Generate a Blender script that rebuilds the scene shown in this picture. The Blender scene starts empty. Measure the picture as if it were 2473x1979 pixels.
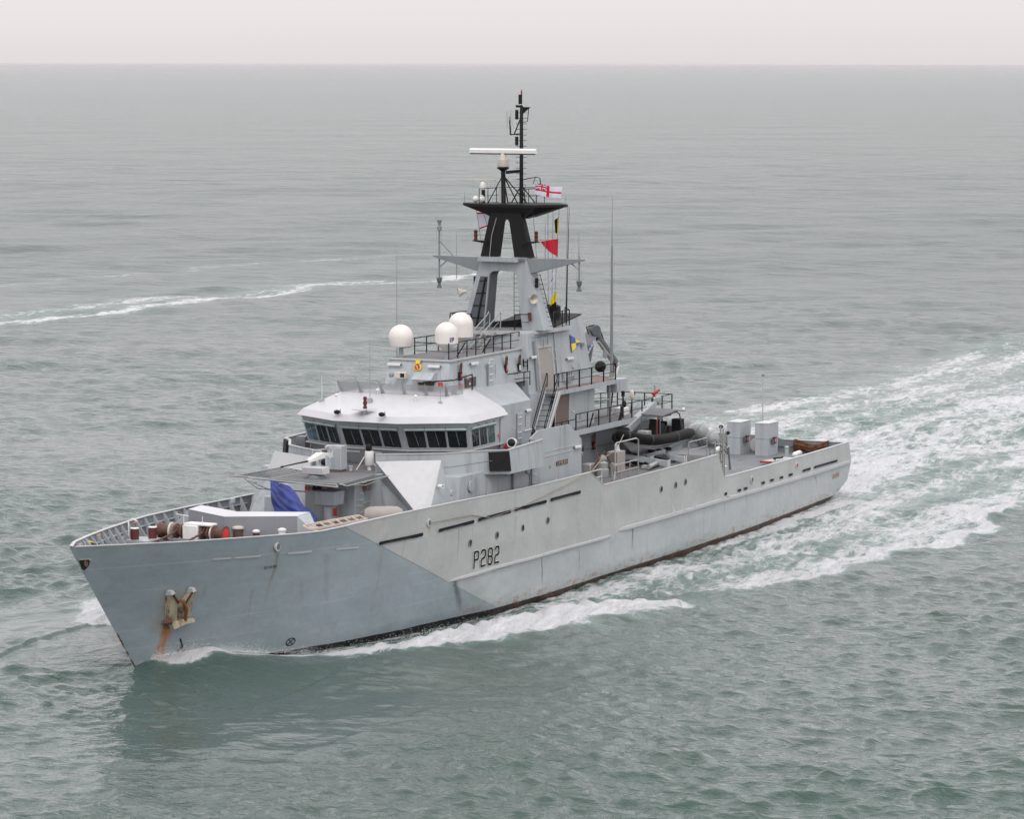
import bpy, math, random
import numpy as np
from mathutils import Vector, Matrix
random.seed(7)
scene = bpy.context.scene
# ------------------------------------------------------------------ camera
CAM = Vector((-122.17, -79.21, 26.17)); YAW = 1.1226; FPX = 8440.0; ROLL = .0014
PITCH = math.atan((989.5 - 155.31) / FPX)
dv = Vector((math.sin(YAW)*math.cos(PITCH), math.cos(YAW)*math.cos(PITCH), -math.sin(PITCH)))
rv = Vector((math.cos(YAW), -math.sin(YAW), 0)); uv = rv.cross(dv)
r2 = rv*math.cos(ROLL) + uv*math.sin(ROLL); u2 = -rv*math.sin(ROLL) + uv*math.cos(ROLL)
cd = bpy.data.cameras.new('camera'); cam = bpy.data.objects.new('camera', cd)
scene.collection.objects.link(cam)
cam.matrix_world = Matrix(((r2.x, u2.x, -dv.x, CAM.x), (r2.y, u2.y, -dv.y, CAM.y), (r2.z, u2.z, -dv.z, CAM.z), (0, 0, 0, 1)))
cd.sensor_width = 36; cd.lens = 36*FPX/2473; cd.clip_start = 1; cd.clip_end = 100000
scene.camera = cam
# ------------------------------------------------------------------ world: overcast sky
SUN_EL, SUN_AZ = math.radians(52), math.radians(215)
w = bpy.data.worlds.new('World'); scene.world = w; w.use_nodes = True
nt = w.node_tree; nt.nodes.clear()
def wn(t, **k):
    n = nt.nodes.new(t)
    for a, b in k.items(): setattr(n, a, b)
    return n
wo = wn('ShaderNodeOutputWorld'); bg = wn('ShaderNodeBackground')
sky = wn('ShaderNodeTexSky', sky_type='NISHITA', sun_disc=False, sun_elevation=SUN_EL, sun_rotation=math.pi/2-SUN_AZ)
skb = wn('ShaderNodeBackground'); skb.inputs[1].default_value = .05
nt.links.new(sky.outputs[0], skb.inputs[0])
tc = wn('ShaderNodeTexCoord'); sx = wn('ShaderNodeSeparateXYZ'); nt.links.new(tc.outputs['Generated'], sx.inputs[0])
cr = wn('ShaderNodeValToRGB'); nt.links.new(sx.outputs[2], cr.inputs[0])
els = cr.color_ramp.elements
els[0].position = 0; els[0].color = (.735, .685, .69, 1)
els[1].position = 1; els[1].color = (1.05, 1.05, 1.06, 1)
e = els.new(.012); e.color = (.785, .735, .745, 1)
e = els.new(.05); e.color = (.89, .845, .865, 1)
e = els.new(.22); e.color = (1.10, 1.09, 1.12, 1)
ns = wn('ShaderNodeTexNoise'); ns.inputs['Scale'].default_value = 1.3; ns.inputs['Detail'].default_value = 4
mp = wn('ShaderNodeMapping'); mp.inputs['Scale'].default_value = (1, 1, 3); nt.links.new(tc.outputs['Generated'], mp.inputs[0]); nt.links.new(mp.outputs[0], ns.inputs[0])
mr = wn('ShaderNodeMapRange'); mr.inputs[3].default_value = .93; mr.inputs[4].default_value = 1.07; nt.links.new(ns.outputs[0], mr.inputs[0])
mx = wn('ShaderNodeMix', data_type='RGBA', blend_type='MULTIPLY'); mx.inputs[0].default_value = 1
nt.links.new(cr.outputs[0], mx.inputs[6]); nt.links.new(mr.outputs[0], mx.inputs[7])
nt.links.new(mx.outputs[2], bg.inputs[0])
# cloud layer brighter toward the zenith
ms = wn('ShaderNodeMapRange'); ms.inputs[1].default_value = 0; ms.inputs[2].default_value = .9; ms.inputs[3].default_value = .95; ms.inputs[4].default_value = 1.30
nt.links.new(sx.outputs[2], ms.inputs[0]); nt.links.new(ms.outputs[0], bg.inputs[1])
ad = wn('ShaderNodeAddShader'); nt.links.new(bg.outputs[0], ad.inputs[0]); nt.links.new(skb.outputs[0], ad.inputs[1])
mxs = wn('ShaderNodeMixShader'); mxs.inputs[0].default_value = .04
nt.links.new(bg.outputs[0], mxs.inputs[1]); nt.links.new(ad.outputs[0], mxs.inputs[2]); nt.links.new(mxs.outputs[0], wo.inputs[0])
# ------------------------------------------------------------------ sun (veiled by cloud)
sl = bpy.data.lights.new('sun', 'SUN'); sl.energy = 1.0; sl.angle = math.radians(20); sl.color = (1, .97, .93)
so = bpy.data.objects.new('sun', sl); scene.collection.objects.link(so)
sd = Vector((math.cos(SUN_EL)*math.cos(SUN_AZ), math.cos(SUN_EL)*math.sin(SUN_AZ), math.sin(SUN_EL)))
so.rotation_euler = sd.to_track_quat('Z', 'Y').to_euler(); so.location = sd*200
vs = scene.view_settings; vs.view_transform = 'Standard'; vs.look = 'None'; vs.exposure = .11; vs.gamma = 1; vs.use_curve_mapping = False

# ------------------------------------------------------------------ materials
def N(m, t, **k):
    n = m.node_tree.nodes.new(t)
    for a, b in k.items(): setattr(n, a, b)
    return n
def LK(m, a, b): m.node_tree.links.new(a, b)
def newmat(name):
    m = bpy.data.materials.new(name); m.use_nodes = True
    return m, m.node_tree.nodes['Principled BSDF']
def paint(name, col, rough=.5, var=.10, streak=.12, scale=.6, rust=0., metal=0., spec=.5):
    """painted steel: cloudy tone variation, vertical run-off streaks, optional rust specks"""
    m, b = newmat(name)
    tc = N(m, 'ShaderNodeTexCoord')
    n1 = N(m, 'ShaderNodeTexNoise'); n1.inputs['Scale'].default_value = scale; n1.inputs['Detail'].default_value = 6
    LK(m, tc.outputs['Object'], n1.inputs[0])
    mp = N(m, 'ShaderNodeMapping'); mp.inputs['Scale'].default_value = (3.2, 3.2, .22); LK(m, tc.outputs['Object'], mp.inputs[0])
    n2 = N(m, 'ShaderNodeTexNoise'); n2.inputs['Scale'].default_value = 1.0; n2.inputs['Detail'].default_value = 5; LK(m, mp.outputs[0], n2.inputs[0])
    a = N(m, 'ShaderNodeMapRange'); a.inputs[1].default_value = .3; a.inputs[2].default_value = .7; a.inputs[3].default_value = 1-var; a.inputs[4].default_value = 1+var*.6; LK(m, n1.outputs[0], a.inputs[0])
    c = N(m, 'ShaderNodeMapRange'); c.inputs[1].default_value = .52; c.inputs[2].default_value = .8; c.inputs[3].default_value = 1; c.inputs[4].default_value = 1-streak*1.6; LK(m, n2.outputs[0], c.inputs[0])
    mu = N(m, 'ShaderNodeMath', operation='MULTIPLY'); LK(m, a.outputs[0], mu.inputs[0]); LK(m, c.outputs[0], mu.inputs[1])
    mc = N(m, 'ShaderNodeMix', data_type='RGBA', blend_type='MULTIPLY'); mc.inputs[0].default_value = 1
    mc.inputs[6].default_value = (*col, 1); LK(m, mu.outputs[0], mc.inputs[7])
    out = mc.outputs[2]
    if rust:
        n3 = N(m, 'ShaderNodeTexNoise'); n3.inputs['Scale'].default_value = 1.7; n3.inputs['Detail'].default_value = 8; n3.inputs['Roughness'].default_value = .7
        mp3 = N(m, 'ShaderNodeMapping'); mp3.inputs['Scale'].default_value = (1.5, 1.5, .6); LK(m, tc.outputs['Object'], mp3.inputs[0]); LK(m, mp3.outputs[0], n3.inputs[0])
        r = N(m, 'ShaderNodeMapRange'); r.inputs[1].default_value = .72-rust*.2; r.inputs[2].default_value = .80-rust*.2; LK(m, n3.outputs[0], r.inputs[0])
        mr = N(m, 'ShaderNodeMix', data_type='RGBA'); LK(m, r.outputs[0], mr.inputs[0]); LK(m, out, mr.inputs[6]); mr.inputs[7].default_value = (.16, .075, .035, 1)
        out = mr.outputs[2]
    LK(m, out, b.inputs['Base Color']); b.inputs['Roughness'].default_value = rough; b.inputs['Metallic'].default_value = metal; b.inputs['Specular IOR Level'].default_value = spec
    bp = N(m, 'ShaderNodeBump'); bp.inputs['Strength'].default_value = .12; bp.inputs['Distance'].default_value = .05; LK(m, n1.outputs[0], bp.inputs['Height']); LK(m, bp.outputs[0], b.inputs['Normal'])
    return m
def plain(name, col, rough=.5, metal=0., var=.06, spec=.5):
    return paint(name, col, rough, var, .03, 2.5, 0., metal, spec)
GREY = paint('light_grey_paint', (.375, .40, .425), .45, .09, .16)
GREYR = paint('light_grey_paint_rusty', (.375, .40, .42), .5, .10, .22, rust=.12)
WHITEP = paint('pale_roof_paint', (.52, .51, .53), .4, .06, .05)
PANEL = paint('pale_panel_paint', (.46, .455, .465), .45, .05, .08)
MID = paint('mid_grey_paint', (.21, .23, .245), .45, .08, .1)
DARK = paint('dark_grey_paint', (.10, .11, .12), .5, .1, .1)
DECK = paint('deck_paint', (.135, .13, .135), .75, .16, .0, .5, rust=.06)
DECKG = paint('aft_deck_paint', (.15, .155, .165), .6, .18, .0, .7)
BLACK = plain('black_paint', (.010, .010, .011), .6, spec=.18)
BLACKM = paint('black_mast_paint', (.010, .0095, .0105), .6, .2, .1, spec=.2)
RED = plain('red_paint', (.33, .02, .015), .5)
DRED = plain('maroon_paint', (.10, .018, .018), .5)
ORANGE = plain('orange_plastic', (.75, .09, .02), .4)
WHITE = plain('white_plastic', (.72, .70, .68), .35)
DOME = paint('radome_white', (.74, .68, .65), .45, .05, .06, .9)
CREAM = plain('cream_paint', (.55, .50, .43), .5)
YELLOW = plain('yellow_paint', (.80, .58, .02), .5)
BLUE = plain('blue_paint', (.03, .09, .33), .5)
RUSTY = paint('rusted_steel', (.115, .055, .04), .8, .35, .2, 2.5, rust=.3)
RUBBER = plain('black_rubber', (.006, .006, .007), .55, var=.3, spec=.12)
ALU = plain('galvanised_steel', (.36, .36, .35), .4, .35)
BROWN = plain('brown_door_paint', (.15, .11, .095), .6)
BEIGE = plain('beige_door_paint', (.33, .295, .27), .6)
ROPE = plain('rope', (.30, .25, .19), .9)
NET = paint('rust_brown_net', (.10, .036, .015), .95, .5, 0, 5.)
WOOD = plain('varnished_wood', (.58, .46, .38), .6)
RAFT = plain('raft_grey_plastic', (.26, .265, .27), .4)
def glass(name, col):
    m, b = newmat(name); b.inputs['Base Color'].default_value = (*col, 1); b.inputs['Roughness'].default_value = .04; b.inputs['IOR'].default_value = 1.5
    tc = N(m, 'ShaderNodeTexCoord'); n1 = N(m, 'ShaderNodeTexNoise'); n1.inputs['Scale'].default_value = 1.3; LK(m, tc.outputs['Object'], n1.inputs[0])
    cr = N(m, 'ShaderNodeValToRGB'); LK(m, n1.outputs[0], cr.inputs[0]); cr.color_ramp.elements[0].position = .45; cr.color_ramp.elements[1].position = .7
    cr.color_ramp.elements[0].color = (*col, 1); cr.color_ramp.elements[1].color = (col[0]*2.2, col[1]*2.2, col[2]*3, 1); LK(m, cr.outputs[0], b.inputs['Base Color'])
    return m
GLASS = glass('bridge_glass', (.007, .011, .012)); GLASSG = glass('green_glass', (.05, .09, .09))
TINT = plain('pale_green_blind', (.30, .37, .35), .3)
def translucent(name, col, alpha):
    m, b = newmat(name); b.inputs['Base Color'].default_value = (*col, 1); b.inputs['Roughness'].default_value = .15; b.inputs['Alpha'].default_value = alpha
    tc = N(m, 'ShaderNodeTexCoord'); n1 = N(m, 'ShaderNodeTexNoise'); n1.inputs['Scale'].default_value = 3; LK(m, tc.outputs['Object'], n1.inputs[0])
    mr = N(m, 'ShaderNodeMapRange'); mr.inputs[3].default_value = alpha*.85; mr.inputs[4].default_value = alpha*1.15; LK(m, n1.outputs[0], mr.inputs[0]); LK(m, mr.outputs[0], b.inputs['Alpha'])
    return m
SCREEN = translucent('wind_screen_plastic', (.30, .30, .31), .62)
def tarp_mat():
    m, b = newmat('blue_tarpaulin'); b.inputs['Roughness'].default_value = .55
    tc = N(m, 'ShaderNodeTexCoord'); n1 = N(m, 'ShaderNodeTexNoise'); n1.inputs['Scale'].default_value = 1.6; n1.inputs['Detail'].default_value = 3
    mp = N(m, 'ShaderNodeMapping'); mp.inputs['Rotation'].default_value = (.6, .9, .2); mp.inputs['Scale'].default_value = (3, .7, .7); LK(m, tc.outputs['Object'], mp.inputs[0]); LK(m, mp.outputs[0], n1.inputs[0])
    cr = N(m, 'ShaderNodeValToRGB'); cr.color_ramp.elements[0].position = .35; cr.color_ramp.elements[0].color = (.007, .013, .07, 1); cr.color_ramp.elements[1].position = .65; cr.color_ramp.elements[1].color = (.024, .046, .28, 1)
    LK(m, n1.outputs[0], cr.inputs[0]); LK(m, cr.outputs[0], b.inputs['Base Color'])
    bp = N(m, 'ShaderNodeBump'); bp.inputs['Strength'].default_value = .9; bp.inputs['Distance'].default_value = .10; LK(m, n1.outputs[0], bp.inputs['Height']); LK(m, bp.outputs[0], b.inputs['Normal'])
    return m
TARP = tarp_mat()

# ------------------------------------------------------------------ mesh helpers
class MB:
    def __init__(s): s.v = []; s.f = []; s.sm = []; s.mi = []
    def add(s, vs, fs, smooth=False, mi=0):
        o = len(s.v); s.v += [tuple(map(float, p)) for p in vs]
        for f in fs: s.f.append([i+o for i in f]); s.sm.append(smooth); s.mi.append(mi)
        return s
    def hexa(s, p, mi=0):      # 4 bottom, 4 top
        return s.add(p, [(3, 2, 1, 0), (4, 5, 6, 7), (0, 1, 5, 4), (1, 2, 6, 5), (2, 3, 7, 6), (3, 0, 4, 7)], mi=mi)
    def box(s, x0, x1, y0, y1, z0, z1, mi=0):
        return s.hexa([(x0, y0, z0), (x1, y0, z0), (x1, y1, z0), (x0, y1, z0), (x0, y0, z1), (x1, y0, z1), (x1, y1, z1), (x0, y1, z1)], mi)
    def loft(s, rings, closed=True, caps=True, smooth=False):
        n = len(rings[0]); vs = [p for r in rings for p in r]; fs = []
        for k in range(len(rings)-1):
            for i in range(n if closed else n-1):
                j = (i+1) % n; fs.append((k*n+i, k*n+j, (k+1)*n+j, (k+1)*n+i))
        s.add(vs, fs, smooth)
        if caps:
            s.add(rings[0], [tuple(range(n))[::-1]]); s.add(rings[-1], [tuple(range(n))])
        return s
    def prism(s, poly, z0, z1):
        f = lambda z, p: z(p) if callable(z) else z
        return s.loft([[(x, y, f(z0, (x, y))) for x, y in poly], [(x, y, f(z1, (x, y))) for x, y in poly]])
    def plate(s, pts, t, nrm):   # polygon thickened along nrm
        nrm = Vector(nrm).normalized()*t
        return s.loft([[tuple(Vector(p)) for p in pts], [tuple(Vector(p)+nrm) for p in pts]])
    def tube(s, pts, r, n=8, caps=True, smooth=True):
        pts = [Vector(p) for p in pts]; rs = r if isinstance(r, (list, tuple)) else [r]*len(pts); rings = []
        up = None
        for i, p in enumerate(pts):
            t = (pts[min(i+1, len(pts)-1)]-pts[max(i-1, 0)])
            t = t.normalized() if t.length > 1e-9 else Vector((0, 0, 1))
            if up is None: up = Vector((0, 0, 1)) if abs(t.z) < .9 else Vector((1, 0, 0))
            a = t.cross(up).normalized(); b = a.cross(t).normalized(); up = b
            rings.append([tuple(p+(a*math.cos(q)+b*math.sin(q))*rs[i]) for q in [2*math.pi*k/n for k in range(n)]])
        return s.loft(rings, True, caps, smooth)
    def bar(s, p, q, w, h=None):   # rectangular bar
        p, q = Vector(p), Vector(q); h = h or w; t = (q-p).normalized(); up = Vector((0, 0, 1)) if abs(t.z) < .95 else Vector((1, 0, 0))
        a = t.cross(up).normalized()*w/2; b = a.cross(t).normalized()*h/2
        R = [[tuple(c+a+b), tuple(c-a+b), tuple(c-a-b), tuple(c+a-b)] for c in (p, q)]
        return s.loft(R)
    def lathe(s, prof, c, ax=(0, 0, 1), n=20, smooth=True):
        ax = Vector(ax).normalized(); up = Vector((1, 0, 0)) if abs(ax.x) < .9 else Vector((0, 1, 0))
        a = ax.cross(up).normalized(); b = a.cross(ax); c = Vector(c)
        rings = [[tuple(c+ax*h+(a*math.cos(q)+b*math.sin(q))*max(r, 1e-4)) for q in [2*math.pi*k/n for k in range(n)]] for r, h in prof]
        return s.loft(rings, True, True, smooth)
    def ellip(s, c, r, nu=14, nv=8):
        prof = [(math.sin(math.pi*k/nv), -math.cos(math.pi*k/nv)) for k in range(nv+1)]
        rings = [[(c[0]+r[0]*a*math.cos(2*math.pi*i/nu), c[1]+r[1]*a*math.sin(2*math.pi*i/nu), c[2]+r[2]*h) for i in range(nu)] for a, h in prof]
        return s.loft(rings, True, True, True)
    def ribbon(s, pts, wid, fn, closed=False):
        """flat stroke: pts are 2-D, fn maps (a,b)->3-D on the surface"""
        for i in range(len(pts)-1):
            (a, b), (c, d) = pts[i], pts[i+1]; L = math.hypot(c-a, d-b)
            if L < 1e-9: continue
            nx, ny = -(d-b)/L*wid/2, (c-a)/L*wid/2; ex, ey = (c-a)/L*wid/2*.55, (d-b)/L*wid/2*.55
            m = max(1, int(L/.6)); P = []
            for k in range(m+1):
                t = k/m; x = (a-ex)+(c+ex-a+ex)*t; y = (b-ey)+(d+ey-b+ey)*t
                P.append((x+nx, y+ny)); P.append((x-nx, y-ny))
            s.add([fn(*p) for p in P], [(2*k, 2*k+1, 2*k+3, 2*k+2) for k in range(m)])
        return s
COL = scene.collection
def build(name, mb, mat, parent=None, origin=None, label=None, cat=None, group=None, kind=None, bevel=0, edge=30):
    """link ONE mesh object; under a parent its vertices are stored relative to the thing's base"""
    if parent is not None and parent.parent is not None and parent.parent.parent is not None: parent = parent.parent
    root = parent
    while root is not None and root.parent is not None: root = root.parent
    o0 = Vector(root.location) if root is not None else (Vector(origin) if origin is not None else None)
    if o0 is None:
        a = np.array(mb.v); o0 = Vector(((a[:, 0].min()+a[:, 0].max())/2, (a[:, 1].min()+a[:, 1].max())/2, a[:, 2].min()))
    me = bpy.data.meshes.new(name); me.from_pydata([tuple(Vector(p)-o0) for p in mb.v], [], mb.f)
    me.polygons.foreach_set('use_smooth', mb.sm)
    for m_ in (mat if isinstance(mat, (list, tuple)) else [mat]): me.materials.append(m_)
    me.polygons.foreach_set('material_index', mb.mi)
    me.update(); me.set_sharp_from_angle(angle=math.radians(42))
    o = bpy.data.objects.new(name, me); COL.objects.link(o)
    if parent is not None: o.parent = parent
    else: o.location = o0
    if bevel:
        b = o.modifiers.new('bevel', 'BEVEL'); b.width = bevel; b.segments = 2; b.limit_method = 'ANGLE'; b.angle_limit = math.radians(edge)
    if label: o['label'] = label
    if cat: o['category'] = cat
    if group: o['group'] = group
    if kind: o['kind'] = kind
    return o
def thing(name, label, cat, loc, group=None):
    o = bpy.data.objects.new(name, None); o.location = loc; COL.objects.link(o); o.empty_display_size = .3
    o['label'] = label; o['category'] = cat
    if group: o['group'] = group
    return o
def dup(root, loc, label=None):
    """copy a thing with its parts and their sub-parts"""
    def rec(o, par):
        c = o.copy(); COL.objects.link(c); c.parent = par
        for ch in list(o.children): rec(ch, c)
        return c
    c = rec(root, None); c.location = loc
    if label: c['label'] = label
    return c
def interp(x, ks): return float(np.interp(x, [k[0] for k in ks], [k[1] for k in ks]))

# ------------------------------------------------------------------ hull form
DK = [(0, 0), (2, 1.15), (5, 2.42), (8, 3.5), (11, 4.45), (14, 5.25), (18, 5.95), (24, 6.5), (30, 6.76), (34, 6.8), (50, 6.8), (54, 6.7), (60, 6.5), (70, 6.0), (79.1, 5.4)]
WK = [(0, 0), (2.8, 1.1), (5.3, 2.2), (7.8, 3.2), (10.8, 4.3), (14.8, 5.3), (22, 6.45), (27, 6.68), (45, 6.72), (55, 6.5), (65, 5.95), (73.9, 5.3)]
STB = [(0, 6.08), (2, 5.99), (5, 5.82), (8, 5.68), (11, 5.55), (14, 5.44), (18, 5.28), (24, 5.07), (30, 4.95), (55, 4.95), (56.5, 3.42), (79.1, 3.08)]
PRT = [(0, 6.08), (2, 5.99), (5, 5.82), (8, 5.68), (11, 5.54), (12.9, 5.47), (15.5, 5.6), (18.5, 5.7), (24, 5.72), (30, 5.63), (37.6, 5.62), (39.25, 4.8), (54.9, 4.8), (54.93, 4.62), (54.2, 4.5), (55.9, 3.43), (79.1, 3.08)]
PRT = [p for p in PRT if p[0] != 54.2]
PRT[-3] = (54.93, 4.72)
ZB = [(0, -1.6), (66, -1.6), (72, -.65), (74.7, -.13), (77.4, .31), (79.1, .78)]
def stemx(z): return 5.2*(1-z/6.08) if z > 0 else 5.2-z*.1
def hb(x, z, side=-1):
    zt = interp(x, PRT if side < 0 else STB); xi = max(0., x-stemx(z)); t = max(0., min(1., z/max(zt, .1)))
    g = t**1.25; d = interp(xi if x < 30 else x-(x > 30)*0, DK); wv = interp(min(73.9, xi if x < 60 else x-5.2), WK)
    return (wv*(1-g)+d*g)*(1+min(0, z)*.12)
def hs(x, z, off=.012, side=-1): return (x, side*(hb(x, z, side)+off), z)
def deckz(x): return interp(x, [(0, 5.3), (5, 5.08), (11, 4.82), (18, 4.6), (25, 4.35), (38.2, 4.3)])
def transx(z): return 79.1+.55*max(0, 1-abs(z-1.9)/1.15)

ship = thing('warship', 'long pale grey naval patrol ship with a dark grey bow and black topped mast', 'warship', (39, 0, 0))
def sp(name, mb, mat, parent=ship, **k): return build(name, mb, mat, parent, **k)

def hull_material():
    m, b = newmat('hull_paint')
    tc = N(m, 'ShaderNodeTexCoord'); P = tc.outputs['Object']; s = N(m, 'ShaderNodeSeparateXYZ'); LK(m, P, s.inputs[0])
    def math_(op, a, b_=None, c=None):
        n = N(m, 'ShaderNodeMath', operation=op)
        for i, v in enumerate((a, b_, c)):
            if v is None: continue
            if isinstance(v, (int, float)): n.inputs[i].default_value = v
            else: LK(m, v, n.inputs[i])
        return n.outputs[0]
    def noise(scale, vec=None, det=6, rough=.55):
        n = N(m, 'ShaderNodeTexNoise'); n.inputs['Scale'].default_value = scale; n.inputs['Detail'].default_value = det; n.inputs['Roughness'].default_value = rough
        LK(m, vec or P, n.inputs[0]); return n.outputs[0]
    def mapping(sc):
        n = N(m, 'ShaderNodeMapping'); n.inputs['Scale'].default_value = sc; LK(m, P, n.inputs[0]); return n.outputs[0]
    def rng(v, a, b_, c=0., d=1.):
        n = N(m, 'ShaderNodeMapRange'); n.inputs[1].default_value = a; n.inputs[2].default_value = b_; n.inputs[3].default_value = c; n.inputs[4].default_value = d; LK(m, v, n.inputs[0]); return n.outputs[0]
    def mix(f, a, b_, bt='MIX'):
        n = N(m, 'ShaderNodeMix', data_type='RGBA', blend_type=bt)
        for i, v in ((0, f), (6, a), (7, b_)):
            if isinstance(v, (int, float)): n.inputs[i].default_value = v
            elif isinstance(v, tuple): n.inputs[i].default_value = (*v, 1)
            else: LK(m, v, n.inputs[i])
        return n.outputs[2]
    X = math_('ADD', s.outputs[0], 39.); Z = s.outputs[2]
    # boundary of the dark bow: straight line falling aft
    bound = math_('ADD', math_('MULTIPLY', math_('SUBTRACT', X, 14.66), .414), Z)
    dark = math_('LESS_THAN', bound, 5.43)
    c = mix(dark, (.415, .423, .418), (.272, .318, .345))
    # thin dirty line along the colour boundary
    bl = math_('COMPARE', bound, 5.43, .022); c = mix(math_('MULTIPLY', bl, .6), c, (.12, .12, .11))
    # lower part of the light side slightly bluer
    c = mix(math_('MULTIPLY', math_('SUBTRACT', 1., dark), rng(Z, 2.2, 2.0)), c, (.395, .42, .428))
    cloud = rng(noise(.35), .3, .7, .90, 1.06); c = mix(1., c, cloud, 'MULTIPLY')
    fine = rng(noise(3.), .3, .7, .97, 1.03); c = mix(1., c, fine, 'MULTIPLY')
    pv = N(m, 'ShaderNodeCombineXYZ'); LK(m, math_('FLOOR', math_('DIVIDE', X, 2.9)), pv.inputs[0]); LK(m, math_('FLOOR', math_('DIVIDE', math_('ADD', Z, math_('MULTIPLY', X, .02)), 1.25)), pv.inputs[1])
    wnz = N(m, 'ShaderNodeTexWhiteNoise'); wnz.noise_dimensions = '2D'; LK(m, pv.outputs[0], wnz.inputs[0]); c = mix(1., c, rng(wnz.outputs[0], 0, 1, .965, 1.03), 'MULTIPLY')
    # plate seams
    for k, (z0, sl, hw) in enumerate([(5.04, -.028, .016), (4.07, -.066, .012), (1.94, .011, .014), (1.1, .006, .012)]):
        ln = math_('COMPARE', Z, math_('ADD', math_('MULTIPLY', X, sl), z0), hw)
        br = rng(noise(.25, mapping((1, 1, 3))), .42, .55)
        c = mix(math_('MULTIPLY', math_('MULTIPLY', math_('MULTIPLY', ln, br), .30), math_('LESS_THAN', X, 24.)), c, (.52, .55, .56))
    for xs in (22.4, 31.4, 36.4, 40.2, 47.6, 51.2, 58.6):
        ln = math_('COMPARE', X, xs, .012); c = mix(math_('MULTIPLY', math_('MULTIPLY', ln, .30), math_('GREATER_THAN', Z, .2)), c, (.22, .22, .21))
    # vertical grime runs
    st = rng(noise(1., mapping((1.6, 1.6, .10)), 6, .65), .60, .74); c = mix(math_('MULTIPLY', st, .34), c, (.17, .165, .15))
    c = mix(math_('MULTIPLY', rng(noise(.9, mapping((.8, .8, .5)), 8, .7), .60, .72), .22), c, (.33, .32, .25))
    st2 = math_('MULTIPLY', rng(noise(1., mapping((5.5, 5.5, .35)), 5, .6), .62, .72), rng(noise(.4), .45, .6)); c = mix(math_('MULTIPLY', st2, .35), c, (.26, .22, .15))
    # distinct long runs: (x, z top, z bottom, half width, slant, colour, strength)
    for xs, zt, zb_, hw, sl, colr, f in [(23.6, 1.9, .1, .34, .55, (.05, .05, .045), .72), (32.0, 2.0, .3, .09, .1, (.05, .05, .045), .75), (36.4, 1.95, .5, .08, .1, (.08, .08, .07), .5), (43.0, 2.1, .9, .16, .1, (.06, .06, .05), .65),
                                        (56.0, 2.0, 1.1, .08, .1, (.1, .1, .08), .5), (72.0, 1.8, 1.2, .14, 1.2, (.09, .06, .03), .75), (72.4, 1.8, .6, .12, .2, (.34, .27, .12), .5), (10.65, 4.95, 2.3, .14, .02, (.17, .165, .09), .55), (9.8, 3.2, 1.4, .10, .2, (.17, .17, .11), .35), (23.6, 4.4, 2.6, .07, .0, (.13, .13, .12), .5), (29.2, 4.4, 2.7, .05, 0., (.16, .15, .14), .4), (13.6, 4.4, 1.2, .25, .3, (.17, .175, .16), .3),
                                        (21.0, 4.95, 4.3, .12, .1, (.42, .27, .10), .6), (16.9, 5.2, 4.9, .08, .1, (.38, .25, .12), .5), (62.2, 2.30, 2.05, .35, .1, (.36, .19, .06), .7), (39.9, 4.75, 4.45, .7, 0., (.42, .36, .26), .5), (42.4, 4.75, 2.4, .05, 0., (.36, .28, .17), .4), (45.1, 4.75, 4.3, .10, 0., (.36, .28, .17), .5), (50.1, 4.75, 4.2, .08, 0., (.40, .28, .17), .6), (50.4, 4.4, 2.4, .05, 0., (.30, .27, .2), .35)]:
        cx = math_('SUBTRACT', X, math_('ADD', math_('MULTIPLY', math_('SUBTRACT', zt, Z), sl), xs))
        wv = math_('ABSOLUTE', math_('ADD', cx, math_('MULTIPLY', math_('SUBTRACT', noise(1.8), .5), .25)))
        a = rng(wv, hw, hw*.2)
        hgt = math_('MULTIPLY', rng(Z, zb_, zb_+(zt-zb_)*.6), math_('LESS_THAN', Z, zt))
        brk = rng(noise(4., mapping((1, 1, .4))), .35, .6, .6, 1.15)
        c = mix(math_('MULTIPLY', math_('MULTIPLY', math_('MULTIPLY', a, hgt), brk), f), c, colr)
    # rust below the anchor
    cx = math_('ABSOLUTE', math_('ADD', math_('SUBTRACT', X, math_('ADD', 5.98, math_('MULTIPLY', math_('SUBTRACT', 2.1, Z), .12))), math_('MULTIPLY', math_('SUBTRACT', noise(2.5), .5), .5)))
    an = math_('MULTIPLY', math_('MULTIPLY', rng(cx, .36, .04), math_('LESS_THAN', Z, 2.15)), rng(Z, .1, 1.6, .5, 1.))
    c = mix(math_('MULTIPLY', an, rng(noise(3., mapping((2, 2, .5))), .25, .45)), c, (.36, .13, .02))
    halo = math_('MULTIPLY', math_('MULTIPLY', rng(math_('ABSOLUTE', math_('SUBTRACT', X, 6.0)), 1.05, .7), rng(math_('ABSOLUTE', math_('SUBTRACT', Z, 2.7)), 1.1, .7)), .45)
    c = mix(math_('MULTIPLY', halo, rng(noise(1.8), .40, .60)), c, (.27, .23, .15))
    # rust on the stem foot
    sf = math_('MULTIPLY', math_('MULTIPLY', math_('LESS_THAN', math_('SUBTRACT', X, math_('MULTIPLY', math_('SUBTRACT', 6.08, Z), .855)), .09), math_('LESS_THAN', Z, 1.9)), rng(noise(2.3), .42, .5))
    c = mix(sf, c, (.10, .045, .025))
    # chipped rust flecks near the boot-top
    bt = math_('MULTIPLY', rng(Z, .75, .12), rng(noise(2.6, mapping((.7, .7, 1.6)), 8, .7), .53, .58)); c = mix(math_('MULTIPLY', math_('MULTIPLY', bt, .8), math_('GREATER_THAN', X, 24.)), c, (.26, .13, .05))
    # boot-topping
    edge = math_('ADD', math_('ADD', Z, math_('MULTIPLY', math_('SUBTRACT', noise(1.5), .5), .05)), 0.)
    lim = interp_node = rng(X, 8., 22., -.05, .13)
    boot = math_('LESS_THAN', edge, lim)
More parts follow.
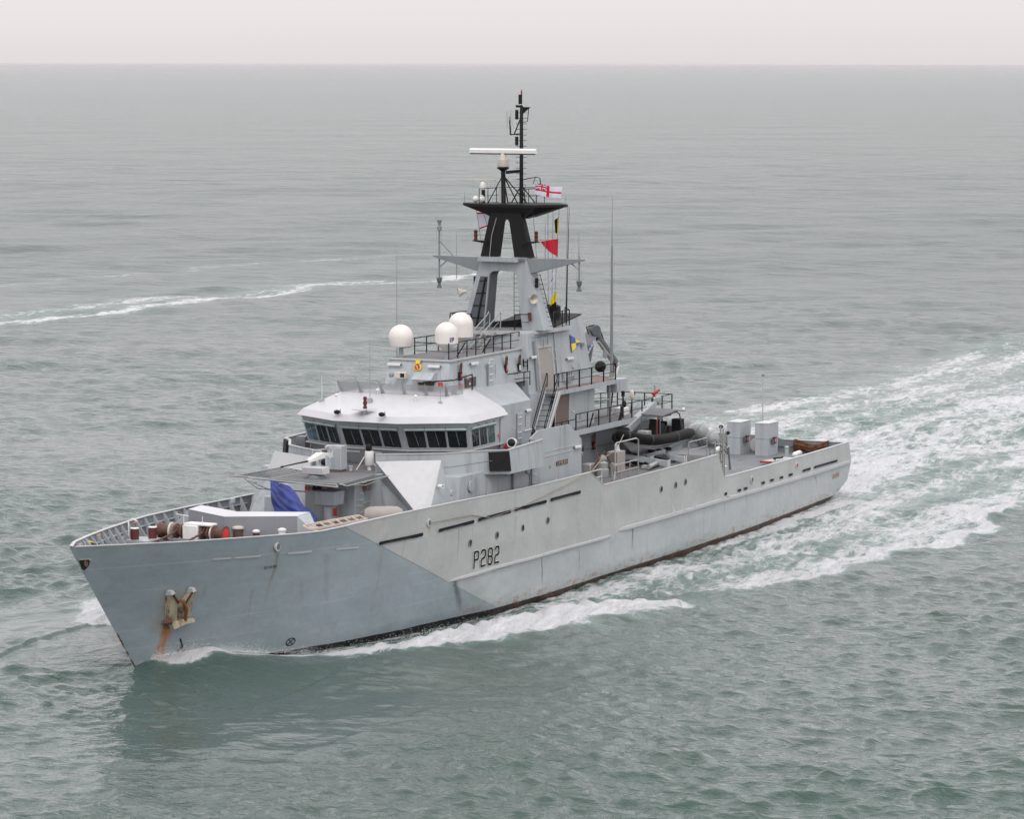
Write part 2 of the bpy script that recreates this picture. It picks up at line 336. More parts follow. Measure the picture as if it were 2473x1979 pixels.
    rustn = rng(noise(.9, mapping((1, 1, 2)), 9, .75), .42, .54)
    bcol = mix(math_('MULTIPLY', rustn, rng(X, 24., 34., 0., .8)), (.010, .009, .009), (.10, .042, .026))
    bcol = mix(rng(noise(4., mapping((1, 1, 1)), 6, .7), .62, .66), bcol, (.27, .20, .12))
    c = mix(boot, c, bcol)
    LK(m, rng(boot, 0, 1, .5, .15), b.inputs['Specular IOR Level'])
    LK(m, c, b.inputs['Base Color']); b.inputs['Roughness'].default_value = .42
    bp = N(m, 'ShaderNodeBump'); bp.inputs['Strength'].default_value = .45; bp.inputs['Distance'].default_value = .16; LK(m, noise(.7, mapping((1, 1, 1.2)), 3), bp.inputs['Height']); LK(m, bp.outputs[0], b.inputs['Normal'])
    return m
HULL = hull_material()

# ---- hull shell
def build_hull():
    mb = MB()
    base = sorted(set(list(np.linspace(0, 30, 61)) + list(np.linspace(30, 79.1, 70)) + [37.6, 39.25, 54.9, 54.93, 55.9, 12.9, 15.5]))
    vlev = [0, .12, .22, .30, .36, .42, .5, .58, .66, .74, .82, .9, .96, 1.0]
    for side, prof in ((-1, PRT), (1, STB)):
        rows = []
        for s_ in base:
            row = []
            for v in vlev:
                x = s_
                for _ in range(6):
                    zt = interp(x, prof); zb_ = interp(x, ZB); z = zb_+(zt-zb_)*v
                    x0 = stemx(z); x1 = transx(z); x = x0+(x1-x0)*s_/79.1
                # keep knuckle stations in place: undo the shear aft of the bow
                k = min(1, s_/32.); x = x*(1-k)+(s_ + (transx(z)-79.1)*max(0, (s_-70)/9.1))*k
                zt = interp(x, prof); zb_ = interp(min(x, 79.1), ZB); z = zb_+(zt-zb_)*v
                row.append((x, side*hb(min(x, 79.1), z, side), z))
            rows.append(row)
        n = len(vlev); vs = [p for r in rows for p in r]; fs = []
        for k in range(len(rows)-1):
            for i in range(n-1):
                f = (k*n+i, k*n+i+1, (k+1)*n+i+1, (k+1)*n+i)
                fs.append(f if side > 0 else f[::-1])
        mb.add(vs, fs, True)
        if side < 0: pr = rows
        else: sr = rows
    # transom
    a, b = pr[-1], sr[-1]; n = len(a)
    mb.add(a+b, [(i, i+1, n+i+1, n+i) for i in range(n-1)])
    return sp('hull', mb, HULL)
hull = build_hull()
# inner face of the bulwarks, and their capping rail
def bulwark_in():
    mb = MB(); cap = MB(); t = .09
    for side, prof in ((-1, PRT), (1, STB)):
        xs = sorted(set(list(np.linspace(.35, 79.0, 160)) + [37.6, 39.25, 54.9, 54.93, 55.9]))
        rows = []
        for x in xs:
            zt = interp(x, prof); zd = deckz(x) if x < 38.3 else (4.7 if x < 54.91 else 2.3)
            zd = min(zd, zt-.01)
            yt = hb(x, zt, side)
            # bulwark flares out: the foot follows the hull lower down
            rows.append([(max(x+.02, stemx(zd)+.3), side*max(.02, hb(max(x, stemx(zd)+.3), zd, side)-t), zd-.05), (x+.02, side*max(.02, yt-t), zt), (x, side*yt, zt+.002)])
        n = 3; fs = []
        for k in range(len(rows)-1):
            f = (k*n, k*n+1, (k+1)*n+1, (k+1)*n); fs.append(f[::-1] if side > 0 else f)
        mb.add([p for r in rows for p in r], fs)
        for k in range(len(rows)-1):
            (x0, y0, z0), (x1, y1, z1) = rows[k][2], rows[k+1][2]
            wd = .15
            cap.hexa([(x0, y0+side*.02, z0), (x1, y1+side*.02, z1), (x1, y1-side*wd, z1), (x0, y0-side*min(wd, abs(y0)+.02), z0),
                      (x0, y0+side*.02, z0+.035), (x1, y1+side*.02, z1+.035), (x1, y1-side*wd, z1+.035), (x0, y0-side*min(wd, abs(y0)+.02), z0+.035)])
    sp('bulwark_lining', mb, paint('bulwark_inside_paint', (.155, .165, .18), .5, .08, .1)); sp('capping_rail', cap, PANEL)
bulwark_in()
# stiffeners inside the starboard bow bulwark
for x in np.concatenate([np.arange(1.6, 4, .55), np.arange(4, 12, 1.05), np.arange(12.6, 26.5, 1.25)]):
    zt = interp(x, STB); zd = deckz(x); yt = hb(x, zt, 1)-.09; yb = hb(x, zd, 1)-.09
    d_ = .34 if x > 3.5 else .2
    m_ = MB().plate([(x, yt-.02, zt-.02), (x, yb-.02, zd), (x, yb-d_-.1, zd), (x, yt-.12, zt-.02)], .035, (1, 0, 0)); sp('bulwark_stiffener', m_, GREY)
for x0, x1 in ((4.2, 25.8),):
    m_ = MB(); xs = np.linspace(x0, x1, 30)
    for a, b in zip(xs[:-1], xs[1:]):
        za, zb2 = (interp(a, STB)+deckz(a))/2, (interp(b, STB)+deckz(b))/2
        m_.bar((a, hb(a, za, 1)-.13, za), (b, hb(b, zb2, 1)-.13, zb2), .09, .05)
    sp('bulwark_stringer', m_, GREY)
# end plate of the starboard bow bulwark and its drop to the side deck
# ---- decks
def deck_mesh(x0, x1, zf, n=30, inset=.05):
    mb = MB(); xs = np.linspace(x0, x1, n); L = [(x, -max(.03, hb(x, zf(x), -1)-inset), zf(x)) for x in xs]; R_ = [(x, max(.03, hb(x, zf(x), 1)-inset), zf(x)) for x in xs]
    mb.add(L+R_, [(i, i+1, n+i+1, n+i) for i in range(n-1)]); return mb
sp('forecastle_deck', deck_mesh(.9, 38.3, deckz, 50), DECK)
m_ = deck_mesh(38.3, 54.95, lambda x: 4.71, 20, .02); m_.box(54.9, 54.95, -6.6, 6.6, 2.3, 4.705); m_.box(38.28, 38.32, -6.7, 6.7, 4.0, 4.70)
sp('boat_deck', m_, DECK)
sp('aft_deck', deck_mesh(54.95, 79.0, lambda x: 2.3, 24), DECKG)
# rusty strip along the boat deck edge
m_ = MB(); m_.box(39.5, 54.6, -6.62, -6.2, 4.712, 4.722); sp('worn_deck_edge', m_, paint('worn_deck_edge_paint', (.12, .08, .07), .8, .3, 0, 1.5, rust=.25))
# transom bulwark (inside, raised centre and starboard)
m_ = MB(); m_.box(78.92, 79.08, -5.35, 5.35, 2.3, 3.06)
m_.hexa([(78.93, -1.15, 3.05), (79.07, -1.15, 3.05), (79.07, 5.3, 3.05), (78.93, 5.3, 3.05), (78.93, -.6, 3.26), (79.07, -.6, 3.26), (79.07, 3.9, 3.26), (78.93, 3.9, 3.26)])
for y in (-3.6, -2.2, -.7, .9, 2.4, 3.8): m_.box(78.7, 78.92, y-.03, y+.03, 2.3, 3.0)
m_.box(78.84, 78.92, -5.3, 5.3, 2.66, 2.71)
sp('transom_bulwark', m_, MID)
m_ = MB(); m_.box(78.88, 79.14, -5.4, -1.15, 3.06, 3.10); sp('transom_rail', m_, PANEL)
# ---- rubbing strakes
def strake(pts, h=.16, proud=.14):
    mb = MB(); P = []
    for (x0, z0), (x1, z1) in zip(pts[:-1], pts[1:]):
        n = max(2, int((x1-x0)/1.0))
        P += [(x0+(x1-x0)*k/n, z0+(z1-z0)*k/n) for k in range(n)]
    P.append(pts[-1]); rings = []
    for i, (x, z) in enumerate(P):
        pr = proud*min(1, (x-P[0][0])/1.2+.05)*min(1, (P[-1][0]-x)/.3+.3); y = -hb(min(x, 79.1), z)
        rings.append([(x, y+.03, z-h/2-.05), (x, y-pr, z-h/2+.02), (x, y-pr, z+h/2-.03), (x, y+.03, z+h/2)])
    return mb.loft(rings)
sp('rubbing_strake', strake([(23.2, 2.0), (27.3, 2.13), (34.8, 2.13), (40.2, 2.08)], .15, .10), PANEL)
sp('rubbing_strake', strake([(41.2, 2.28), (54.8, 2.23), (64, 2.10), (79.4, 1.86)], .20, .12), PANEL)
for x in (48.3, 49.6, 51.1, 55.5, 56.3):
    zb_ = 2.32
    sp('strake_bracket', MB().add([hs(x, zb_, 0), hs(x+.16, zb_, .16), hs(x+.24, zb_, 0), hs(x-.02, zb_+.55, 0)], [(0, 1, 3), (1, 2, 3), (0, 2, 1)]), PANEL)
# ---- openings in the side plating: inner shade put into the colour of flush plates
def slot(x0, z0, x1, z1, wdt=.17, mat=BLACK, nm='freeing_port', rim=True):
    a = math.hypot(x1-x0, z1-z0)
    def cap(wd):
        pts = []; ux, uz = (x1-x0)/a, (z1-z0)/a
        for k in range(7): q = math.pi/2+math.pi*k/6; pts.append((x0+wd/2*(math.cos(q)*ux-math.sin(q)*uz), z0+wd/2*(math.cos(q)*uz+math.sin(q)*ux)))
        for k in range(7): q = -math.pi/2+math.pi*k/6; pts.append((x1+wd/2*(math.cos(q)*ux-math.sin(q)*uz), z1+wd/2*(math.cos(q)*uz+math.sin(q)*ux)))
        return pts
    def strip(wd, off):
        q = MB(); n = max(4, int(a/.25)); ux, uz = (x1-x0)/a, (z1-z0)/a; e = wd*.35; top = []; bot = []
        for k in range(n+1):
            t = k/n; px_, pz_ = x0+(x1-x0)*t, z0+(z1-z0)*t; top.append(hs(px_-uz*wd/2, pz_+ux*wd/2, off)); bot.append(hs(px_+uz*wd/2, pz_-ux*wd/2, off))
        q.add(bot+top, [(k, k+1, n+2+k, n+1+k) for k in range(n)])
        for s2, (cx_, cz_) in ((-1, (x0, z0)), (1, (x1, z1))):
            arc = [hs(cx_+s2*wd*.5*math.cos(b), cz_+wd*.5*math.sin(b), off) for b in [-math.pi/2+math.pi*k/6 for k in range(7)]]
            q.add(arc, [tuple(range(7)) if s2 > 0 else tuple(range(7))[::-1]])
        return q
    o = sp(nm, strip(wdt, .040), mat)
    if rim:
        sp('port_rim', strip(wdt+.055, .025), PANEL, o)
        mi_ = MB(); mi_.ribbon([(x0+.25, z0-.05), (x0+(x1-x0)*.7, z0+(z1-z0)*.7-.05)], wdt*.22, lambda a_, b_: hs(a_, b_, .05)); sp('slot_ledge', mi_, DARK, o)
for s_ in [(17.16, 4.47, 20.4, 4.52), (21.85, 4.54, 24.83, 4.62), (25.35, 4.65, 28.5, 4.70), (29.0, 4.73, 32.3, 4.76), (32.9, 4.78, 36.3, 4.79)]: slot(*s_, .17)
for s_ in [(56.0, 2.50, 56.25, 2.50), (58.1, 2.46, 58.5, 2.45), (59.1, 2.45, 59.55, 2.43), (62.05, 2.45, 62.5, 2.43), (63.6, 2.43, 64.1, 2.41), (65.35, 2.39, 65.8, 2.38), (67.0, 2.37, 67.55, 2.36), (69.6, 2.34, 71.0, 2.32), (71.9, 2.30, 76.6, 2.21)]: slot(*s_, .15)
for s_ in [(7.06, 4.86, 7.96, 4.81), (8.21, 4.80, 9.6, 4.73), (11.22, 4.67, 12.54, 4.62), (14.19, 4.55, 15.6, 4.47)]: slot(*s_, .09, PANEL, 'shut_scuttle', False)
for x, z in [(24.65, 3.63), (27.23, 3.70), (29.89, 3.74), (32.58, 3.80), (46.66, 3.81), (48.64, 3.82), (49.99, 3.84)]:
    a = MB().lathe([(.19, -.02), (.19, .035), (.15, .04)], hs(x, z, 0), (0, -1, 0), 16); o = sp('porthole', a, MID)
    sp('glass', MB().lathe([(.14, 0), (.14, .046), (.01, .047)], hs(x, z, 0), (0, -1, 0), 16), GLASS, o)
for x, z, r in [(60.3, 2.84, .17), (68.4, 2.80, .13), (10.49, 5.05, .17), (20.93, 5.01, .15)]:
    a = MB().lathe([(r+.05, -.03), (r+.05, .05), (r, .06)], hs(x, z, 0), (0, -1, 0), 18); o = sp('fairlead', a, PANEL)
    sp('opening', MB().lathe([(r*.85, 0), (r*.85, .063), (.01, .064)], hs(x, z, 0), (0, -1, 0), 16), DARK if x < 65 else RED, o)
# ---- stroke lettering
GL = {'P': [[(0, 0), (0, 1), (.42, 1), (.55, .92), (.55, .58), (.42, .5), (0, .5)]],
      '2': [[(0, .85), (.1, 1), (.45, 1), (.55, .9), (.55, .62), (.45, .52), (.12, .46), (0, .34), (0, 0), (.56, 0)]],
      '8': [[(.1, .5), (.45, .5), (.55, .6), (.55, .9), (.45, 1), (.1, 1), (0, .9), (0, .6), (.1, .5), (0, .4), (0, .1), (.1, 0), (.45, 0), (.55, .1), (.55, .4), (.45, .5)]],
      'S': [[(.55, .85), (.45, 1), (.1, 1), (0, .9), (0, .6), (.1, .52), (.45, .48), (.55, .4), (.55, .1), (.45, 0), (.1, 0), (0, .15)]],
      'E': [[(.55, 1), (0, 1), (0, 0), (.55, 0)], [(0, .5), (.45, .5)]], 'V': [[(0, 1), (.28, 0), (.56, 1)]],
      'R': [[(0, 0), (0, 1), (.42, 1), (.55, .9), (.55, .6), (.42, .5), (0, .5)], [(.3, .5), (.56, 0)]],
      'N': [[(0, 0), (0, 1), (.55, 0), (.55, 1)]], 'I': [[(0, 0), (0, 1)]]}
def text(s, a0, b0, h, adv, wid, fn, aspect=1.):
    mb = MB(); a = a0
    for ch in s:
        for st in GL[ch]: mb.ribbon([(a+x*h*aspect, b0+y*h) for x, y in st], wid, fn)
        a += adv*(.45 if ch == 'I' else 1)
    return mb
wl_ = plain('white_letter', (.66, .66, .62))
for i_, ch_ in enumerate('P282'):
    sp('pennant_digit_outline', text(ch_, 25.05+.66*i_, 2.37, .76, .66, .17, lambda a, b: hs(a, b, .03), .92), wl_)
    sp('pennant_digit', text(ch_, 25.05+.66*i_, 2.37, .76, .66, .105, lambda a, b: hs(a, b, .045), .92), BLACK)
sp('ship_name', text('SEVERN', 75.8, 1.20, .22, .25, .045, lambda a, b: hs(a, b, .03), .9), plain('red_letter', (.42, .08, .08)))
sp('ship_name', text('SEVERN', 10.05, 4.09, .11, .125, .020, lambda a, b: hs(a, b, .03), .9), BLACK)
# bulbous bow mark and bow thruster mark
mk = MB(); mk.ribbon([(6.89, 1.28), (7.13, .91), (6.95, .70)], .07, lambda a, b: hs(a, b, .03)); sp('bulb_mark', mk, BLACK)
mk = MB(); cxm, czm = 12.85, .42
mk.ribbon([(cxm+.24*math.cos(q), czm+.17*math.sin(q)) for q in [k*math.pi/10 for k in range(21)]], .045, lambda a, b: hs(a, b, .03))
mk.ribbon([(cxm-.16, czm-.13), (cxm+.16, czm+.13)], .04, lambda a, b: hs(a, b, .03)); mk.ribbon([(cxm-.16, czm+.13), (cxm+.16, czm-.13)], .04, lambda a, b: hs(a, b, .03))
sp('thruster_mark', mk, BLACK)
# bow roller recess at the stem: flat plate, inner shade put into its black
m_ = MB(); m_.add([hs(.60, 5.47, .03), hs(1.02, 5.46, .03), hs(1.10, 5.36, .03), hs(1.12, 5.17, .03), hs(1.02, 4.99, .03), hs(.90, 5.05, .03)], [(5, 4, 3, 2, 1, 0)]); o = sp('bow_recess', m_, plain('recess_shade_black', (.02, .018, .016)))
m_ = MB().lathe([(.07, -.02), (.14, .02), (.15, .05), (.10, .07), (.05, .04)], hs(.93, 5.30, .03), (0, -1, 0), 16); sp('bow_roller', m_, RUSTY, o)
m_ = MB(); m_.ribbon([(.58, 5.50), (1.04, 5.49), (1.14, 5.40)], .05, lambda a, b: hs(a, b, .05)); sp('recess_lip', m_, PANEL, o)
# ------------------------------------------------------------------ superstructure
def mir(pts): return pts + [(x, -y) for x, y in reversed(pts)]
LIGHTS = []
def lamp_fix(x, y, z, ln=.75, ax='x', parent=ship, col=WHITE, tilt=0):
    m1 = MB(); 
    if ax == 'x': m1.box(x, x+ln, y-.10, y+.02, z, z+.13)
    else: m1.hexa([(x-.10-tilt, y, z), (x+.02, y, z), (x+.02, y+ln, z), (x-.10-tilt, y+ln, z), (x-.10, y, z+.13), (x+.02, y, z+.13), (x+.02, y+ln, z+.13), (x-.10, y+ln, z+.13)])
    o = sp('strip_light', m1, col, parent, bevel=.02)
    m2 = MB(); 
    if ax == 'x': m2.box(x-.07, x-.002, y-.07, y+.01, z+.02, z+.11)
    else: m2.box(x-.07, x+.01, y-.07, y-.002, z+.02, z+.11)
    sp('end_cap', m2, DARK, o)
# lower house under the gun deck and bridge deck
low = mir([(22.6, 1.35), (24.6, 1.2), (23.35, 5.0), (25.2, 5.45), (39.2, 5.45)])
lowt = mir([(22.6, 1.35), (24.3, 1.2), (25.3, 4.6), (25.6, 5.42), (39.2, 5.45)])
m_ = MB().loft([[(x, y, 4.2) for x, y in low], [(x, y, 6.6) for x, y in lowt]]); house = sp('forecastle_house', m_, GREYR, bevel=.02)
# pale triangular flare plates on both forward corners
for s_ in (-1, 1):
    A, B, C_ = Vector((24.42, s_*1.5, 7.28)), Vector((25.35, s_*4.55, 7.40)), (Vector((21.9, -5.15, 5.1)) if s_ < 0 else Vector((24.3, 5.25, 4.4))); C2 = (Vector((22.45, -5.35, 5.05)) if s_ < 0 else Vector((24.7, 5.5, 4.4))); In = Vector((24.9, s_*2.3, 5.1)); In2 = Vector((25.4, s_*5.2, 5.0))
    m_ = MB(); m_.add([A, B, C2, C_], [(0, 1, 2, 3) if s_ > 0 else (3, 2, 1, 0)]); sp('flare_plate', m_, PANEL)
    A2 = Vector((24.46, s_*1.55, 4.6)); m_ = MB(); m_.add([A, C_, Vector((23.4, s_*4.7, 4.2)), A2, B, C2, In2], [(0, 1, 2, 3), (4, 6, 5)]); sp('flare_web', m_, GREY)
# gun deck
gd = [(20.1, -1.8), (24.3, -1.52), (24.42, -1.5), (27.9, -1.6), (27.9, 1.6), (24.42, 1.5), (24.3, 1.52), (20.1, 1.8)]
m_ = MB().prism(gd, 6.58, 6.72); gundeck = sp('gun_deck', m_, DECK)
m_ = MB()
for p, q in zip([gd[2], gd[1], gd[0], gd[7], gd[6]], [gd[1], gd[0], gd[7], gd[6], gd[5]]): m_.bar((p[0], p[1], 6.66), (q[0], q[1], 6.66), .07, .16)
sp('deck_edge_coaming', m_, MID, gundeck)
# wing / bridge deck with solid bulwark
wl = [(24.42, 1.5), (26.2, 4.2), (28.5, 5.55), (29.3, 6.2), (33.2, 6.2)]
wing_deck = mir([(24.42, 1.5), (26.2, 4.2), (28.5, 5.55), (29.3, 6.2), (33.2, 6.2), (33.2, 5.5), (39.2, 5.5)])
sp('bridge_deck', MB().prism(wing_deck, 6.5, 6.74), DECK)
for s_ in (-1, 1):
    pts = [(24.42, 1.5, 6.72, 7.60), (25.35, 3.05, 6.72, 7.60), (26.25, 4.25, 6.60, 7.60), (28.5, 5.5, 6.45, 7.58), (29.3, 6.2, 6.42, 7.56), (33.2, 6.2, 6.40, 7.70)]
    m_ = MB(); cap = MB()
    for (x0, y0, b0, t0), (x1, y1, b1, t1) in zip(pts[:-1], pts[1:]):
        dx, dy = x1-x0, y1-y0; L = math.hypot(dx, dy); nx, ny = -dy/L*.06, dx/L*.06
        fl0 = .10 if x0 > 26 else .0; fl1 = .10 if x1 > 26 else .0
        m_.hexa([(x0, s_*(y0+fl0), b0), (x1, s_*(y1+fl1), b1), (x1-nx, s_*(y1-ny+fl1), b1), (x0-nx, s_*(y0-ny+fl0), b0), (x0, s_*y0, t0), (x1, s_*y1, t1), (x1-nx, s_*(y1-ny), t1), (x0-nx, s_*(y0-ny), t0)])
        cap.bar((x0-nx/2, s_*(y0-ny/2), t0+.02), (x1-nx/2, s_*(y1-ny/2), t1+.02), .13, .05)
    m_.box(33.14, 33.2, min(s_*6.2, s_*5.5), max(s_*6.2, s_*5.5), 6.42, 7.7)
    wb = sp('wing_bulwark', m_, GREYR if s_ < 0 else GREY); sp('bulwark_cap', cap, PANEL, wb)
    m_ = MB().prism([(26.2, s_*4.2), (28.5, s_*5.55), (29.3, s_*6.2), (33.2, s_*6.2), (33.2, s_*5.45), (26.2, s_*4.1)][::s_*-1], 6.40, 6.5); sp('wing_underside', m_, MID, wb)
    # sidelight screen: black box recessed into the wing corner
    m_ = MB().hexa([(28.35, s_*5.70, 6.62), (29.28, s_*6.36, 6.56), (29.34, s_*6.3, 6.56), (28.4, s_*5.62, 6.62), (28.42, s_*5.60, 7.52), (29.26, s_*6.26, 7.52), (29.34, s_*6.2, 7.52), (28.5, s_*5.5, 7.52)])
    scr = sp('sidelight_screen', m_, BLACK, wb)
    sp('sidelight', MB().lathe([(.05, 0), (.06, .05), (.06, .14), (.03, .17)], (29.0, s_*6.02, 6.80), (0, 0, 1), 10), DRED if s_ < 0 else plain('green_lamp', (.02, .2, .08)), wb)
# house plate continuing above the walkway, with sloping ends
for s_ in (-1,):
    pl = [(33.2, 4.5), (39.3, 4.5), (39.3, 7.12), (37.75, 8.02), (34.1, 8.04), (33.2, 7.72)]
    m_ = MB().plate([(x, s_*5.525, z) for x, z in pl], .08, (0, -s_, 0)); side = sp('shelter_side', m_, GREYR)
    m_ = MB(); m_.box(34.4, 39.3, -5.55, -5.52, 6.88, 6.90); m_.box(34.4, 39.3, -5.55, -5.52, 6.64, 6.66); m_.box(33.9, 39.2, -5.60, -5.52, 5.2, 5.25); sp('plate_rib', m_, PANEL, side)
# starboard side walls mirrored, low
m_ = MB().plate([(33.2, 5.5, 4.5), (39.3, 5.5, 4.5), (39.3, 5.5, 7.12), (37.75, 5.5, 8.02), (34.1, 5.5, 8.04), (33.2, 5.5, 7.72)], .12, (0, -1, 0)); sp('shelter_side', m_, GREY)
def wdoor(x, y, z, wd=.62, h=1.6, parent=ship, mat=GREY):
    m_ = MB().box(x, x+wd, y-.045, y, z, z+h); d = sp('watertight_door', m_, mat, parent, bevel=.03)
    k = MB(); 
    for zz in (z+.25, z+.55, z+.95, z+1.3): k.tube([(x+.15, y-.05, zz), (x+.19, y-.12, zz+.05), (x+.36, y-.12, zz+.05), (x+.4, y-.05, zz)], .022, 6)
    sp('dog_handle', k, WHITE, d); sp('hinge_bar', MB().bar((x-.03, y-.05, z), (x-.03, y-.05, z+h), .07), MID, d); return d
wdoor(33.3, -5.5, 4.9, .8, 1.45)
# side details on port lower wall
for x, z, r in ((26.65, 6.05, .23), (33.0, 6.2, .16), (30.6, 6.30, .12), (24.6, 5.95, .11)):
    o = sp('porthole', MB().lathe([(r+.05, -.01), (r+.05, .05), (r, .06)], (x, -5.47, z), (0, -1, 0), 18), GREY); sp('glass', MB().lathe([(r, 0), (r, .055), (.01, .056)], (x, -5.47, z), (0, -1, 0), 18), GLASSG if r > .2 else GLASS, o)
sp('exhaust_pipe', MB().lathe([(.09, 0), (.11, .28), (.07, .29), (.06, .2)], (24.2, -5.0, 6.3), (-.4, -1, 0), 16), WHITE)
for x in (27.24, 31.2): sp('side_post', MB().bar((x, -5.52, 4.6), (x, -5.52, 6.5), .09 if x > 30 else .06), MID if x > 30 else GREY)
k = MB(); k.tube([(25.2, -5.52, 4.95), (39.1, -5.56, 5.05)], .025, 6); k.tube([(31.3, -5.56, 5.35), (33.0, -5.56, 5.38)], .02, 6); sp('grab_rail', k, MID)
for a in ((33.6, -5.52, 6.62), (38.3, -5.56, 6.72)): lamp_fix(*a, .7)
# name board
m_ = MB().box(36.2, 37.55, -5.55, -5.5, 6.05, 6.28); nb = sp('name_board', m_, paint('varnished_board', (.085, .03, .022), .4, .1, 0)); sp('board_letters', text('SEVERN', 36.3, 6.085, .155, .2, .035, lambda a, b: (a, -5.556, b), .9), plain('board_letter_paint', (.55, .48, .42)), nb)
# yellow bottle and bracket at wing end
sp('yellow_float', MB().ellip((33.32, -5.62, 7.30), (.12, .1, .14)), YELLOW)
# ---- bridge
b0 = mir([(27.75, 1.55), (29.1, 4.1), (32.6, 4.15)]); b1 = mir([(27.2, 1.7), (28.65, 4.5), (32.5, 4.4)]); b2 = mir([(26.45, 1.72), (28.15, 4.62), (32.5, 4.4)])
m_ = MB(); 
def subring(q, n=10): return [(q[i][0]+(q[(i+1) % len(q)][0]-q[i][0])*k/n, q[i][1]+(q[(i+1) % len(q)][1]-q[i][1])*k/n) for i in range(len(q)) for k in range(n)]
sb0, sb1, sb2 = subring(b0), subring(b1), subring(b2)
m_.loft([[(x, y, 6.72) for x, y in sb0]]+[[(a[0]+(b[0]-a[0])*t/10, a[1]+(b[1]-a[1])*t/10, 7.55+1.37*t/10) for a, b in zip(sb1, sb2)] for t in range(11)]); bridge = sp('bridge', m_, GREY)
k = MB()
for i in (0, 1, 4, 5): pass
ring = [(27.2, 1.7), (28.65, 4.5), (32.3, 4.42)]
for s_ in (-1, 1):
    for p, q in zip(ring[:-1], ring[1:]): k.bar((p[0]-.06, s_*(p[1]+.02), 7.55), (q[0]-.06, s_*(q[1]+.04), 7.55), .18, .05)
k.bar((27.13, -1.7, 7.55), (27.13, 1.7, 7.55), .16, .05)
sp('window_ledge', k, PANEL, bridge)
def win_facet(pb, qb, pt, qt, n, inset=.12, glassm=GLASS, zb_=7.68, zt=8.60, green=()):
    """n windows between bottom corners pb,qb and top corners pt,qt (x,y) at 7.55 / 8.92"""
    def pos(u, z):
        t = (z-7.55)/(8.92-7.55); a = Vector((pb[0]+(qb[0]-pb[0])*u, pb[1]+(qb[1]-pb[1])*u)); b = Vector((pt[0]+(qt[0]-pt[0])*u, pt[1]+(qt[1]-pt[1])*u)); c = a*(1-t)+b*t
        return Vector((c.x, c.y, z))
    P0, P1, P2 = pos(0, 7.7), pos(1, 7.7), pos(0, 8.6); nn = (P1-P0).cross(P2-P0).normalized()
    if nn.x > 0 and abs(nn.x) > .3 or (abs(nn.x) <= .3 and nn.y*P0.y < 0): nn = -nn
    e = .038
    for k in range(n):
        u0 = e+(1-2*e)*k/n+.015; u1 = e+(1-2*e)*(k+1)/n-.015
        q = [pos(u0, zb_), pos(u1, zb_), pos(u1, zt), pos(u0, zt)]
        # rounded outline
        c = sum(q, Vector())/4; rr = []
        for i in range(4):
            a, b, d_ = q[i], q[(i+1) % 4], q[(i-1) % 4]
            rr += [a+(d_-a).normalized()*.07, a+((b-a).normalized()+(d_-a).normalized())*.018, a+(b-a).normalized()*.07]
        g = MB(); g.add([p+nn*.012 for p in rr], [tuple(range(len(rr)))]); wobj = sp('window', g, GLASSG if k in green else GLASS, bridge)
        fr = MB(); n_ = len(rr); outr = [c+(p-c)*1.0+(p-c).normalized()*.05 for p in rr]
        fr.add([p+nn*.03 for p in rr]+[p+nn*.03 for p in outr]+[p for p in outr]+[p+nn*.0 for p in rr], [(i, (i+1) % n_, n_+(i+1) % n_, n_+i) for i in range(n_)]+[(n_+i, n_+(i+1) % n_, 2*n_+(i+1) % n_, 2*n_+i) for i in range(n_)]+[(i, (i+1) % n_, 3*n_+(i+1) % n_, 3*n_+i) for i in range(n_)])
        sp('window_frame', fr, GREY, wobj)
        a, b = pos(u0-.01, zt+.04)+nn*.08, pos(u1+.01, zt+.04)+nn*.08
        sp('sun_visor', MB().tube([a, b], .07, 10), TINT, wobj)
        sp('visor_bracket', MB().tube([b+Vector((0, 0, .12))-nn*.06, b+nn*.03, b-Vector((0, 0, .1))], .025, 6), DARK, wobj)
        a = pos((u0+u1)/2-.01, zt-.02)+nn*.03; b = pos((u0+u1)/2+.02, zb_+.12)+nn*.05; sp('wiper', MB().tube([a, b], .011, 5), ALU, wobj)
win_facet((27.2, 1.7), (27.2, -1.7), (26.45, 1.72), (26.45, -1.72), 3)
win_facet((27.2, -1.7), (28.65, -4.5), (26.45, -1.72), (28.15, -4.62), 3)
win_facet((28.65, 4.5), (27.2, 1.7), (28.15, 4.62), (26.45, 1.72), 3, green=(0,))
win_facet((28.65, -4.5), (31.6, -4.44), (28.15, -4.62), (31.3, -4.45), 3, green=(2,))
# roof
ra = mir([(26.16, 1.76), (28.08, 4.82), (32.67, 4.55)]); rb = mir([(26.35, 1.70), (28.2, 4.55), (32.67, 4.3)]); rc = [(29.3, 3.05), (33.6, 2.3), (33.6, -2.3), (29.3, -3.05)]
rc = [(29.3, 3.07), (33.8, 2.1)]; 
m_ = MB()
L0 = [(x, y, 8.93) for x, y in ra]; L1 = [(x, y, 9.24) for x, y in rb]
m_.loft([L0, L1], True, False)
T = [(29.3, 3.07, 10.02), (33.8, 2.0, 10.02), (33.8, -2.0, 10.02), (29.3, -3.07, 10.02)]
# rb order: 0 front stb,1 side stb,2 aft stb,3 aft port,4 side port,5 front port
m_.add(L1+T, [(0, 5, 9, 6)[::-1], (1, 0, 6), (2, 1, 6, 7), (4, 3, 8, 9), (5, 4, 9), (6, 9, 8, 7)[::-1], (3, 2, 7, 8)]); m_.add(L0, [(0, 1, 2, 3, 4, 5)])
roof = sp('bridge_roof', m_, WHITEP)
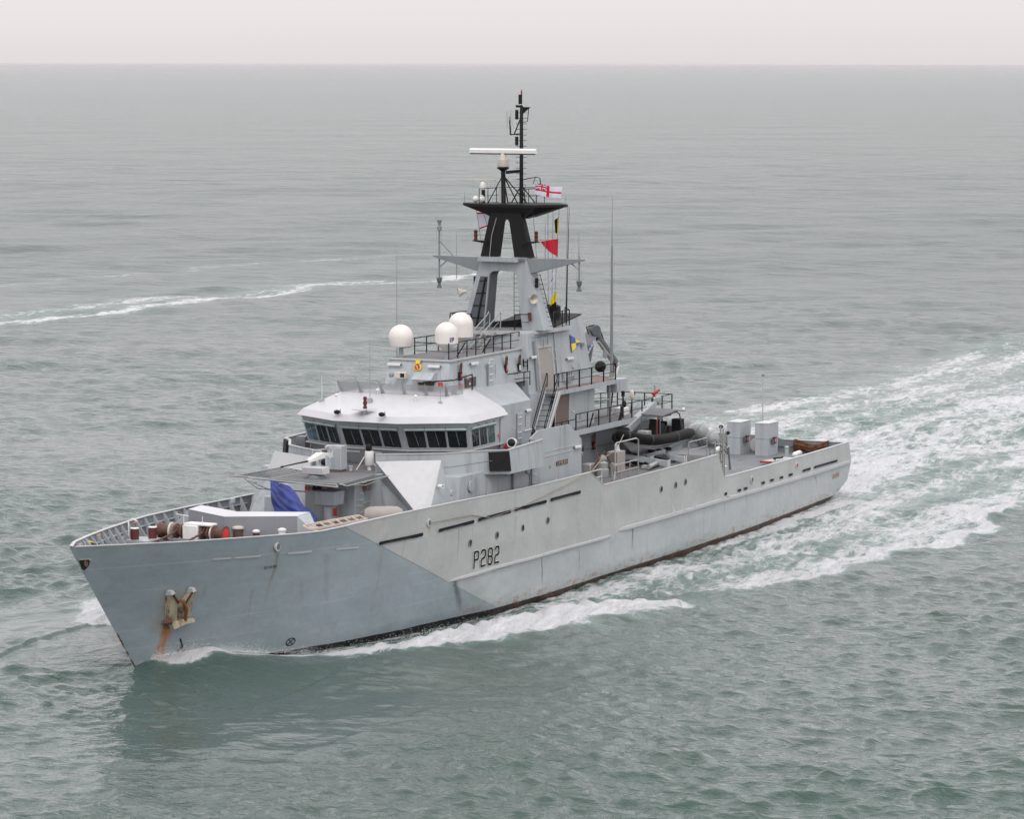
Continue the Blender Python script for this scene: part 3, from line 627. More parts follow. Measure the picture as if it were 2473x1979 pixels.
# wind deflector screen
scp = [(31.0, 3.75), (29.35, 3.05), (29.35, -3.03), (30.6, -3.05), (31.3, -2.75)]; scp = [(31.5, 3.1), (29.35, 3.05), (29.35, -2.75), (30.9, -2.95)]
m_ = MB(); top = []
for (x, y) in scp: pass
for (x0, y0), (x1, y1) in zip(scp[:-1], scp[1:]):
    m_.add([(x0, y0, 10.02), (x1, y1, 10.02), (x1-.18, y1*1.04, 10.55), (x0-.18, y0*1.04, 10.55)], [(0, 1, 2, 3)])
scn = sp('wind_screen', m_, SCREEN)
for y in (3.0, 1.95, .75, -.45, -1.65, -2.75): sp('screen_post', MB().plate([(29.36, y, 9.98), (29.75, y, 9.98), (29.17, y*1.04, 10.62)], .04, (0, 1, 0)), MID, scn)
# roof furniture
def antenna_base(x, y, z, h, parent=roof):
    b = sp('aerial_base', MB().hexa([(x-.13, y-.13, z-.05), (x+.13, y-.13, z-.05), (x+.13, y+.13, z-.05), (x-.13, y+.13, z-.05), (x-.09, y-.09, z+.22), (x+.09, y-.09, z+.22), (x+.09, y+.09, z+.22), (x-.09, y+.09, z+.22)]), ALU, parent)
    sp('whip_aerial', MB().tube([(x, y, z+.2), (x, y, z+h)], [.016, .007], 6), WHITE if h < 1.5 else MID, b)
def roofz(x, y): return 9.24+(10.02-9.24)*max(0, min(1, (x-26.4-max(0, abs(y)-1.7)*.65)/(29.3-26.4)))
for x, y, h in ((28.6, 3.7, 1.4), (28.1, .75, 3.2), (28.6, -2.85, 1.9), (29.6, 3.4, .5), (30.6, -2.6, 1.6)): antenna_base(x, y, roofz(x, y), h)
for x, y in ((28.9, 3.05), (28.6, -1.5), (29.2, .9)): sp('gps_dome', MB().lathe([(.03, 0), (.03, .2), (.1, .22), (.09, .28), (.02, .32)], (x, y, roofz(x, y)-.02), n=10), WHITE, roof)
o = sp('lamp_sponson', MB().prism([(26.0, .05), (26.9, -.25), (27.0, .65), (26.2, .75)], 9.50, 9.53).add([(26.4, .2, 9.2), (26.8, .2, 9.3), (26.8, .2, 9.5), (26.3, .2, 9.5)], [(0, 1, 2, 3)]), WHITEP, roof)
sp('steaming_lamp', MB().lathe([(.1, 0), (.1, .12), (.06, .14), (.1, .22), (.1, .36), (.06, .38), (.1, .46), (.08, .58), (.02, .6)], (26.75, .3, 9.53), n=12), DRED, o)
for x, y in ((26.35, 1.55), (26.25, -.95)):
    q = sp('flood_lamp', MB().ellip((x-.15, y, 9.36), (.14, .17, .11)), BLACK, roof); sp('bracket', MB().tube([(x+.05, y-.1, 9.22), (x-.02, y-.1, 9.5)], .02, 6), MID, q)
# bridge front strip lights (lower wall)
lamp_fix(27.40, .9, 7.30, .8, 'y', bridge); lamp_fix(27.40, -.3, 7.30, .9, 'y', bridge)
m_ = MB().box(28.2, 28.3, -2.9, -2.2, 7.22, 7.34); sp('strip_light', m_, WHITE, bridge)
# bridge aft casing behind the wing
m_ = MB().loft([[(32.4, -4.0, z), (36.6, -3.9, z), (36.6, 3.9, z), (32.4, 4.0, z)] for z in (6.72, 9.3)]); casing = sp('bridge_casing', m_, GREY)
m_ = MB(); m_.add([(32.67, -4.0, 9.28), (36.6, -3.9, 9.3), (39.0, -1.85, 9.93), (33.8, -1.95, 9.98), (32.67, 4.0, 9.28), (36.6, 3.9, 9.3), (39.0, 1.85, 9.93), (33.8, 1.95, 9.98)], [(0, 1, 2, 3), (7, 6, 5, 4), (3, 2, 6, 7), (1, 5, 6, 2)]); sp('casing_top', m_, GREY, casing)
wdoor(34.9, -3.92, 7.2, .65, 1.55, casing); lamp_fix(36.0, -3.92, 8.72, .5, 'x', casing)
k = MB().tube([(35.7, -3.98, 7.8), (36.6, -3.98, 7.82)], .025, 6); sp('grab_rail', k, WHITE, casing)
sp('door_leaf', MB().box(31.95, 32.75, -4.50, -4.44, 7.3, 8.8), GREY, bridge)
sp('sign_dot', MB().box(31.7, 31.85, -4.52, -4.47, 7.95, 8.05), ORANGE, bridge)
# searchlights on the wings
def searchlight(x, y, z):
    o = thing('searchlight', '', 'searchlight', (x, y, z), 'searchlights on the bridge wings')
    build('pedestal', MB().tube([(x, y, z), (x, y, z+.75)], .05, 8), MID, o)
    build('lamp_drum', MB().lathe([(.16, .0), (.2, .05), (.22, .3), (.25, .32), (.25, .38), (.2, .38)], (x+.15, y, z+.98), (-1, -.12, .05), 18), WHITE, o)
    build('lens', MB().lathe([(.20, .36), (.20, .385), (.01, .395)], (x+.15, y, z+.98), (-1, -.12, .05), 18), GLASS, o)
    build('yoke', MB().tube([(x, y-.27, z+.98), (x, y-.27, z+.75), (x, y+.27, z+.75), (x, y+.27, z+.98)], .025, 6), MID, o)
    return o
s1 = searchlight(31.2, -5.5, 6.74); s1['label'] = 'white drum searchlight on the port bridge wing beside the red hose reel'
s2 = dup(s1, (29.9, 5.0, 6.74), 'searchlight on the far bridge wing, left of the bridge windows')
hr = thing('hose_reel', 'red hose reel mounted in the recess behind the side bridge windows', 'hose reel', (32.35, -4.75, 6.74))
build('drum', MB().lathe([(.30, -.1), (.30, -.07), (.12, -.06), (.12, .06), (.30, .07), (.30, .1)], (32.35, -4.72, 7.30), (0, 1, 0), 18), RED, hr)
build('stand', MB().bar((32.35, -4.72, 6.74), (32.35, -4.72, 7.3), .08), RED, hr)
build('hand_wheel', MB().tube([(32.8+.14*math.cos(q), -4.9+.03, 7.15+.14*math.sin(q)) for q in [k*math.pi/6 for k in range(13)]], .02, 6), RED, hr)
mg = thing('machine_gun', 'black machine gun on a low mount at the aft end of the port bridge wing', 'machine gun', (33.5, -5.3, 7.55))
build('barrel', MB().tube([(33.9, -5.3, 7.9), (33.1, -5.5, 7.62)], .03, 8), BLACK, mg); build('receiver', MB().bar((34.3, -5.2, 8.02), (33.8, -5.32, 7.86), .11, .16), BLACK, mg); build('mount', MB().tube([(33.7, -5.35, 7.3), (33.7, -5.35, 7.85)], .04, 8), MID, mg)
# far wing equipment
sp('alidade_cabinet', MB().box(29.2, 29.7, 5.0, 5.5, 6.74, 7.7), MID)
# ---- upper house (radome deck)
u0 = mir([(31.4, 1.75), (39.3, 1.9)]); u1 = mir([(31.95, 1.70), (41.0, 1.62)])
uh = MB().loft([[(x, y, 9.9) for x, y in mir([(31.4, 1.75), (40.3, 1.9)])], [(x, y, 11.5) for x, y in mir([(31.95, 1.70), (41.0, 1.45)])]])
upper = sp('upper_house', uh, GREYR, bevel=.02)
m_ = MB().prism(mir([(31.92, 1.74), (41.1, 1.5)]), 11.48, 11.56); sp('radome_deck', m_, DECK)
k = MB(); k.bar((31.9, -1.76, 11.54), (41.0, -1.50, 11.54), .07, .1); k.bar((31.9, 1.76, 11.54), (31.9, -1.76, 11.54), .07, .1); sp('deck_edge', k, PANEL)
# vent hood and louvres
m_ = MB().hexa([(31.0, -1.1, 10.62), (31.7, -1.1, 10.62), (31.7, .0, 10.62), (31.0, 0., 10.62), (31.45, -1.1, 10.95), (31.9, -1.1, 10.95), (31.9, 0, 10.95), (31.45, 0, 10.95)]); m_.box(31.1, 31.6, -1.1, 0, 10.5, 10.62); vh = sp('vent_hood', m_, GREY, upper)
lv = MB(); lv.box(31.36, 31.5, -1.02, -.22, 10.08, 10.5); lo = sp('louvre', lv, plain('louvre_dark', (.03, .022, .016)), upper)
lv = MB(); 
for z in np.arange(10.11, 10.49, .075): lv.box(31.31, 31.37, -1.0, -.24, z, z+.025)
sp('louvre_slat', lv, plain('louvre_bronze', (.10, .065, .035)), lo)
lv = MB().box(33.4, 34.6, -1.83, -1.75, 10.08, 10.55); lo = sp('louvre', lv, plain('louvre_brown', (.06, .05, .045)), upper)
lv = MB(); 
for z in np.arange(10.12, 10.52, .08): lv.box(33.45, 34.55, -1.87, -1.82, z, z+.03)
sp('louvre_slat', lv, BROWN, lo)
lamp_fix(31.75, .95, 11.2, .72, 'y', upper); lamp_fix(31.75, -1.25, 11.18, .66, 'y', upper); lamp_fix(34.0, -1.80, 11.16, .8, 'x', upper)
# crest: rope ring with red centre and crown
cy_, cz_ = .02, 11.17; cx_ = 31.80
cr_ = sp('ship_crest', MB().lathe([(.2, -.03), (.2, .03), (.16, .06), (.15, .03)], (cx_-.02, cy_, cz_), (-1, 0, .32), 20), YELLOW, upper)
sp('crest_field', MB().lathe([(.155, 0), (.155, .045), (.01, .05)], (cx_-.02, cy_, cz_), (-1, 0, .32), 20), plain('crest_red', (.42, .03, .02)), cr_)
k = MB(); k.tube([(cx_-.09, cy_+.06, cz_+.08), (cx_-.09, cy_-.04, cz_+.05), (cx_-.09, cy_+.03, cz_), (cx_-.09, cy_-.05, cz_-.06)], .022, 6); sp('crest_device', k, plain('crest_white', (.75, .65, .5)), cr_)
sp('crown', MB().hexa([(cx_-.05, cy_-.11, cz_+.18), (cx_+.02, cy_-.11, cz_+.18), (cx_+.02, cy_+.09, cz_+.18), (cx_-.05, cy_+.09, cz_+.18), (cx_-.03, cy_-.15, cz_+.36), (cx_+.04, cy_-.15, cz_+.36), (cx_+.04, cy_+.12, cz_+.33), (cx_-.03, cy_+.12, cz_+.33)]), YELLOW, cr_)
# flood light box
fb = sp('flood_light', MB().box(31.2, 31.5, .42, 1.0, 10.62, 10.94), CREAM, upper, bevel=.03); sp('flood_glass', MB().box(31.19, 31.2, .47, .7, 10.68, 10.88), GLASS, fb)
sp('camera_head', MB().ellip((31.25, 1.22, 10.78), (.14, .13, .13)), MID, upper)
def extinguisher(x, y, z, parent, red=True):
    b = sp('extinguisher_holder', MB().box(x, x+.24, y-.10, y, z, z+.42), BLACK, parent)
    sp('extinguisher_sign', MB().box(x+.05, x+.19, y-.115, y-.10, z+.08, z+.34), plain('sign_red', (.5, .03, .03)) if red else WHITE, b)
    sp('hose_bundle', MB().tube([(x+.06, y-.06, z+.42), (x+.04, y-.1, z+.8), (x+.12, y-.1, z+.85), (x+.2, y-.08, z+.75), (x+.18, y-.06, z+.42)], .05, 6), RUSTY, b)
extinguisher(32.7, -1.78, 10.5, upper); extinguisher(38.0, -1.74, 10.45, upper); extinguisher(39.6, -1.72, 10.4, upper, False)
wdoor(35.9, -1.82, 9.95, .65, 1.15, upper)
for y, x in ((-1.42, 31.42),): sp('fire_notice', MB().box(x-.05, x-.02, y-.16, y+.1, 10.25, 10.5), plain('notice_red', (.55, .02, .02)), upper)
sp('fire_notice', MB().box(32.75, 32.95, -1.83, -1.80, 10.1, 10.35), plain('notice_red2', (.55, .02, .02)), upper)
k = MB(); k.tube([(30.9, -.75-.0, 10.02), (30.9, -.75, 10.52), (31.6, -2.1, 10.62), (33.3, -2.25, 10.78), (33.3, -2.25, 10.0)], .035, 6); sp('black_guard_rail', k, BLACK, upper)
rw = random.Random(77)
def wallfit(n, x0, x1, z0, z1, yf, par):
    for _ in range(n):
        x, z = rw.uniform(x0, x1), rw.uniform(z0, z1); y = yf(x, z); t = rw.random()
        if t < .3: sp('junction_box', MB().box(x, x+rw.uniform(.12, .28), y-.07, y+.02, z, z+rw.uniform(.12, .3)), rw.choice([GREY, PANEL, MID]), par)
        elif t < .55: sp('cable_run', MB().tube([(x, y-.02, z), (x, y-.02, z+rw.uniform(.3, .9))], .015, 5), rw.choice([MID, DARK]), par)
        elif t < .75: sp('grab_handle', MB().tube([(x, y, z), (x, y-.07, z), (x+.22, y-.07, z), (x+.22, y, z)], .014, 5), PANEL, par)
        elif t < .88: sp('vent_cap', MB().lathe([(.07, 0), (.08, .06), (.02, .08)], (x, y, z), (0, -1, 0), 10), rw.choice([MID, WHITE]), par)
        else: sp('small_plate', MB().box(x, x+.14, y-.02, y+.01, z, z+.1), rw.choice([WHITE, CREAM, DRED]), par)
wallfit(12, 26, 38.6, 4.9, 6.2, lambda x, z: -5.47, house); wallfit(9, 32.8, 39.8, 10.2, 11.2, lambda x, z: -1.80, upper); wallfit(6, 33.0, 36.2, 7.1, 9.0, lambda x, z: -3.97, casing)
k = MB(); k.tube([(28.2, -2.8-.9, 7.05), (31.8, -4.25, 7.08)], .02, 5); sp('cable_run', k, MID, bridge)
# ---- rails
RB = BLACK
def railing(name_parent, pts, h=.82, mat=RB, spacing=1.0, mid=1, r=.026, pr=.045, posts=True):
    pts = [Vector(p) for p in pts]; k = MB(); k.tube([p+Vector((0, 0, h)) for p in pts], r, 6)
    for j in range(mid): k.tube([p+Vector((0, 0, h*(j+1)/(mid+1))) for p in pts], r*.6, 5)
    o = sp('railing', k, mat, name_parent)
    if posts:
        first = True
        for i, (p, q) in enumerate(zip(pts[:-1], pts[1:])):
            L = (q-p).length; n = max(1, round(L/spacing))
            for t in range(n+(i == len(pts)-2)):
                c = p+(q-p)*t/n
                b = sp('rail_post', MB().bar(c, c+Vector((0, 0, h)), pr, pr), mat, o)
    return o
railing(upper, [(32.1, -1.55, 11.56), (40.6, -1.35, 11.56)], spacing=1.05, mid=1)
railing(upper, [(33.2, 1.6, 11.56), (39.6, 1.5, 11.56)], spacing=1.3, mid=1)
railing(upper, [(32.1, .3, 11.56), (32.1, -1.55, 11.56)], spacing=.9, posts=False)
for x in (34.1, 37.0): sp('rail_stay', MB().bar((x, -1.48, 12.3), (x, -1.0, 11.56), .05), RB, upper)
# ---- radomes
def radome(x, y, z, r, hs_, neck):
    o = thing('radome', '', 'radome', (x, y, z), 'white radomes on the roof deck')
    build('pedestal', MB().tube([(x, y, z), (x, y, z+.62)], .12, 12), GREY, o, )
    build('dome_base', MB().lathe([(.12, .35), (.2, .5), (r*.9, .74), (r, .80), (r, .84)] if neck else [(.12, .5), (r*.8, .55), (r*.86, .6)], (x, y, z), n=24), WHITE, o)
    pr = ([(r, .80), (r*1.0, .80+hs_)] if neck else [(r*.84, .56), (r*.97, .56+hs_*.6), (r, .56+hs_*1.1)])
    z1 = pr[-1][1]
    pr += [(r*math.cos(a), z1+r*math.sin(a)) for a in [k*math.pi/20 for k in range(1, 11)]]
    build('dome', MB().lathe(pr, (x, y, z), n=32), DOME, o); return o
a1 = radome(32.55, 1.35, 11.56, .62, .42, False); a1['label'] = 'white radome at the far corner of the roof deck, leftmost of the three'
a2 = radome(32.55, -1.2, 11.56, .575, .48, True); a2['label'] = 'white radome marked IP standing on the near front corner of the roof deck'
k = text('IP', 0, 0, .20, .20, .05, lambda a, b: (32.55+.59*math.cos(3.93+a*1.69), -1.2+.59*math.sin(3.93+a*1.69), 12.46+b), .9); build('dome_lettering', k, plain('navy_letter', (.03, .05, .2)), a2)
a3 = radome(36.6, .03, 11.56, .63, .62, True); a3['label'] = 'largest white radome, behind the one marked IP and in front of the mast stairs'
# ---- funnel block
fz = lambda x: 12.42
m_ = MB().loft([[(40.3, -2.25, 6.9), (48.1, -2.35, 6.9), (48.1, 2.35, 6.9), (40.3, 2.25, 6.9)], [(40.45, -1.95, 12.3), (43.7, -2.0, 12.3), (43.7, 2.0, 12.3), (40.45, 1.95, 12.3)]]) if False else MB()
m_.loft([[(x, y, z) for x, y in mir([(40.2, 2.2), (43.0, 2.3), (48.0, 2.3)])] for z in (6.9, 9.2)])
m_.hexa([(40.2, -2.1, 9.2), (47.9, -2.2, 9.2), (47.9, 2.2, 9.2), (40.2, 2.1, 9.2), (40.6, -1.8, 12.3), (43.7, -1.85, 12.3), (43.7, 1.85, 12.3), (40.6, 1.8, 12.3)])
m_.hexa([(43.7, -2.15, 9.2), (48.1, -2.2, 9.2), (48.1, 2.2, 9.2), (43.7, 2.15, 9.2), (43.7, -1.85, 12.36), (47.6, -1.7, 12.84), (47.6, 1.7, 12.84), (43.7, 1.85, 12.36)])
funnel = sp('funnel_casing', m_, GREYR, bevel=.02)
m_ = MB().hexa([(43.7, -1.85, 12.38), (47.6, -1.72, 12.85), (47.6, 1.72, 12.85), (43.7, 1.85, 12.38), (43.7, -1.8, 12.43), (47.58, -1.68, 12.9), (47.58, 1.68, 12.9), (43.7, 1.8, 12.43)]); sp('funnel_top', m_, BLACKM, funnel)
sp('exhaust_stack', MB().lathe([(.72, 0), (.70, .62), (.62, .66), (.56, .5)], (46.3, -.3, 12.72), n=24), BLACKM, funnel); sp('exhaust_stack', MB().lathe([(.3, 0), (.3, .75), (.2, .78)], (44.9, -.75, 12.5), n=16), BLACKM, funnel)
wallfit(12, 41.0, 47.4, 9.4, 11.9, lambda x, z: -(2.2-(z-9.2)/(12.6-9.2)*.38), funnel); wallfit(6, 44.8, 47.8, 7.2, 8.7, lambda x, z: -2.3, funnel)
# mast platform
m_ = MB().prism([(40.6, -1.0), (41.6, -1.95), (43.6, -2.1), (45.6, -2.0), (45.6, -1.7), (43.7, -1.75), (43.7, 1.8), (41.6, 1.95), (40.0, 1.2)], 12.28, 12.42); plat = sp('mast_platform', m_, DECK)
k = MB(); P_ = [(40.0, 1.2), (40.6, -1.0), (41.6, -1.97), (43.6, -2.12), (45.62, -2.02)]
for p, q in zip(P_[:-1], P_[1:]): k.bar((*p, 12.32), (*q, 12.32), .06, .2)
sp('platform_edge', k, PANEL, plat)
railing(plat, [(41.0, -.9, 12.42), (41.7, -1.85, 12.42), (43.6, -2.0, 12.42), (45.5, -1.95, 12.42), (45.5, -1.7, 12.55)], spacing=.95)
railing(plat, [(40.3, 2.5, 12.42), (41.6, 2.6, 12.42), (44.5, 2.0, 12.42)], spacing=1.1)
railing(plat, [(40.4, 1.3, 12.42), (40.4, 2.4, 12.42)], spacing=1.1)
# low black fairing between the mast feet
m_ = MB().plate([(42.4, 1.2, 12.43), (43.6, -1.2, 12.43), (43.6, -1.3, 12.95), (43.2, -.4, 12.85), (42.5, 1.0, 12.7)], .4, (.3, .1, 0)); sp('mast_fairing', m_, BLACKM, plat)
# aluminium stairs from radome deck to mast platform
def stairs(p0, p1, wdt, n, smat, tmat, rail=True, rmat=None, rh=.8):
    p0, p1 = Vector(p0), Vector(p1); d_ = p1-p0; side_ = Vector((-d_.y, d_.x, 0)).normalized()*wdt/2 if abs(d_.x)+abs(d_.y) > .01 else Vector((0, wdt/2, 0))
    k = MB(); k.bar(p0+side_, p1+side_, .05, .16); k.bar(p0-side_, p1-side_, .05, .16); o = sp('stairs', k, smat)
    for i in range(n):
        c = p0+d_*(i+.6)/n; f = Vector((d_.x, d_.y, 0)).normalized()*.11
        k = MB(); k.add([c+side_+f, c-side_+f, c-side_-f, c+side_-f]+[q-Vector((0, 0, .035)) for q in (c+side_+f, c-side_+f, c-side_-f, c+side_-f)], [(0, 1, 2, 3), (7, 6, 5, 4), (0, 4, 5, 1), (1, 5, 6, 2), (2, 6, 7, 3), (3, 7, 4, 0)])
        sp('tread', k, tmat, o)
    if rail:
        for s_ in (-1, 1):
            q0, q1 = p0+side_*s_, p1+side_*s_; up = Vector((0, 0, rh))
            sp('stair_handrail', MB().tube([q0+Vector((0, 0, .3)), q0+up*.9+d_*.03, q1+up, q1+up*1.12+d_*.05, q1+up*.9+d_*.12, q1+d_*.10], .028, 6).tube([q0+up*.5+d_*.05, q1+up*.5], .018, 5), rmat or smat, o)
    return o
stairs((38.4, .15, 11.56), (40.7, .2, 12.42), .62, 6, ALU, ALU)
# crane deck
m_ = MB().prism([(41.9, -2.15), (41.9, -2.75), (49.9, -2.75), (51.6, -1.9), (51.6, 2.4), (47.9, 2.4), (47.9, -2.15)], 8.98, 9.2); cdk = sp('crane_deck', m_, GREYR)
m_ = MB().prism([(41.95, -2.2), (41.95, -2.70), (49.85, -2.70), (51.5, -1.85), (51.5, 2.3), (48.0, 2.3), (48.0, -2.2)], 9.2, 9.215); sp('deck_planking', m_, paint('reddish_deck', (.20, .14, .12), .8, .2, 0, 1.2), cdk)
railing(cdk, [(42.0, -2.72, 9.2), (49.8, -2.72, 9.2)], spacing=1.5, mid=1, h=.9, pr=.06)
railing(cdk, [(49.8, -2.72, 9.2), (51.4, -1.9, 9.2)], spacing=1.6, h=.9)
m_ = MB().box(50.9, 52.3, -2.35, -1.7, 8.4, 9.1); sp('junction_cabinet', m_, GREY, cdk, bevel=.02)
sp('deck_pillar', MB().tube([(50.8, -1.9, 6.95), (50.8, -1.9, 9.0)], .1, 10), GREY, cdk)
sp('deck_pillar', MB().tube([(48.8, -2.3, 8.1), (49.9, -2.3, 8.1)], .06, 8), MID, cdk)
k = MB().box(48.15, 49.5, -1.9, -1.3, 8.0, 8.06).box(48.2, 49.2, -1.8, -1.4, 8.55, 8.62).box(48.25, 48.65, -1.7, -1.5, 8.1, 8.4); sp('hanging_rack', k, MID, cdk)
# doors on the funnel side
def pdoor(x0, x1, z0, z1, y0, y1, mat, nm='louvred_door'):
    m_ = MB().hexa([(x0, y0-.03, z0), (x1, y0-.03, z0), (x1, y0+.05, z0), (x0, y0+.05, z0), (x0, y1-.03, z1), (x1, y1-.03, z1), (x1, y1+.05, z1), (x0, y1+.05, z1)]); d = sp(nm, m_, mat, funnel)
    f = MB(); 
    for a, b, c, e in ((x0-.05, z0, x0-.05, z1+.05), (x1+.05, z0, x1+.05, z1+.05), (x0-.05, z1+.05, x1+.05, z1+.05)):
        ya = y0+(y1-y0)*(b-z0)/(z1-z0); yb = y0+(y1-y0)*(e-z0)/(z1-z0); f.bar((a, ya-.04, b), (c, yb-.04, e), .08, .08)
    sp('door_frame', f, PANEL, d); return d
pdoor(41.6, 43.25, 9.25, 11.45, -2.13, -1.89, BEIGE); pdoor(42.9, 44.6, 6.97, 8.9, -2.3, -2.3, BROWN)
sp('door_post', MB().bar((42.55, -2.4, 6.95), (42.55, -2.4, 8.95), .14), BLACK, funnel)
k = MB(); k.tube([(41.15, -2.15, 9.3), (41.15, -1.95, 11.9)], .06, 8); k.tube([(41.15, -1.98, 12.1), (43.4, -1.95, 12.1), (43.6, -1.93, 12.28)], .03, 6); k.tube([(43.55, -1.93, 12.2), (43.65, -2.15, 9.4)], .03, 6); sp('pipework', k, MID, funnel)
def fy(x, z): return -(2.2-(z-9.2)/(12.6-9.2)*.42)-.01
lamp_fix(40.55, -2.03, 11.0, .6, 'x', funnel); lamp_fix(44.95, -2.05, 10.6, .75, 'x', funnel)
k = MB(); k.tube([(45.3, -2.22, 9.95), (47.7, -2.22, 10.05), (47.9, -2.1, 10.0)], .035, 6); sp('grab_rail', k, GREY, funnel)
m_ = MB().box(44.3, 45.2, -2.28, -2.14, 9.5, 10.05); cb = sp('shackle_board', m_, GREY, funnel)
k = MB(); 
for i in range(6): k.tube([(44.42+.28*(i % 3), -2.29, 9.65+.24*(i//3)), (44.5+.28*(i % 3), -2.31, 9.72+.24*(i//3))], .035, 6)
sp('shackle', k, DARK, cb)
# fishery protection pennant painted on the funnel: quartered blue / yellow triangle
def tri(pts, mat, nm, par):
    m_ = MB(); m_.add([(x, fy(x, z)-.02-(x-44)*.0, z) for x, z in pts], [tuple(range(len(pts)))[::-1]]); return sp(nm, m_, mat, par)
x0_, x1_, zt_, zm_, zb3 = 45.75, 46.98, 11.86, 11.42, 10.99
xm_ = x0_+.58; fr_ = (xm_-x0_)/(x1_-x0_)
pb_ = sp('painted_pennant', MB().plate([(x0_-.03, fy(0, zt_)+.0, zt_+.04), (x0_-.03, fy(0, zb3), zb3-.04), (x1_+.05, fy(0, zm_), zm_)], .02, (0, 1, .1)), plain('pennant_edge', (.10, .12, .2)), funnel)
za_, zc_ = zt_+(zm_-zt_)*fr_, zb3+(zm_-zb3)*fr_
tri([(x0_, zt_), (xm_, za_), (xm_, zm_), (x0_, zm_)], BLUE, 'blue_quarter', pb_); tri([(xm_, za_), (x1_, zm_), (xm_, zm_)], YELLOW, 'yellow_quarter', pb_)
tri([(x0_, zm_), (xm_, zm_), (xm_, zc_), (x0_, zb3)], YELLOW, 'yellow_quarter', pb_); tri([(xm_, zm_), (x1_, zm_), (xm_, zc_)], BLUE, 'blue_quarter', pb_)
# walkway (boat deck level above) and after platform
m_ = MB().prism([(36.6, -5.4), (39.3, -5.4), (41.0, -3.0), (57.2, -3.05), (57.2, .4), (54.5, 1.3), (48.0, 2.6), (36.6, 3.9)], 6.70, 6.98); wk = sp('upper_walkway', m_, GREY)
m_ = MB().prism([(36.6, -5.3), (39.3, -5.3), (41.0, -2.95), (57.1, -3.0), (57.1, .35), (54.5, 1.25), (48.0, 2.5), (36.6, 3.9)], 6.98, 6.995); sp('walkway_surface', m_, DECK, wk)
m_ = MB().box(39.3, 55.8, -2.3, .4, 4.72, 6.70); bay = sp('boat_bay_wall', m_, MID)
k = MB(); k.bar((40, -2.33, 5.75), (55.7, -2.33, 5.75), .06, .06); sp('wall_rib', k, MID, bay)
sp('after_screen_wall', MB().plate([(39.3, -5.45, 4.6), (39.3, -2.3, 4.6), (39.3, -2.3, 6.9), (39.3, -5.45, 7.1)], .08, (-1, 0, 0)), GREY)
k = MB(); k.tube([(39.5, -5.4, 6.5), (39.7, -5.35, 6.3), (39.75, -5.3, 5.2), (39.6, -5.3, 4.9)], .03, 6); k.box(39.3, 39.6, -5.5, -5.2, 6.45, 6.7); sp('downpipe', k, BLACK)
railing(wk, [(44.2, -2.95, 6.98), (51.5, -2.95, 6.98), (57.0, -2.98, 6.98), (57.0, .35, 6.98)], spacing=1.35, mid=1, h=.85, pr=.055)
railing(wk, [(41.5, -2.95, 6.98), (44.2, -2.95, 6.98)], spacing=1.0, mid=0, h=.6)
railing(wk, [(57.0, .35, 6.98), (54.4, 1.25, 6.98), (50.6, 2.0, 6.98)], spacing=1.8, mid=2, h=.85, pr=.04)
for x in (46.4, 50.2, 54.6): sp('rail_stay', MB().bar((x, -2.95, 7.7), (x-.45, -2.95, 7.0), .06), RB, wk)
k = MB(); k.tube([(52.3, -1.7, 8.5), (53.2, -1.2, 8.15), (54.2, -.8, 8.5), (57, .2, 8.3), (57, .3, 7.85)], .03, 6); sp('guard_pipe', k, BLACK, wk)
b_ = sp('deck_box', MB().box(52.3, 53.1, -2.1, -1.5, 6.99, 7.4), WHITE, wk, bevel=.03)
extinguisher(47.6, -2.36, 5.6, bay)
# stairs: crane deck down to bridge-deck level
stairs((38.9, -3.25, 6.98), (41.9, -2.6, 9.2), .62, 9, GREY, DARK, True, BLACK, .75)
k = MB(); k.bar((39.0, -3.65, 7.0), (42.1, -2.98, 9.15), .08, .22); sp('stair_stringer', k, PANEL)
k = MB(); 
for y in (-1.95, -1.72): k.bar((40.4, y, 9.95), (40.35, y, 11.0), .05)
for z in np.arange(10.05, 11.0, .2): k.bar((40.4, -1.95, z), (40.4, -1.72, z), .03)
sp('vertical_ladder', k, BLACK, upper)
k = MB(); k.tube([(38.0, -1.95, 10.4), (39.9, -2.3, 10.42), (39.9, -2.3, 9.7)], .03, 6).tube([(39.4, -2.2, 9.7), (39.4, -2.2, 10.4)], .03, 6).tube([(38.6, -2.05, 10.1), (39.9, -2.3, 10.1)], .02, 6); sp('landing_rail', k, BLACK, upper)
sp('warning_sign', MB().box(40.25, 40.7, -4.0, -3.96, 6.99, 7.3), YELLOW, wk); sp('warning_sign_base', MB().box(40.25, 40.7, -4.02, -3.97, 6.99, 7.12), RED, wk)
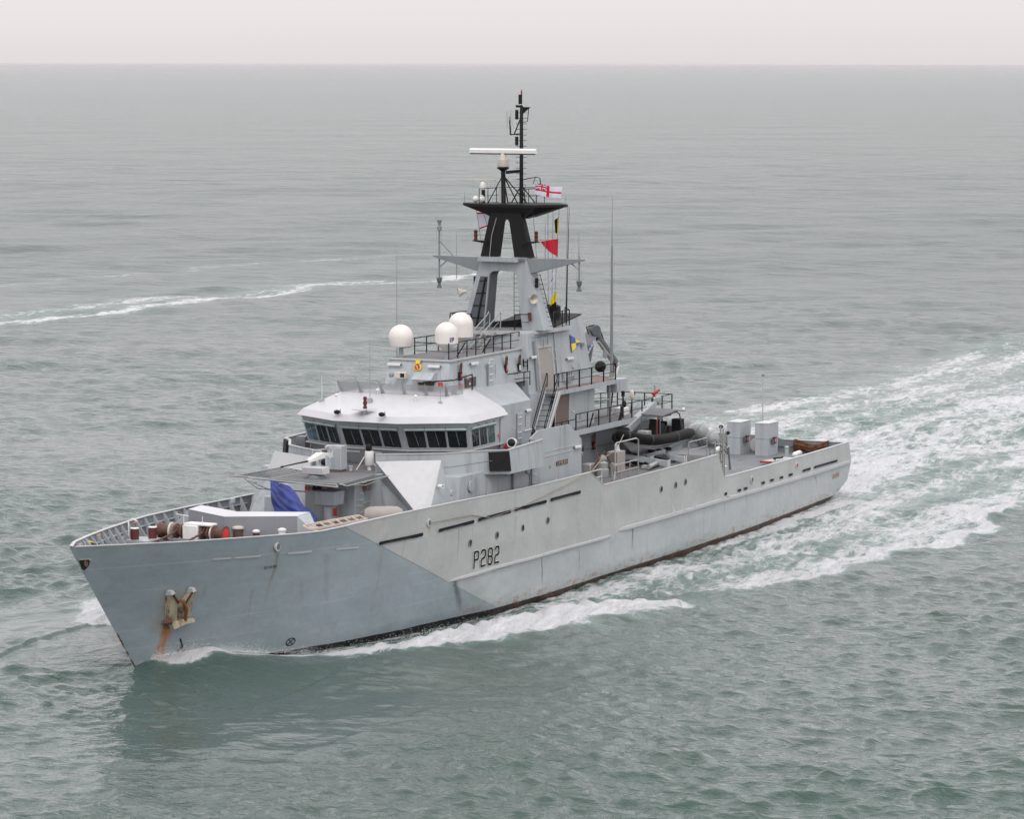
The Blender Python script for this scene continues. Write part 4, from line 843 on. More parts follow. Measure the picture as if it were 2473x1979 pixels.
# ------------------------------------------------------------------ mast
def leg(s_, x, yb, yt, zb_, zt, w0, w1, d0, d1, mat, nm, par):
    """one raking leg of the mast frame, box section"""
    f = lambda y, z, wq, dq: [(x-dq/2, s_*(y), z), (x+dq/2, s_*(y), z), (x+dq/2, s_*(y-wq), z), (x-dq/2, s_*(y-wq), z)]
    return sp(nm, MB().loft([f(yb, zb_, w0, d0), f(yt, zt, w1, d1)]), mat, par)
MX = 42.0
def arch(xf, db, dt, zb_, zt, yb, yt, iyb, iyt, izt, mat_, par=None, nm='mast_frame', dark=None):
    """portal frame across the ship: raked box legs deep fore and aft, rounded inner opening"""
    mb = MB(); n = 8; dep = lambda z: db+(dt-db)*(z-zb_)/(zt-zb_)
    inner = [(iyb, zb_)]+[(iyt-.34*(1-math.cos(k*math.pi/2/n)), izt-.34+.34*math.sin(k*math.pi/2/n)) for k in range(n+1)]
    outer = [(yb, zb_)]+[(yb+(yt-yb)*(p[1]-zb_)/(zt-zb_), p[1]) for p in inner[1:]]
    for s_ in (-1, 1):
        mb.loft([[(xf, s_*a, b), (xf+dep(b), s_*a, b), (xf+dep(d), s_*c, d), (xf, s_*c, d)] for (a, b), (c, d) in zip(inner, outer)])
        if dark and s_ > 0:
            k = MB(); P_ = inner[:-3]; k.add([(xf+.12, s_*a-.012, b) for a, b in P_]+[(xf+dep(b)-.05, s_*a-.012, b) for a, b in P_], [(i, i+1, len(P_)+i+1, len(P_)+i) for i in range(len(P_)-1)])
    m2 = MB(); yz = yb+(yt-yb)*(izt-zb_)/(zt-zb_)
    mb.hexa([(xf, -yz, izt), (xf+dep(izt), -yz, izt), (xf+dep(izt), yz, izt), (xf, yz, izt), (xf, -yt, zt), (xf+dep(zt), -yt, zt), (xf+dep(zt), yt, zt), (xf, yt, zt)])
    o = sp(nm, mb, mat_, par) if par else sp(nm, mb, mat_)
    if dark: sp('leg_recess_shade', k, dark, o)  # inner leg face toned dark, shade of the recess put into the colour
    return o
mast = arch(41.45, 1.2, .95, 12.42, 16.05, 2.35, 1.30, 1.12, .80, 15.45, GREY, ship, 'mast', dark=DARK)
# flat dark panel on the starboard leg front, recess shade put into its colour
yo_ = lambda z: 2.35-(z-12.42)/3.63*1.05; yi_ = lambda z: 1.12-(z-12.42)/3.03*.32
m_ = MB(); zz = [12.5+(15.15-12.5)*k/8 for k in range(9)]; m_.add([(41.435, yo_(z)-.26, z) for z in zz]+[(41.435, yi_(z)+.03, z) for z in zz], [(i, i+1, 10+i, 9+i) for i in range(8)]); sp('leg_recess_shade', m_, plain('recess_shade_grey', (.075, .085, .095)), mast)
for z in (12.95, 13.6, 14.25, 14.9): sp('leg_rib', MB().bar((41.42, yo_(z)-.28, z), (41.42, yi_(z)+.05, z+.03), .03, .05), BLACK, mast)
sp('leg_cable_trunk', MB().bar((41.40, 1.52, 12.5), (41.40, .98, 15.1), .06, .12), BLACK, mast)
m_ = MB(); zA = 16.05
m_.hexa([(41.3, -1.28, zA-.02), (42.9, -1.28, zA-.02), (42.9, 1.28, zA-.02), (41.3, 1.28, zA-.02), (41.2, -1.35, zA+.12), (42.8, -1.35, zA+.12), (42.8, 1.35, zA+.12), (41.2, 1.35, zA+.12)]); m_.box(41.1, 41.3, -1.0, 1.3, zA-.1, zA+.10)
sp('mast_step', m_, GREY, mast)
for s_ in (-1, 1):
    m_ = MB().loft([[(41.6, s_*1.05, 15.25), (42.5, s_*1.05, 15.25), (42.5, s_*1.05, 16.13), (41.6, s_*1.05, 16.13)], [(42.0, s_*4.35, 16.06), (42.2, s_*4.35, 16.06), (42.2, s_*4.35, 16.14), (42.0, s_*4.35, 16.14)]]); sp('lower_yard', m_, MID, mast)
bm = arch(41.75, .5, .4, 16.17, 18.75, 1.45, .82, .52, .24, 18.2, BLACKM, mast, 'black_mast_section')
m_ = MB().loft([[(42.5+a*.62, s*.84, 18.15) for a, s in ((-.8, -1), (.8, -1), (.8, 1), (-.8, 1))], [(41.5, -1.7, 18.78), (44.6, -1.7, 18.78), (44.6, 1.7, 18.78), (41.5, 1.7, 18.78)]]); sp('masthead_platform', m_, BLACKM, mast)
m_ = MB().prism([(41.5, -1.7), (42.6, -2.95), (43.1, -2.95), (44.9, -1.7), (44.9, 1.6), (43.1, 2.85), (42.6, 2.85), (41.5, 1.6)], 18.78, 18.92)
for s_ in (-1, 1): m_.loft([[(42.2, s_*.9, 18.2), (43.6, s_*.9, 18.2), (43.6, s_*.9, 18.8), (42.2, s_*.9, 18.8)], [(42.6, s_*2.9, 18.8), (43.1, s_*2.9, 18.8), (43.1, s_*2.9, 18.92), (42.6, s_*2.9, 18.92)]])
sp('upper_yard', m_, BLACKM, mast)
# lamp arms
for s_ in (-1, 1):
    m_ = MB().loft([[(41.6, s_*1.0, 16.85), (42.2, s_*1.0, 16.85), (42.2, s_*1.0, 17.0), (41.6, s_*1.0, 17.0)], [(41.7, s_*1.9, 16.96), (41.9, s_*1.9, 16.96), (41.9, s_*1.9, 17.01), (41.7, s_*1.9, 17.01)]]); a_ = sp('lamp_arm', m_, BLACKM, mast)
    sp('signal_lamp', MB().lathe([(.09, 0), (.10, .12), (.07, .15), (.10, .2), (.10, .33), (.07, .36), (.10, .4), (.1, .52), (.03, .55)], (41.8, s_*1.75, 17.0), n=12), DRED, mast)
    sp('signal_lamp', MB().lathe([(.08, 0), (.10, .12), (.07, .18), (.09, .24), (.09, .48), (.03, .5)], (41.8, s_*1.78, 14.62), n=12), BLACK, mast)
    sp('lamp_arm', MB().bar((41.9, s_*1.55, 14.62), (41.8, s_*1.85, 14.64), .05), MID, mast)
# ladders inside the mast
def ladder(x, y, z0, z1, wd, mat, par, lean=0):
    k = MB()
    for d_ in (-wd/2, wd/2): k.tube([(x, y+d_, z0), (x, y+d_+lean, z1)], .02, 5)
    for z in np.arange(z0+.1, z1, .24): t = (z-z0)/(z1-z0); k.tube([(x, y-wd/2+lean*t, z), (x, y+wd/2+lean*t, z)], .013, 4)
    return sp('ladder', k, mat, par)
ladder(43.4, .12, 12.45, 18.6, .34, MID, mast); ladder(42.3, -2.40, 12.5, 15.3, .26, BLACK, mast, .80)
k = MB(); 
for z in (16.9, 17.15, 17.4, 16.6): k.tube([(42.2, .38, z), (42.2, -.45, z)], .012, 4)
k.tube([(42.2, -.38, 16.2), (42.2, -.38, 17.5)], .012, 4); sp('mast_rung', k, MID, mast)
sp('mast_cable', MB().tube([(41.7, 0.5, 18.2), (41.65, .75, 17.3), (41.6, .85, 16.2), (41.45, .95, 15.6)], .018, 5), ALU, mast)
# loud hailers
for s_ in (-1, 1):
    y = 2.25 if s_ > 0 else -1.75
    h_ = sp('loudhailer', MB().lathe([(.04, 0), (.08, .1), (.12, .25), (.24, .46), (.26, .48), (.22, .46), (.05, .2)], (41.4, y-s_*.2, 14.15 if s_ < 0 else 14.35), (-.5, s_*.75, -.15), 16), CREAM, mast)
    sp('hailer_bracket', MB().tube([(41.5, y-s_*.25, 14.1), (41.4, y-s_*.1, 13.9), (41.55, y-s_*.35, 13.95)], .02, 5), MID, mast)
sp('fire_bottle', MB().tube([(41.3, -1.65, 12.9), (41.3, -1.6, 13.35)], .09, 8), DRED, mast)
# cluster aerials on the lower yard
def cluster(y, z0, z1, up=True):
    p = sp('aerial_pole', MB().tube([(42.1, y, z0), (42.1, y, z1)], .05, 8), MID, mast)
    def can(z, s_):
        c = MB().lathe([(.10, 0), (.14, .02), (.13, .22), (.08, .26), (.08, .40), (.14, .52), (.15, .56)] if s_ > 0 else [(.15, 0), (.14, .03), (.08, .18), (.08, .3), (.13, .34), (.14, .54), (.10, .56)], (42.1, y, z), n=14); sp('aerial_can', c, DARK if s_ < 0 else MID, mast)
    return can
can = cluster(4.04, 14.9, 17.5); can(17.45, 1); can(14.42, -1)
can2 = cluster(-4.07, 15.0, 16.3); can2(14.46, -1)
for y, z0, z1 in ((4.04, 14.9, 15.35), (-4.07, 14.95, 15.4), (4.04, 16.95, 17.4)):
    k = MB()
    for q in range(4): a_ = q*math.pi/2+.5; k.tube([(42.1+.14*math.cos(a_), y+.14*math.sin(a_), z0), (42.1+.14*math.cos(a_), y+.14*math.sin(a_), z1)], .009, 4)
    sp('aerial_cage', k, MID, mast)
k = MB(); k.tube([(42.1, 4.04, 16.95), (42.1, 3.2, 16.12)], .035, 6).tube([(42.1, 4.0, 15.55), (42.1, 3.5, 15.95)], .03, 6).tube([(42.1, -4.05, 15.6), (42.1, -3.55, 15.95)], .03, 6); sp('aerial_strut', k, MID, mast)
for x, y, z0, z1 in ((42.1, 3.02, 14.9, 17.4), (42.1, -4.05, 16.1, 17.65), (43.0, -1.7, 15.9, 18.1), (42.9, -2.9, 18.9, 19.4), (42.5, 2.75, 18.9, 19.5), (43.0, -1.15, 18.9, 19.5)): sp('whip_aerial', MB().tube([(x, y, z0), (x, y, z1)], [.022, .008], 5), MID, mast)
# masthead: radar post, nav radar, pole
sp('radar_post', MB().tube([(42.6, .52, 18.9), (42.6, .55, 20.75)], .12, 12).lathe([(.12, 0), (.34, .14), (.34, .2), (.1, .22)], (42.6, .55, 20.62), n=8), BLACKM, mast)
k = MB()
for a, b in (((42.2, 1.25), (42.6, .6)), ((42.6, -.3), (42.6, .5)), ((43.6, -.35), (42.6, .5)), ((41.9, .2), (42.6, .5)), ((43.3, .6), (42.6, .55))): k.bar((*a, 18.92), (*b, 20.35), .05)
for a in ((43.6, .55), (43.6, -.85), (43.0, -.6)): k.bar((*a, 18.92), (43.6, -.03, 19.85), .05)
k.bar((42.7, .4, 20.55), (43.5, .0, 20.6), .12, .16); sp('mast_strut', k, BLACKM, mast)
sp('radar_gearbox', MB().lathe([(.27, 0), (.29, .06), (.27, .4), (.2, .42), (.16, .62), (.1, .72)], (42.6, .55, 20.84), n=14), CREAM, mast)
rd = sp('radar_scanner', MB().loft([[(42.6-.11, y, 21.55), (42.6+.11, y, 21.55), (42.6+.09, y, 21.76), (42.6-.02, y, 21.80), (42.6-.11, y, 21.72)] for y in (2.47, -1.36)]), WHITE, mast)
sp('scanner_edge', MB().tube([(42.55, 2.44, 21.52), (42.55, -1.33, 21.52)], .04, 8), DARK, mast)
sp('pole_mast', MB().tube([(43.6, -.03, 18.9), (43.6, -.03, 24.0), (43.6, .0, 24.05)], [.11, .09, .05], 10), BLACKM, mast)
k = MB(); 
for z in np.arange(19.3, 24.0, .29): k.tube([(43.6, .28, z), (43.6, -.34, z)], .014, 4)
sp('climbing_rung', k, BLACKM, mast)
k = MB().tube([(43.6, .04, 24.1), (43.6, .04, 24.6)], .10, 10).tube([(43.6, .14, 23.95), (43.6, .14, 24.05)], .16, 10).tube([(43.55, .22, 23.3), (43.55, .22, 23.8)], .09, 10).tube([(43.55, .22, 21.95), (43.55, .22, 22.4)], .09, 10); sp('masthead_lantern', k, BLACK, mast)
sp('masthead_red_light', MB().tube([(43.6, -.03, 24.6), (43.6, -.03, 24.85)], [.05, .035], 8), RED, mast)
k = MB().bar((43.6, 0, 22.55), (43.6, .62, 22.5), .06).bar((43.6, .6, 22.48), (43.6, .66, 23.3), .06).bar((43.6, .4, 22.5), (43.6, .05, 23.3), .05).plate([(43.6, -.1, 23.6), (43.6, -.55, 23.95), (43.6, -.1, 23.95)], .05, (1, 0, 0)).tube([(43.6, -.45, 23.9), (43.6, -.38, 23.2), (43.6, -.12, 23.15)], .022, 5); sp('crosstree', k, BLACKM, mast)
k = MB(); 
for q in range(5): a_ = q*1.26; k.tube([(43.6+.16*math.cos(a_), .66+.16*math.sin(a_), 22.9), (43.6+.16*math.cos(a_), .66+.16*math.sin(a_), 23.75)], .009, 4)
k.tube([(43.6, .66, 23.25), (43.6, .66, 23.45)], .06, 8); sp('direction_finder', k, ALU, mast)
sp('nav_radar_post', MB().tube([(43.0, 1.9, 18.9), (43.0, 1.9, 19.6)], .1, 10), BLACKM, mast); sp('nav_radar_box', MB().lathe([(.15, 0), (.16, .2), (.12, .36), (.05, .42)], (43.0, 1.92, 19.62), n=12), WHITE, mast)
sp('nav_radar_scanner', MB().box(42.95, 43.05, 1.2, 2.55, 20.06, 20.15), CREAM, mast)
for x, y, z, r in ((42.6, 2.15, 19.12, .16), (42.3, 1.65, 19.15, .18)): sp('small_dome', MB().ellip((x, y, z), (r, r, r*1.1)), WHITE, mast)
sp('mast_locker', MB().box(43.3, 43.6, .75, 1.15, 18.92, 19.7), WHITE, mast)
railing(mast, [(41.7, 1.5, 18.92), (44.6, 1.4, 18.92), (44.6, -.9, 18.92), (41.7, -.9, 18.92)], spacing=1.0, mid=1, h=.78, r=.02, pr=.03)
k = MB().tube([(43.5, -.1, 20.15), (43.5, -.95, 20.3), (43.5, -1.15, 20.25), (43.5, -1.2, 19.9)], .025, 6).tube([(43.5, -.9, 20.3), (43.5, -.75, 19.95)], .02, 5); sp('ensign_gaff', k, BLACKM, mast)
# halyards
k = MB()
for a, b in (((43, 2.35, 18.75), (43.6, 1.6, 12.7)), ((43, 2.0, 18.7), (43.4, 1.4, 16.3)), ((43, -2.5, 18.7), (43.2, -2.1, 12.8)), ((43, -1.85, 18.7), (43.3, -1.75, 12.8)), ((43, -2.15, 18.65), (43.2, -2.0, 13.2)), ((43.0, -2.98, 18.8), (43.6, -2.6, 12.7)), ((42.2, -1.35, 18.75), (43.4, -1.3, 12.8))): k.tube([a, b], .013, 4)
sp('halyard', k, DARK, mast)
sp('whip_aerial', MB().tube([(43.8, -2.55, 12.6), (43.6, -2.7, 15.3), (43.5, -2.85, 18.8)], [.04, .03, .01], 5), BLACK, mast)
# tall whip aft of the funnel
wa = thing('whip_aerial', 'tall thin grey whip aerial rising from the crane deck behind the funnel', 'aerial', (50.0, -2.4, 9.2))
build('base', MB().lathe([(.22, 0), (.22, .06), (.12, .1), (.12, .35)], (50.0, -2.4, 9.2), n=14), ALU, wa); build('lower_mast', MB().tube([(50.0, -2.4, 9.5), (50.0, -2.4, 16.4)], [.10, .055], 10), MID, wa); build('upper_whip', MB().tube([(50, -2.4, 16.4), (50, -2.4, 19.1)], [.03, .01], 6), MID, wa)
wf = thing('whip_aerial', 'thin whip aerial standing on the far side just left of the marked radome', 'aerial', (34.5, 2.6, 10.0))
build('rod', MB().tube([(34.5, 2.6, 10.0), (34.5, 2.6, 17.0)], [.035, .008], 6), MID, wf); build('base', MB().tube([(34.5, 2.6, 10.0), (34.5, 2.6, 10.6)], .06, 8), MID, wf)
wb2 = thing('flagstaff', 'thin bare staff with a brown top at the stern', 'flagstaff', (78.6, .1, 2.3))
build('staff', MB().tube([(78.6, .1, 2.3), (78.6, .1, 7.0)], [.045, .03], 8), GREY, wb2); build('truck', MB().ellip((78.6, .1, 7.03), (.06, .06, .06)), RUSTY, wb2)

# ------------------------------------------------------------------ flags
def cloth(name, TL, BL, BR, TR, nu, nv, colf, mats, label, cat, amp=.12, fq=2.2, group='flags flying from the mast', ph=0., taper=None):
    TL, BL, BR, TR = map(Vector, (TL, BL, BR, TR)); vs = []; fs = []; mi = []
    for j in range(nv+1):
        for i in range(nu+1):
            u, v = i/nu, j/nv
            if taper: vv = .5+(v-.5)*taper(u)
            else: vv = v
            p = (TL*(1-vv)+BL*vv)*(1-u)+(TR*(1-vv)+BR*vv)*u
            wv = math.sin(u*fq*2*math.pi+v*1.3+ph)*amp*min(1, u*2.5); p = p+Vector((wv*1.0, wv*.25, math.sin(u*fq*5+ph)*amp*.18*u)); vs.append(tuple(p))
    for j in range(nv):
        for i in range(nu): fs.append((j*(nu+1)+i, j*(nu+1)+i+1, (j+1)*(nu+1)+i+1, (j+1)*(nu+1)+i)); mi.append(colf((i+.5)/nu, (j+.5)/nv))
    mb = MB(); mb.add(vs, fs, True); mb.mi = mi
    o = build(name, mb, mats, None, TL, label, cat, group); return o
def bunting(nm, col):
    m = plain(nm, col, .8, spec=.1); b = m.node_tree.nodes['Principled BSDF']; t = N(m, 'ShaderNodeBsdfTranslucent'); t.inputs[0].default_value = (*[min(1, c*1.25) for c in col], 1)
    x = N(m, 'ShaderNodeMixShader'); x.inputs[0].default_value = .5; LK(m, b.outputs[0], x.inputs[1]); LK(m, t.outputs[0], x.inputs[2]); LK(m, x.outputs[0], m.node_tree.nodes['Material Output'].inputs[0]); return m
fw, fr2, fb2, fy2, fk = bunting('flag_white', (.74, .71, .84)), bunting('flag_red', (.62, .03, .05)), bunting('flag_blue', (.03, .04, .20)), bunting('flag_yellow', (.85, .62, .01)), bunting('flag_black', (.015, .015, .015))
def ensign(u, v):
    if u < .46 and v < .48:
        a, b = u/.46, v/.48
        if abs(a-.5) < .07 or abs(b-.5) < .12: return 1
        if abs(a-.5) < .13 or abs(b-.5) < .22: return 0
        if abs(a-b) < .07 or abs(a-1+b) < .07: return 0
        return 2
    if abs(u-.49) < .045 or abs(v-.53) < .085: return 1
    return 0
cloth('ensign', (43.4, -.95, 19.98), (43.4, -.88, 19.38), (43.9, -2.20, 19.18), (43.9, -2.27, 19.76), 44, 24, ensign, [fw, fr2, fb2], 'white ensign with a red cross and union canton flying right of the masthead', 'flag', .17, 1.5)
def jackp(u, v): return 1 if (v < .10 or v > .90) else 0
cloth('signal_flag', (43.0, 2.28, 18.40), (43.0, 2.12, 17.52), (43.4, 1.25, 17.86), (43.4, 1.35, 18.40), 20, 20, jackp, [fw, fr2], 'white signal flag edged red above and below, left of the black mast', 'flag', .06, .9)
cloth('signal_flag', (43.0, -2.45, 17.12), (43.1, -2.38, 16.15), (43.3, -1.55, 16.60), (43.3, -1.25, 16.95), 22, 18, lambda u, v: 0, [fr2], 'plain bright red signal flag right of the black mast', 'flag', .13, 1.0, ph=.6)
cloth('signal_flag', (43.1, -2.38, 15.75), (43.1, -2.30, 14.98), (43.3, -1.62, 14.25), (43.3, -1.85, 14.95), 16, 14, lambda u, v: 2 if (.45 < u < .6 and .4 < v < .6) else 0, [fw, fb2, fk], 'limp pale lilac signal flag below the lower yard', 'flag', .09, .9)
cloth('signal_flag', (43.1, -2.33, 14.45), (43.1, -2.30, 13.45), (43.2, -1.80, 13.0), (43.2, -1.95, 13.9), 16, 18, lambda u, v: 0 if v < .62-u*.25 else 1, [fy2, fk], 'yellow and black signal flag lowest on the halyard by the funnel', 'flag', .07, .9)
cloth('signal_flag', (43.0, -2.48, 18.25), (43.0, -2.45, 17.35), (43.05, -2.25, 17.45), (43.05, -2.22, 18.1), 6, 18, lambda u, v: 0 if u < .35 else 1, [fy2, fk], 'furled black and yellow signal flag highest on the right hand halyard', 'flag', .07, .8)

# ------------------------------------------------------------------ forecastle fittings
# V shaped breakwater with sloped crown; shaded face and lit top put into the colours
for s_ in (-1, 1):
    z = 5.88; a = (12.75, 0.); b = (14.35, s_*2.85); c = (14.55, s_*3.75)
    tz = .0
    m_ = MB().loft([[(a[0], 0, 4.7), (a[0], 0, z), (a[0]+1.15, 0, z+.10), (a[0]+1.3, 0, 4.7)], [(b[0], b[1], 4.65), (b[0], b[1], z), (b[0]+1.15, b[1], z+.06), (b[0]+1.3, b[1], 4.65)]])
    bw = sp('breakwater', m_, paint('breakwater_shaded_paint', (.23, .235, .26), .5, .06, .05))
    m_ = MB().loft([[(b[0], b[1], 4.65), (b[0], b[1], z), (b[0]+1.15, b[1], z+.06), (b[0]+1.3, b[1], 4.65)], [(c[0], c[1], 4.65), (c[0], c[1], 5.1), (c[0]+.2, c[1], 5.12), (c[0]+.3, c[1], 4.65)]]); sp('breakwater_end', m_, GREY, bw)
    m_ = MB().add([(a[0]-.01, 0, z+.012), (a[0]+1.16, 0, z+.112), (b[0]+1.16, b[1], z+.072), (b[0]-.01, b[1], z+.012)], [(0, 1, 2, 3) if s_ < 0 else (3, 2, 1, 0)]); sp('breakwater_crown_lit', m_, WHITEP, bw)
sp('warning_dot', MB().box(14.9, 15.1, -3.22, -3.18, 5.3, 5.38), ORANGE)
# windlass
wd = thing('windlass', 'anchor windlass with rusty warping drums behind the bow rail', 'windlass', (11.6, .9, 4.85))
build('gearbox', MB().box(11.3, 12.0, .55, 1.35, 4.95, 5.62), WHITE, wd, bevel=.05); build('top_cover', MB().box(11.35, 11.95, -.1, 1.3, 5.60, 5.70), WHITE, wd, bevel=.03)
def drum(y, d_, big=.36):
    o = build('warping_drum', MB().lathe([(.30, 0), (.36, .03), (.36, .10), (.24, .16), (.23, .42), (.34, .60), (.35, .66), (.26, .66), (.2, .5)], (11.65, y, 5.28), (0, d_, 0), 20), RUSTY, wd)
    build('drum_flange', MB().lathe([(.37, -.02), (.38, 0), (.38, .06), (.3, .07)], (11.65, y, 5.28), (0, d_, 0), 20), CREAM, wd); return o
drum(-.05, -1); build('drum_hub', MB().lathe([(.05, 0), (.27, .02), (.27, .04), (.1, .05)], (11.65, -.68, 5.28), (0, -1, 0), 18), plain('bright_red', (.65, .03, .02)), wd)
drum(2.05, 1); build('gypsy', MB().lathe([(.34, 0), (.34, .08), (.2, .12), (.2, .3), (.34, .34), (.34, .42)], (11.65, 1.45, 5.28), (0, 1, 0), 18), RUSTY, wd); build('gypsy', MB().lathe([(.36, 0), (.36, .08), (.2, .12), (.2, .3), (.34, .34), (.34, .42)], (11.65, .05, 5.28), (0, 1, 0), 18), RUSTY, wd)
k = MB()
for i in range(26):
    t = i/25; c = Vector((11.4-2.6*t, 1.6+.2*t, 5.5-.55*t**.5)); k.tube([c+Vector((.05, .04*(i % 2), 0)), c+Vector((-.09, .0, -.03))], .045, 6)
for i in range(20):
    t = i/19; c = Vector((11.4-2.4*t, .25+.2*t, 5.5-.55*t**.5)); k.tube([c+Vector((.05, .04*(i % 2), 0)), c+Vector((-.09, .0, -.03))], .045, 6)
build('anchor_chain', k, RUSTY, wd); build('control_lever', MB().tube([(11.2, 1.2, 5.6), (11.2, 1.2, 6.05)], .02, 5).tube([(11.2, .95, 6.05), (11.2, 1.55, 6.1), (11.2, 1.55, 6.22)], .02, 5), WHITE, wd); build('control_lever', MB().tube([(11.4, .35, 5.65), (11.4, .35, 6.05)], .018, 5), WHITE, wd)
# twin bollards, mooring fairleads, mushroom vents
bo = thing('twin_bollards', 'pair of maroon bollards with white tops behind the bow rail', 'bollards', (9.6, 2.8, 4.9))
for y, x in ((3.15, 10.2), (2.65, 10.9)):
    build('bollard_post', MB().lathe([(.19, 0), (.19, .52)], (x, y, 4.95), n=16), DRED, bo); build('bollard_cap', MB().lathe([(.19, 0), (.20, .02), (.20, .04), (.05, .05)], (x, y, 5.46), n=16), WHITE, bo)
build('base_plate', MB().box(9.9, 11.2, 2.3, 3.5, 4.86, 4.98), GREY, bo)
bp = thing('mooring_post', 'brown mooring post with a cream cap left of the windlass', 'mooring post', (11.9, 2.75, 4.8))
build('post', MB().lathe([(.3, 0), (.22, .1), (.22, .55)], (11.9, 2.75, 4.8), n=16), RUSTY, bp); build('cap', MB().lathe([(.3, 0), (.34, .03), (.32, .08), (.1, .1)], (11.9, 2.75, 5.32), n=16), CREAM, bp)
def mush(x, y, z, r, col, cap_, label, g):
    o = thing('mushroom_vent', label, 'deck vent', (x, y, z), 'low round vents on the forecastle'); build('stem', MB().lathe([(r*.85, 0), (r*.8, .42)], (x, y, z), n=16), col, o); build('cap', MB().lathe([(r*.8, 0), (r, .03), (r*.98, .1), (r*.4, .15)], (x, y, z+.40), n=16), cap_, o)
mush(13.0, -.55, 4.93, .27, RUSTY, CREAM, 'brown vent with a cream lid in front of the breakwater, between windlass and low lid', 1); mush(13.15, -1.40, 4.80, .18, DRED, WHITE, 'smallest low vent with a flat white lid in front of the breakwater', 1); mush(13.3, -2.65, 4.92, .2, WHITE, WHITE, 'rounded all-white vent at the right end of the breakwater', 1)
# life ring, clothing, light pipes on the bulwark
lr = thing('lifebuoy', 'orange lifebuoy hanging inside the bow bulwark', 'lifebuoy', (4.75, 2.25, 5.3))
R_ = []
for k_ in range(25): q = k_*math.pi/12; R_.append((4.75+.28*math.cos(q), 2.3-.25*math.cos(q)*.3, 5.42+.36*math.sin(q)))
build('ring', MB().tube(R_, .075, 8), ORANGE, lr); build('rope_line', MB().tube([(p[0], p[1]-.09, p[2]) for p in R_[::3]], .014, 4), WHITE, lr)
ln = MB(); rnd = random.Random(3)
for i in range(22): 
    a, b = rnd.uniform(0, 1), rnd.uniform(-1, 1); ln.ellip((3.1+1.7*a, 1.05+1.0*a+b*.22, 5.32+.18*(1-abs(2*a-1))+rnd.uniform(0, .1)), (rnd.uniform(.15, .3), rnd.uniform(.1, .18), rnd.uniform(.08, .16)), 8, 5)
bl_ = thing('gear_bundle', 'heap of black gear with a yellow strap piled in the bow', 'gear', (3.9, 1.4, 5.25)); build('black_bags', ln, BLACK, bl_); build('yellow_strap', MB().tube([(4.3, 1.9, 5.7), (4.5, 1.75, 5.62), (4.6, 1.5, 5.45), (4.75, 1.6, 5.35)], .06, 6), YELLOW, bl_)
for x, z, y, c in ((6.1, 5.6, 2.75, 0), (12.0, 5.34, 4.62, 0)): sp('bulwark_light', MB().box(x, x+.6, y-.06, y+.03, z, z+.1), plain('orange_lamp_guard', (.62, .24, .12)))
for x, z, y in ((2.2, 5.75, 1.1), (3.2, 5.7, 1.55)): sp('bulwark_light', MB().box(x, x+.35, y-.06, y+.03, z, z+.12), CREAM)
k = MB(); k.plate([(8.9, 3.55, 5.0), (8.9, 3.95, 5.55), (10.2, 4.2, 5.5), (10.2, 3.8, 4.95)], .06, (0, 1, -.4)); rf = sp('roller_fairlead', k, BROWN); k = MB(); k.bar((8.85, 3.45, 4.95), (8.85, 3.95, 5.62), .08).bar((10.25, 3.75, 4.95), (10.25, 4.2, 5.55), .08).bar((8.85, 3.95, 5.62), (10.25, 4.2, 5.55), .08).bar((8.85, 3.5, 5.0), (10.25, 3.8, 5.0), .08); sp('fairlead_frame', k, PANEL, rf)
k = MB(); k.tube([(10.9, 3.9, 4.85), (10.9, 3.9, 5.7), (11.0, 3.75, 5.78), (11.15, 3.6, 5.65)], .035, 6); sp('gooseneck_vent', k, WHITE)
k = MB(); k.tube([(22.4, 5.2, 4.4), (22.4, 5.2, 5.2)], .05, 6).tube([(22.4, 5.2, 5.15), (22.4, 5.2, 5.35)], .12, 10); sp('vent_post', k, GREY)
# ladder-like yellow gangway lying by the port bulwark
gw = thing('gangway_ladder', 'cream wooden ladder lying along the port rail beside the blue tarpaulin', 'ladder', (15.2, -4.8, 5.35))
def gp(t, o): return Vector((13.45+3.2*t+o*.3, -4.05-1.15*t+o, 5.46+.16*t+o*.25))
k = MB(); k.bar(gp(0, 0), gp(1, 0), .07, .10); k.bar(gp(0, .5), gp(1, .5), .07, .1); build('rail', k, WOOD, gw)
for i in range(8): build('rung', MB().bar(gp(i/7, 0), gp(i/7, .5), .05, .05), WOOD, gw)

# blue tarpaulin over the deck crane
tp = MB(); rings = []
prof = [((19.6, 1.75), 4.6, .55, .5), ((19.6, 1.7), 5.2, .75, .6), ((19.7, 1.55), 5.7, .85, .7), ((19.9, 1.3), 6.1, .8, .75), ((20.0, 1.35), 6.4, .55, .55), ((20.1, 1.75), 6.62, .12, .12)]
rnd = random.Random(5)
def tarp_ring(c, z, rx, ry, n=36, ph=0):
    return [(c[0]+rx*math.cos(q)*(1+.10*math.sin(5*q+z*3+ph)+.05*math.sin(11*q+ph*2)), c[1]+ry*math.sin(q)*(1+.10*math.sin(5*q+z*3+ph)+.05*math.cos(9*q)), z+.05*math.sin(4*q+ph)) for q in [2*math.pi*k/n for k in range(n)]]
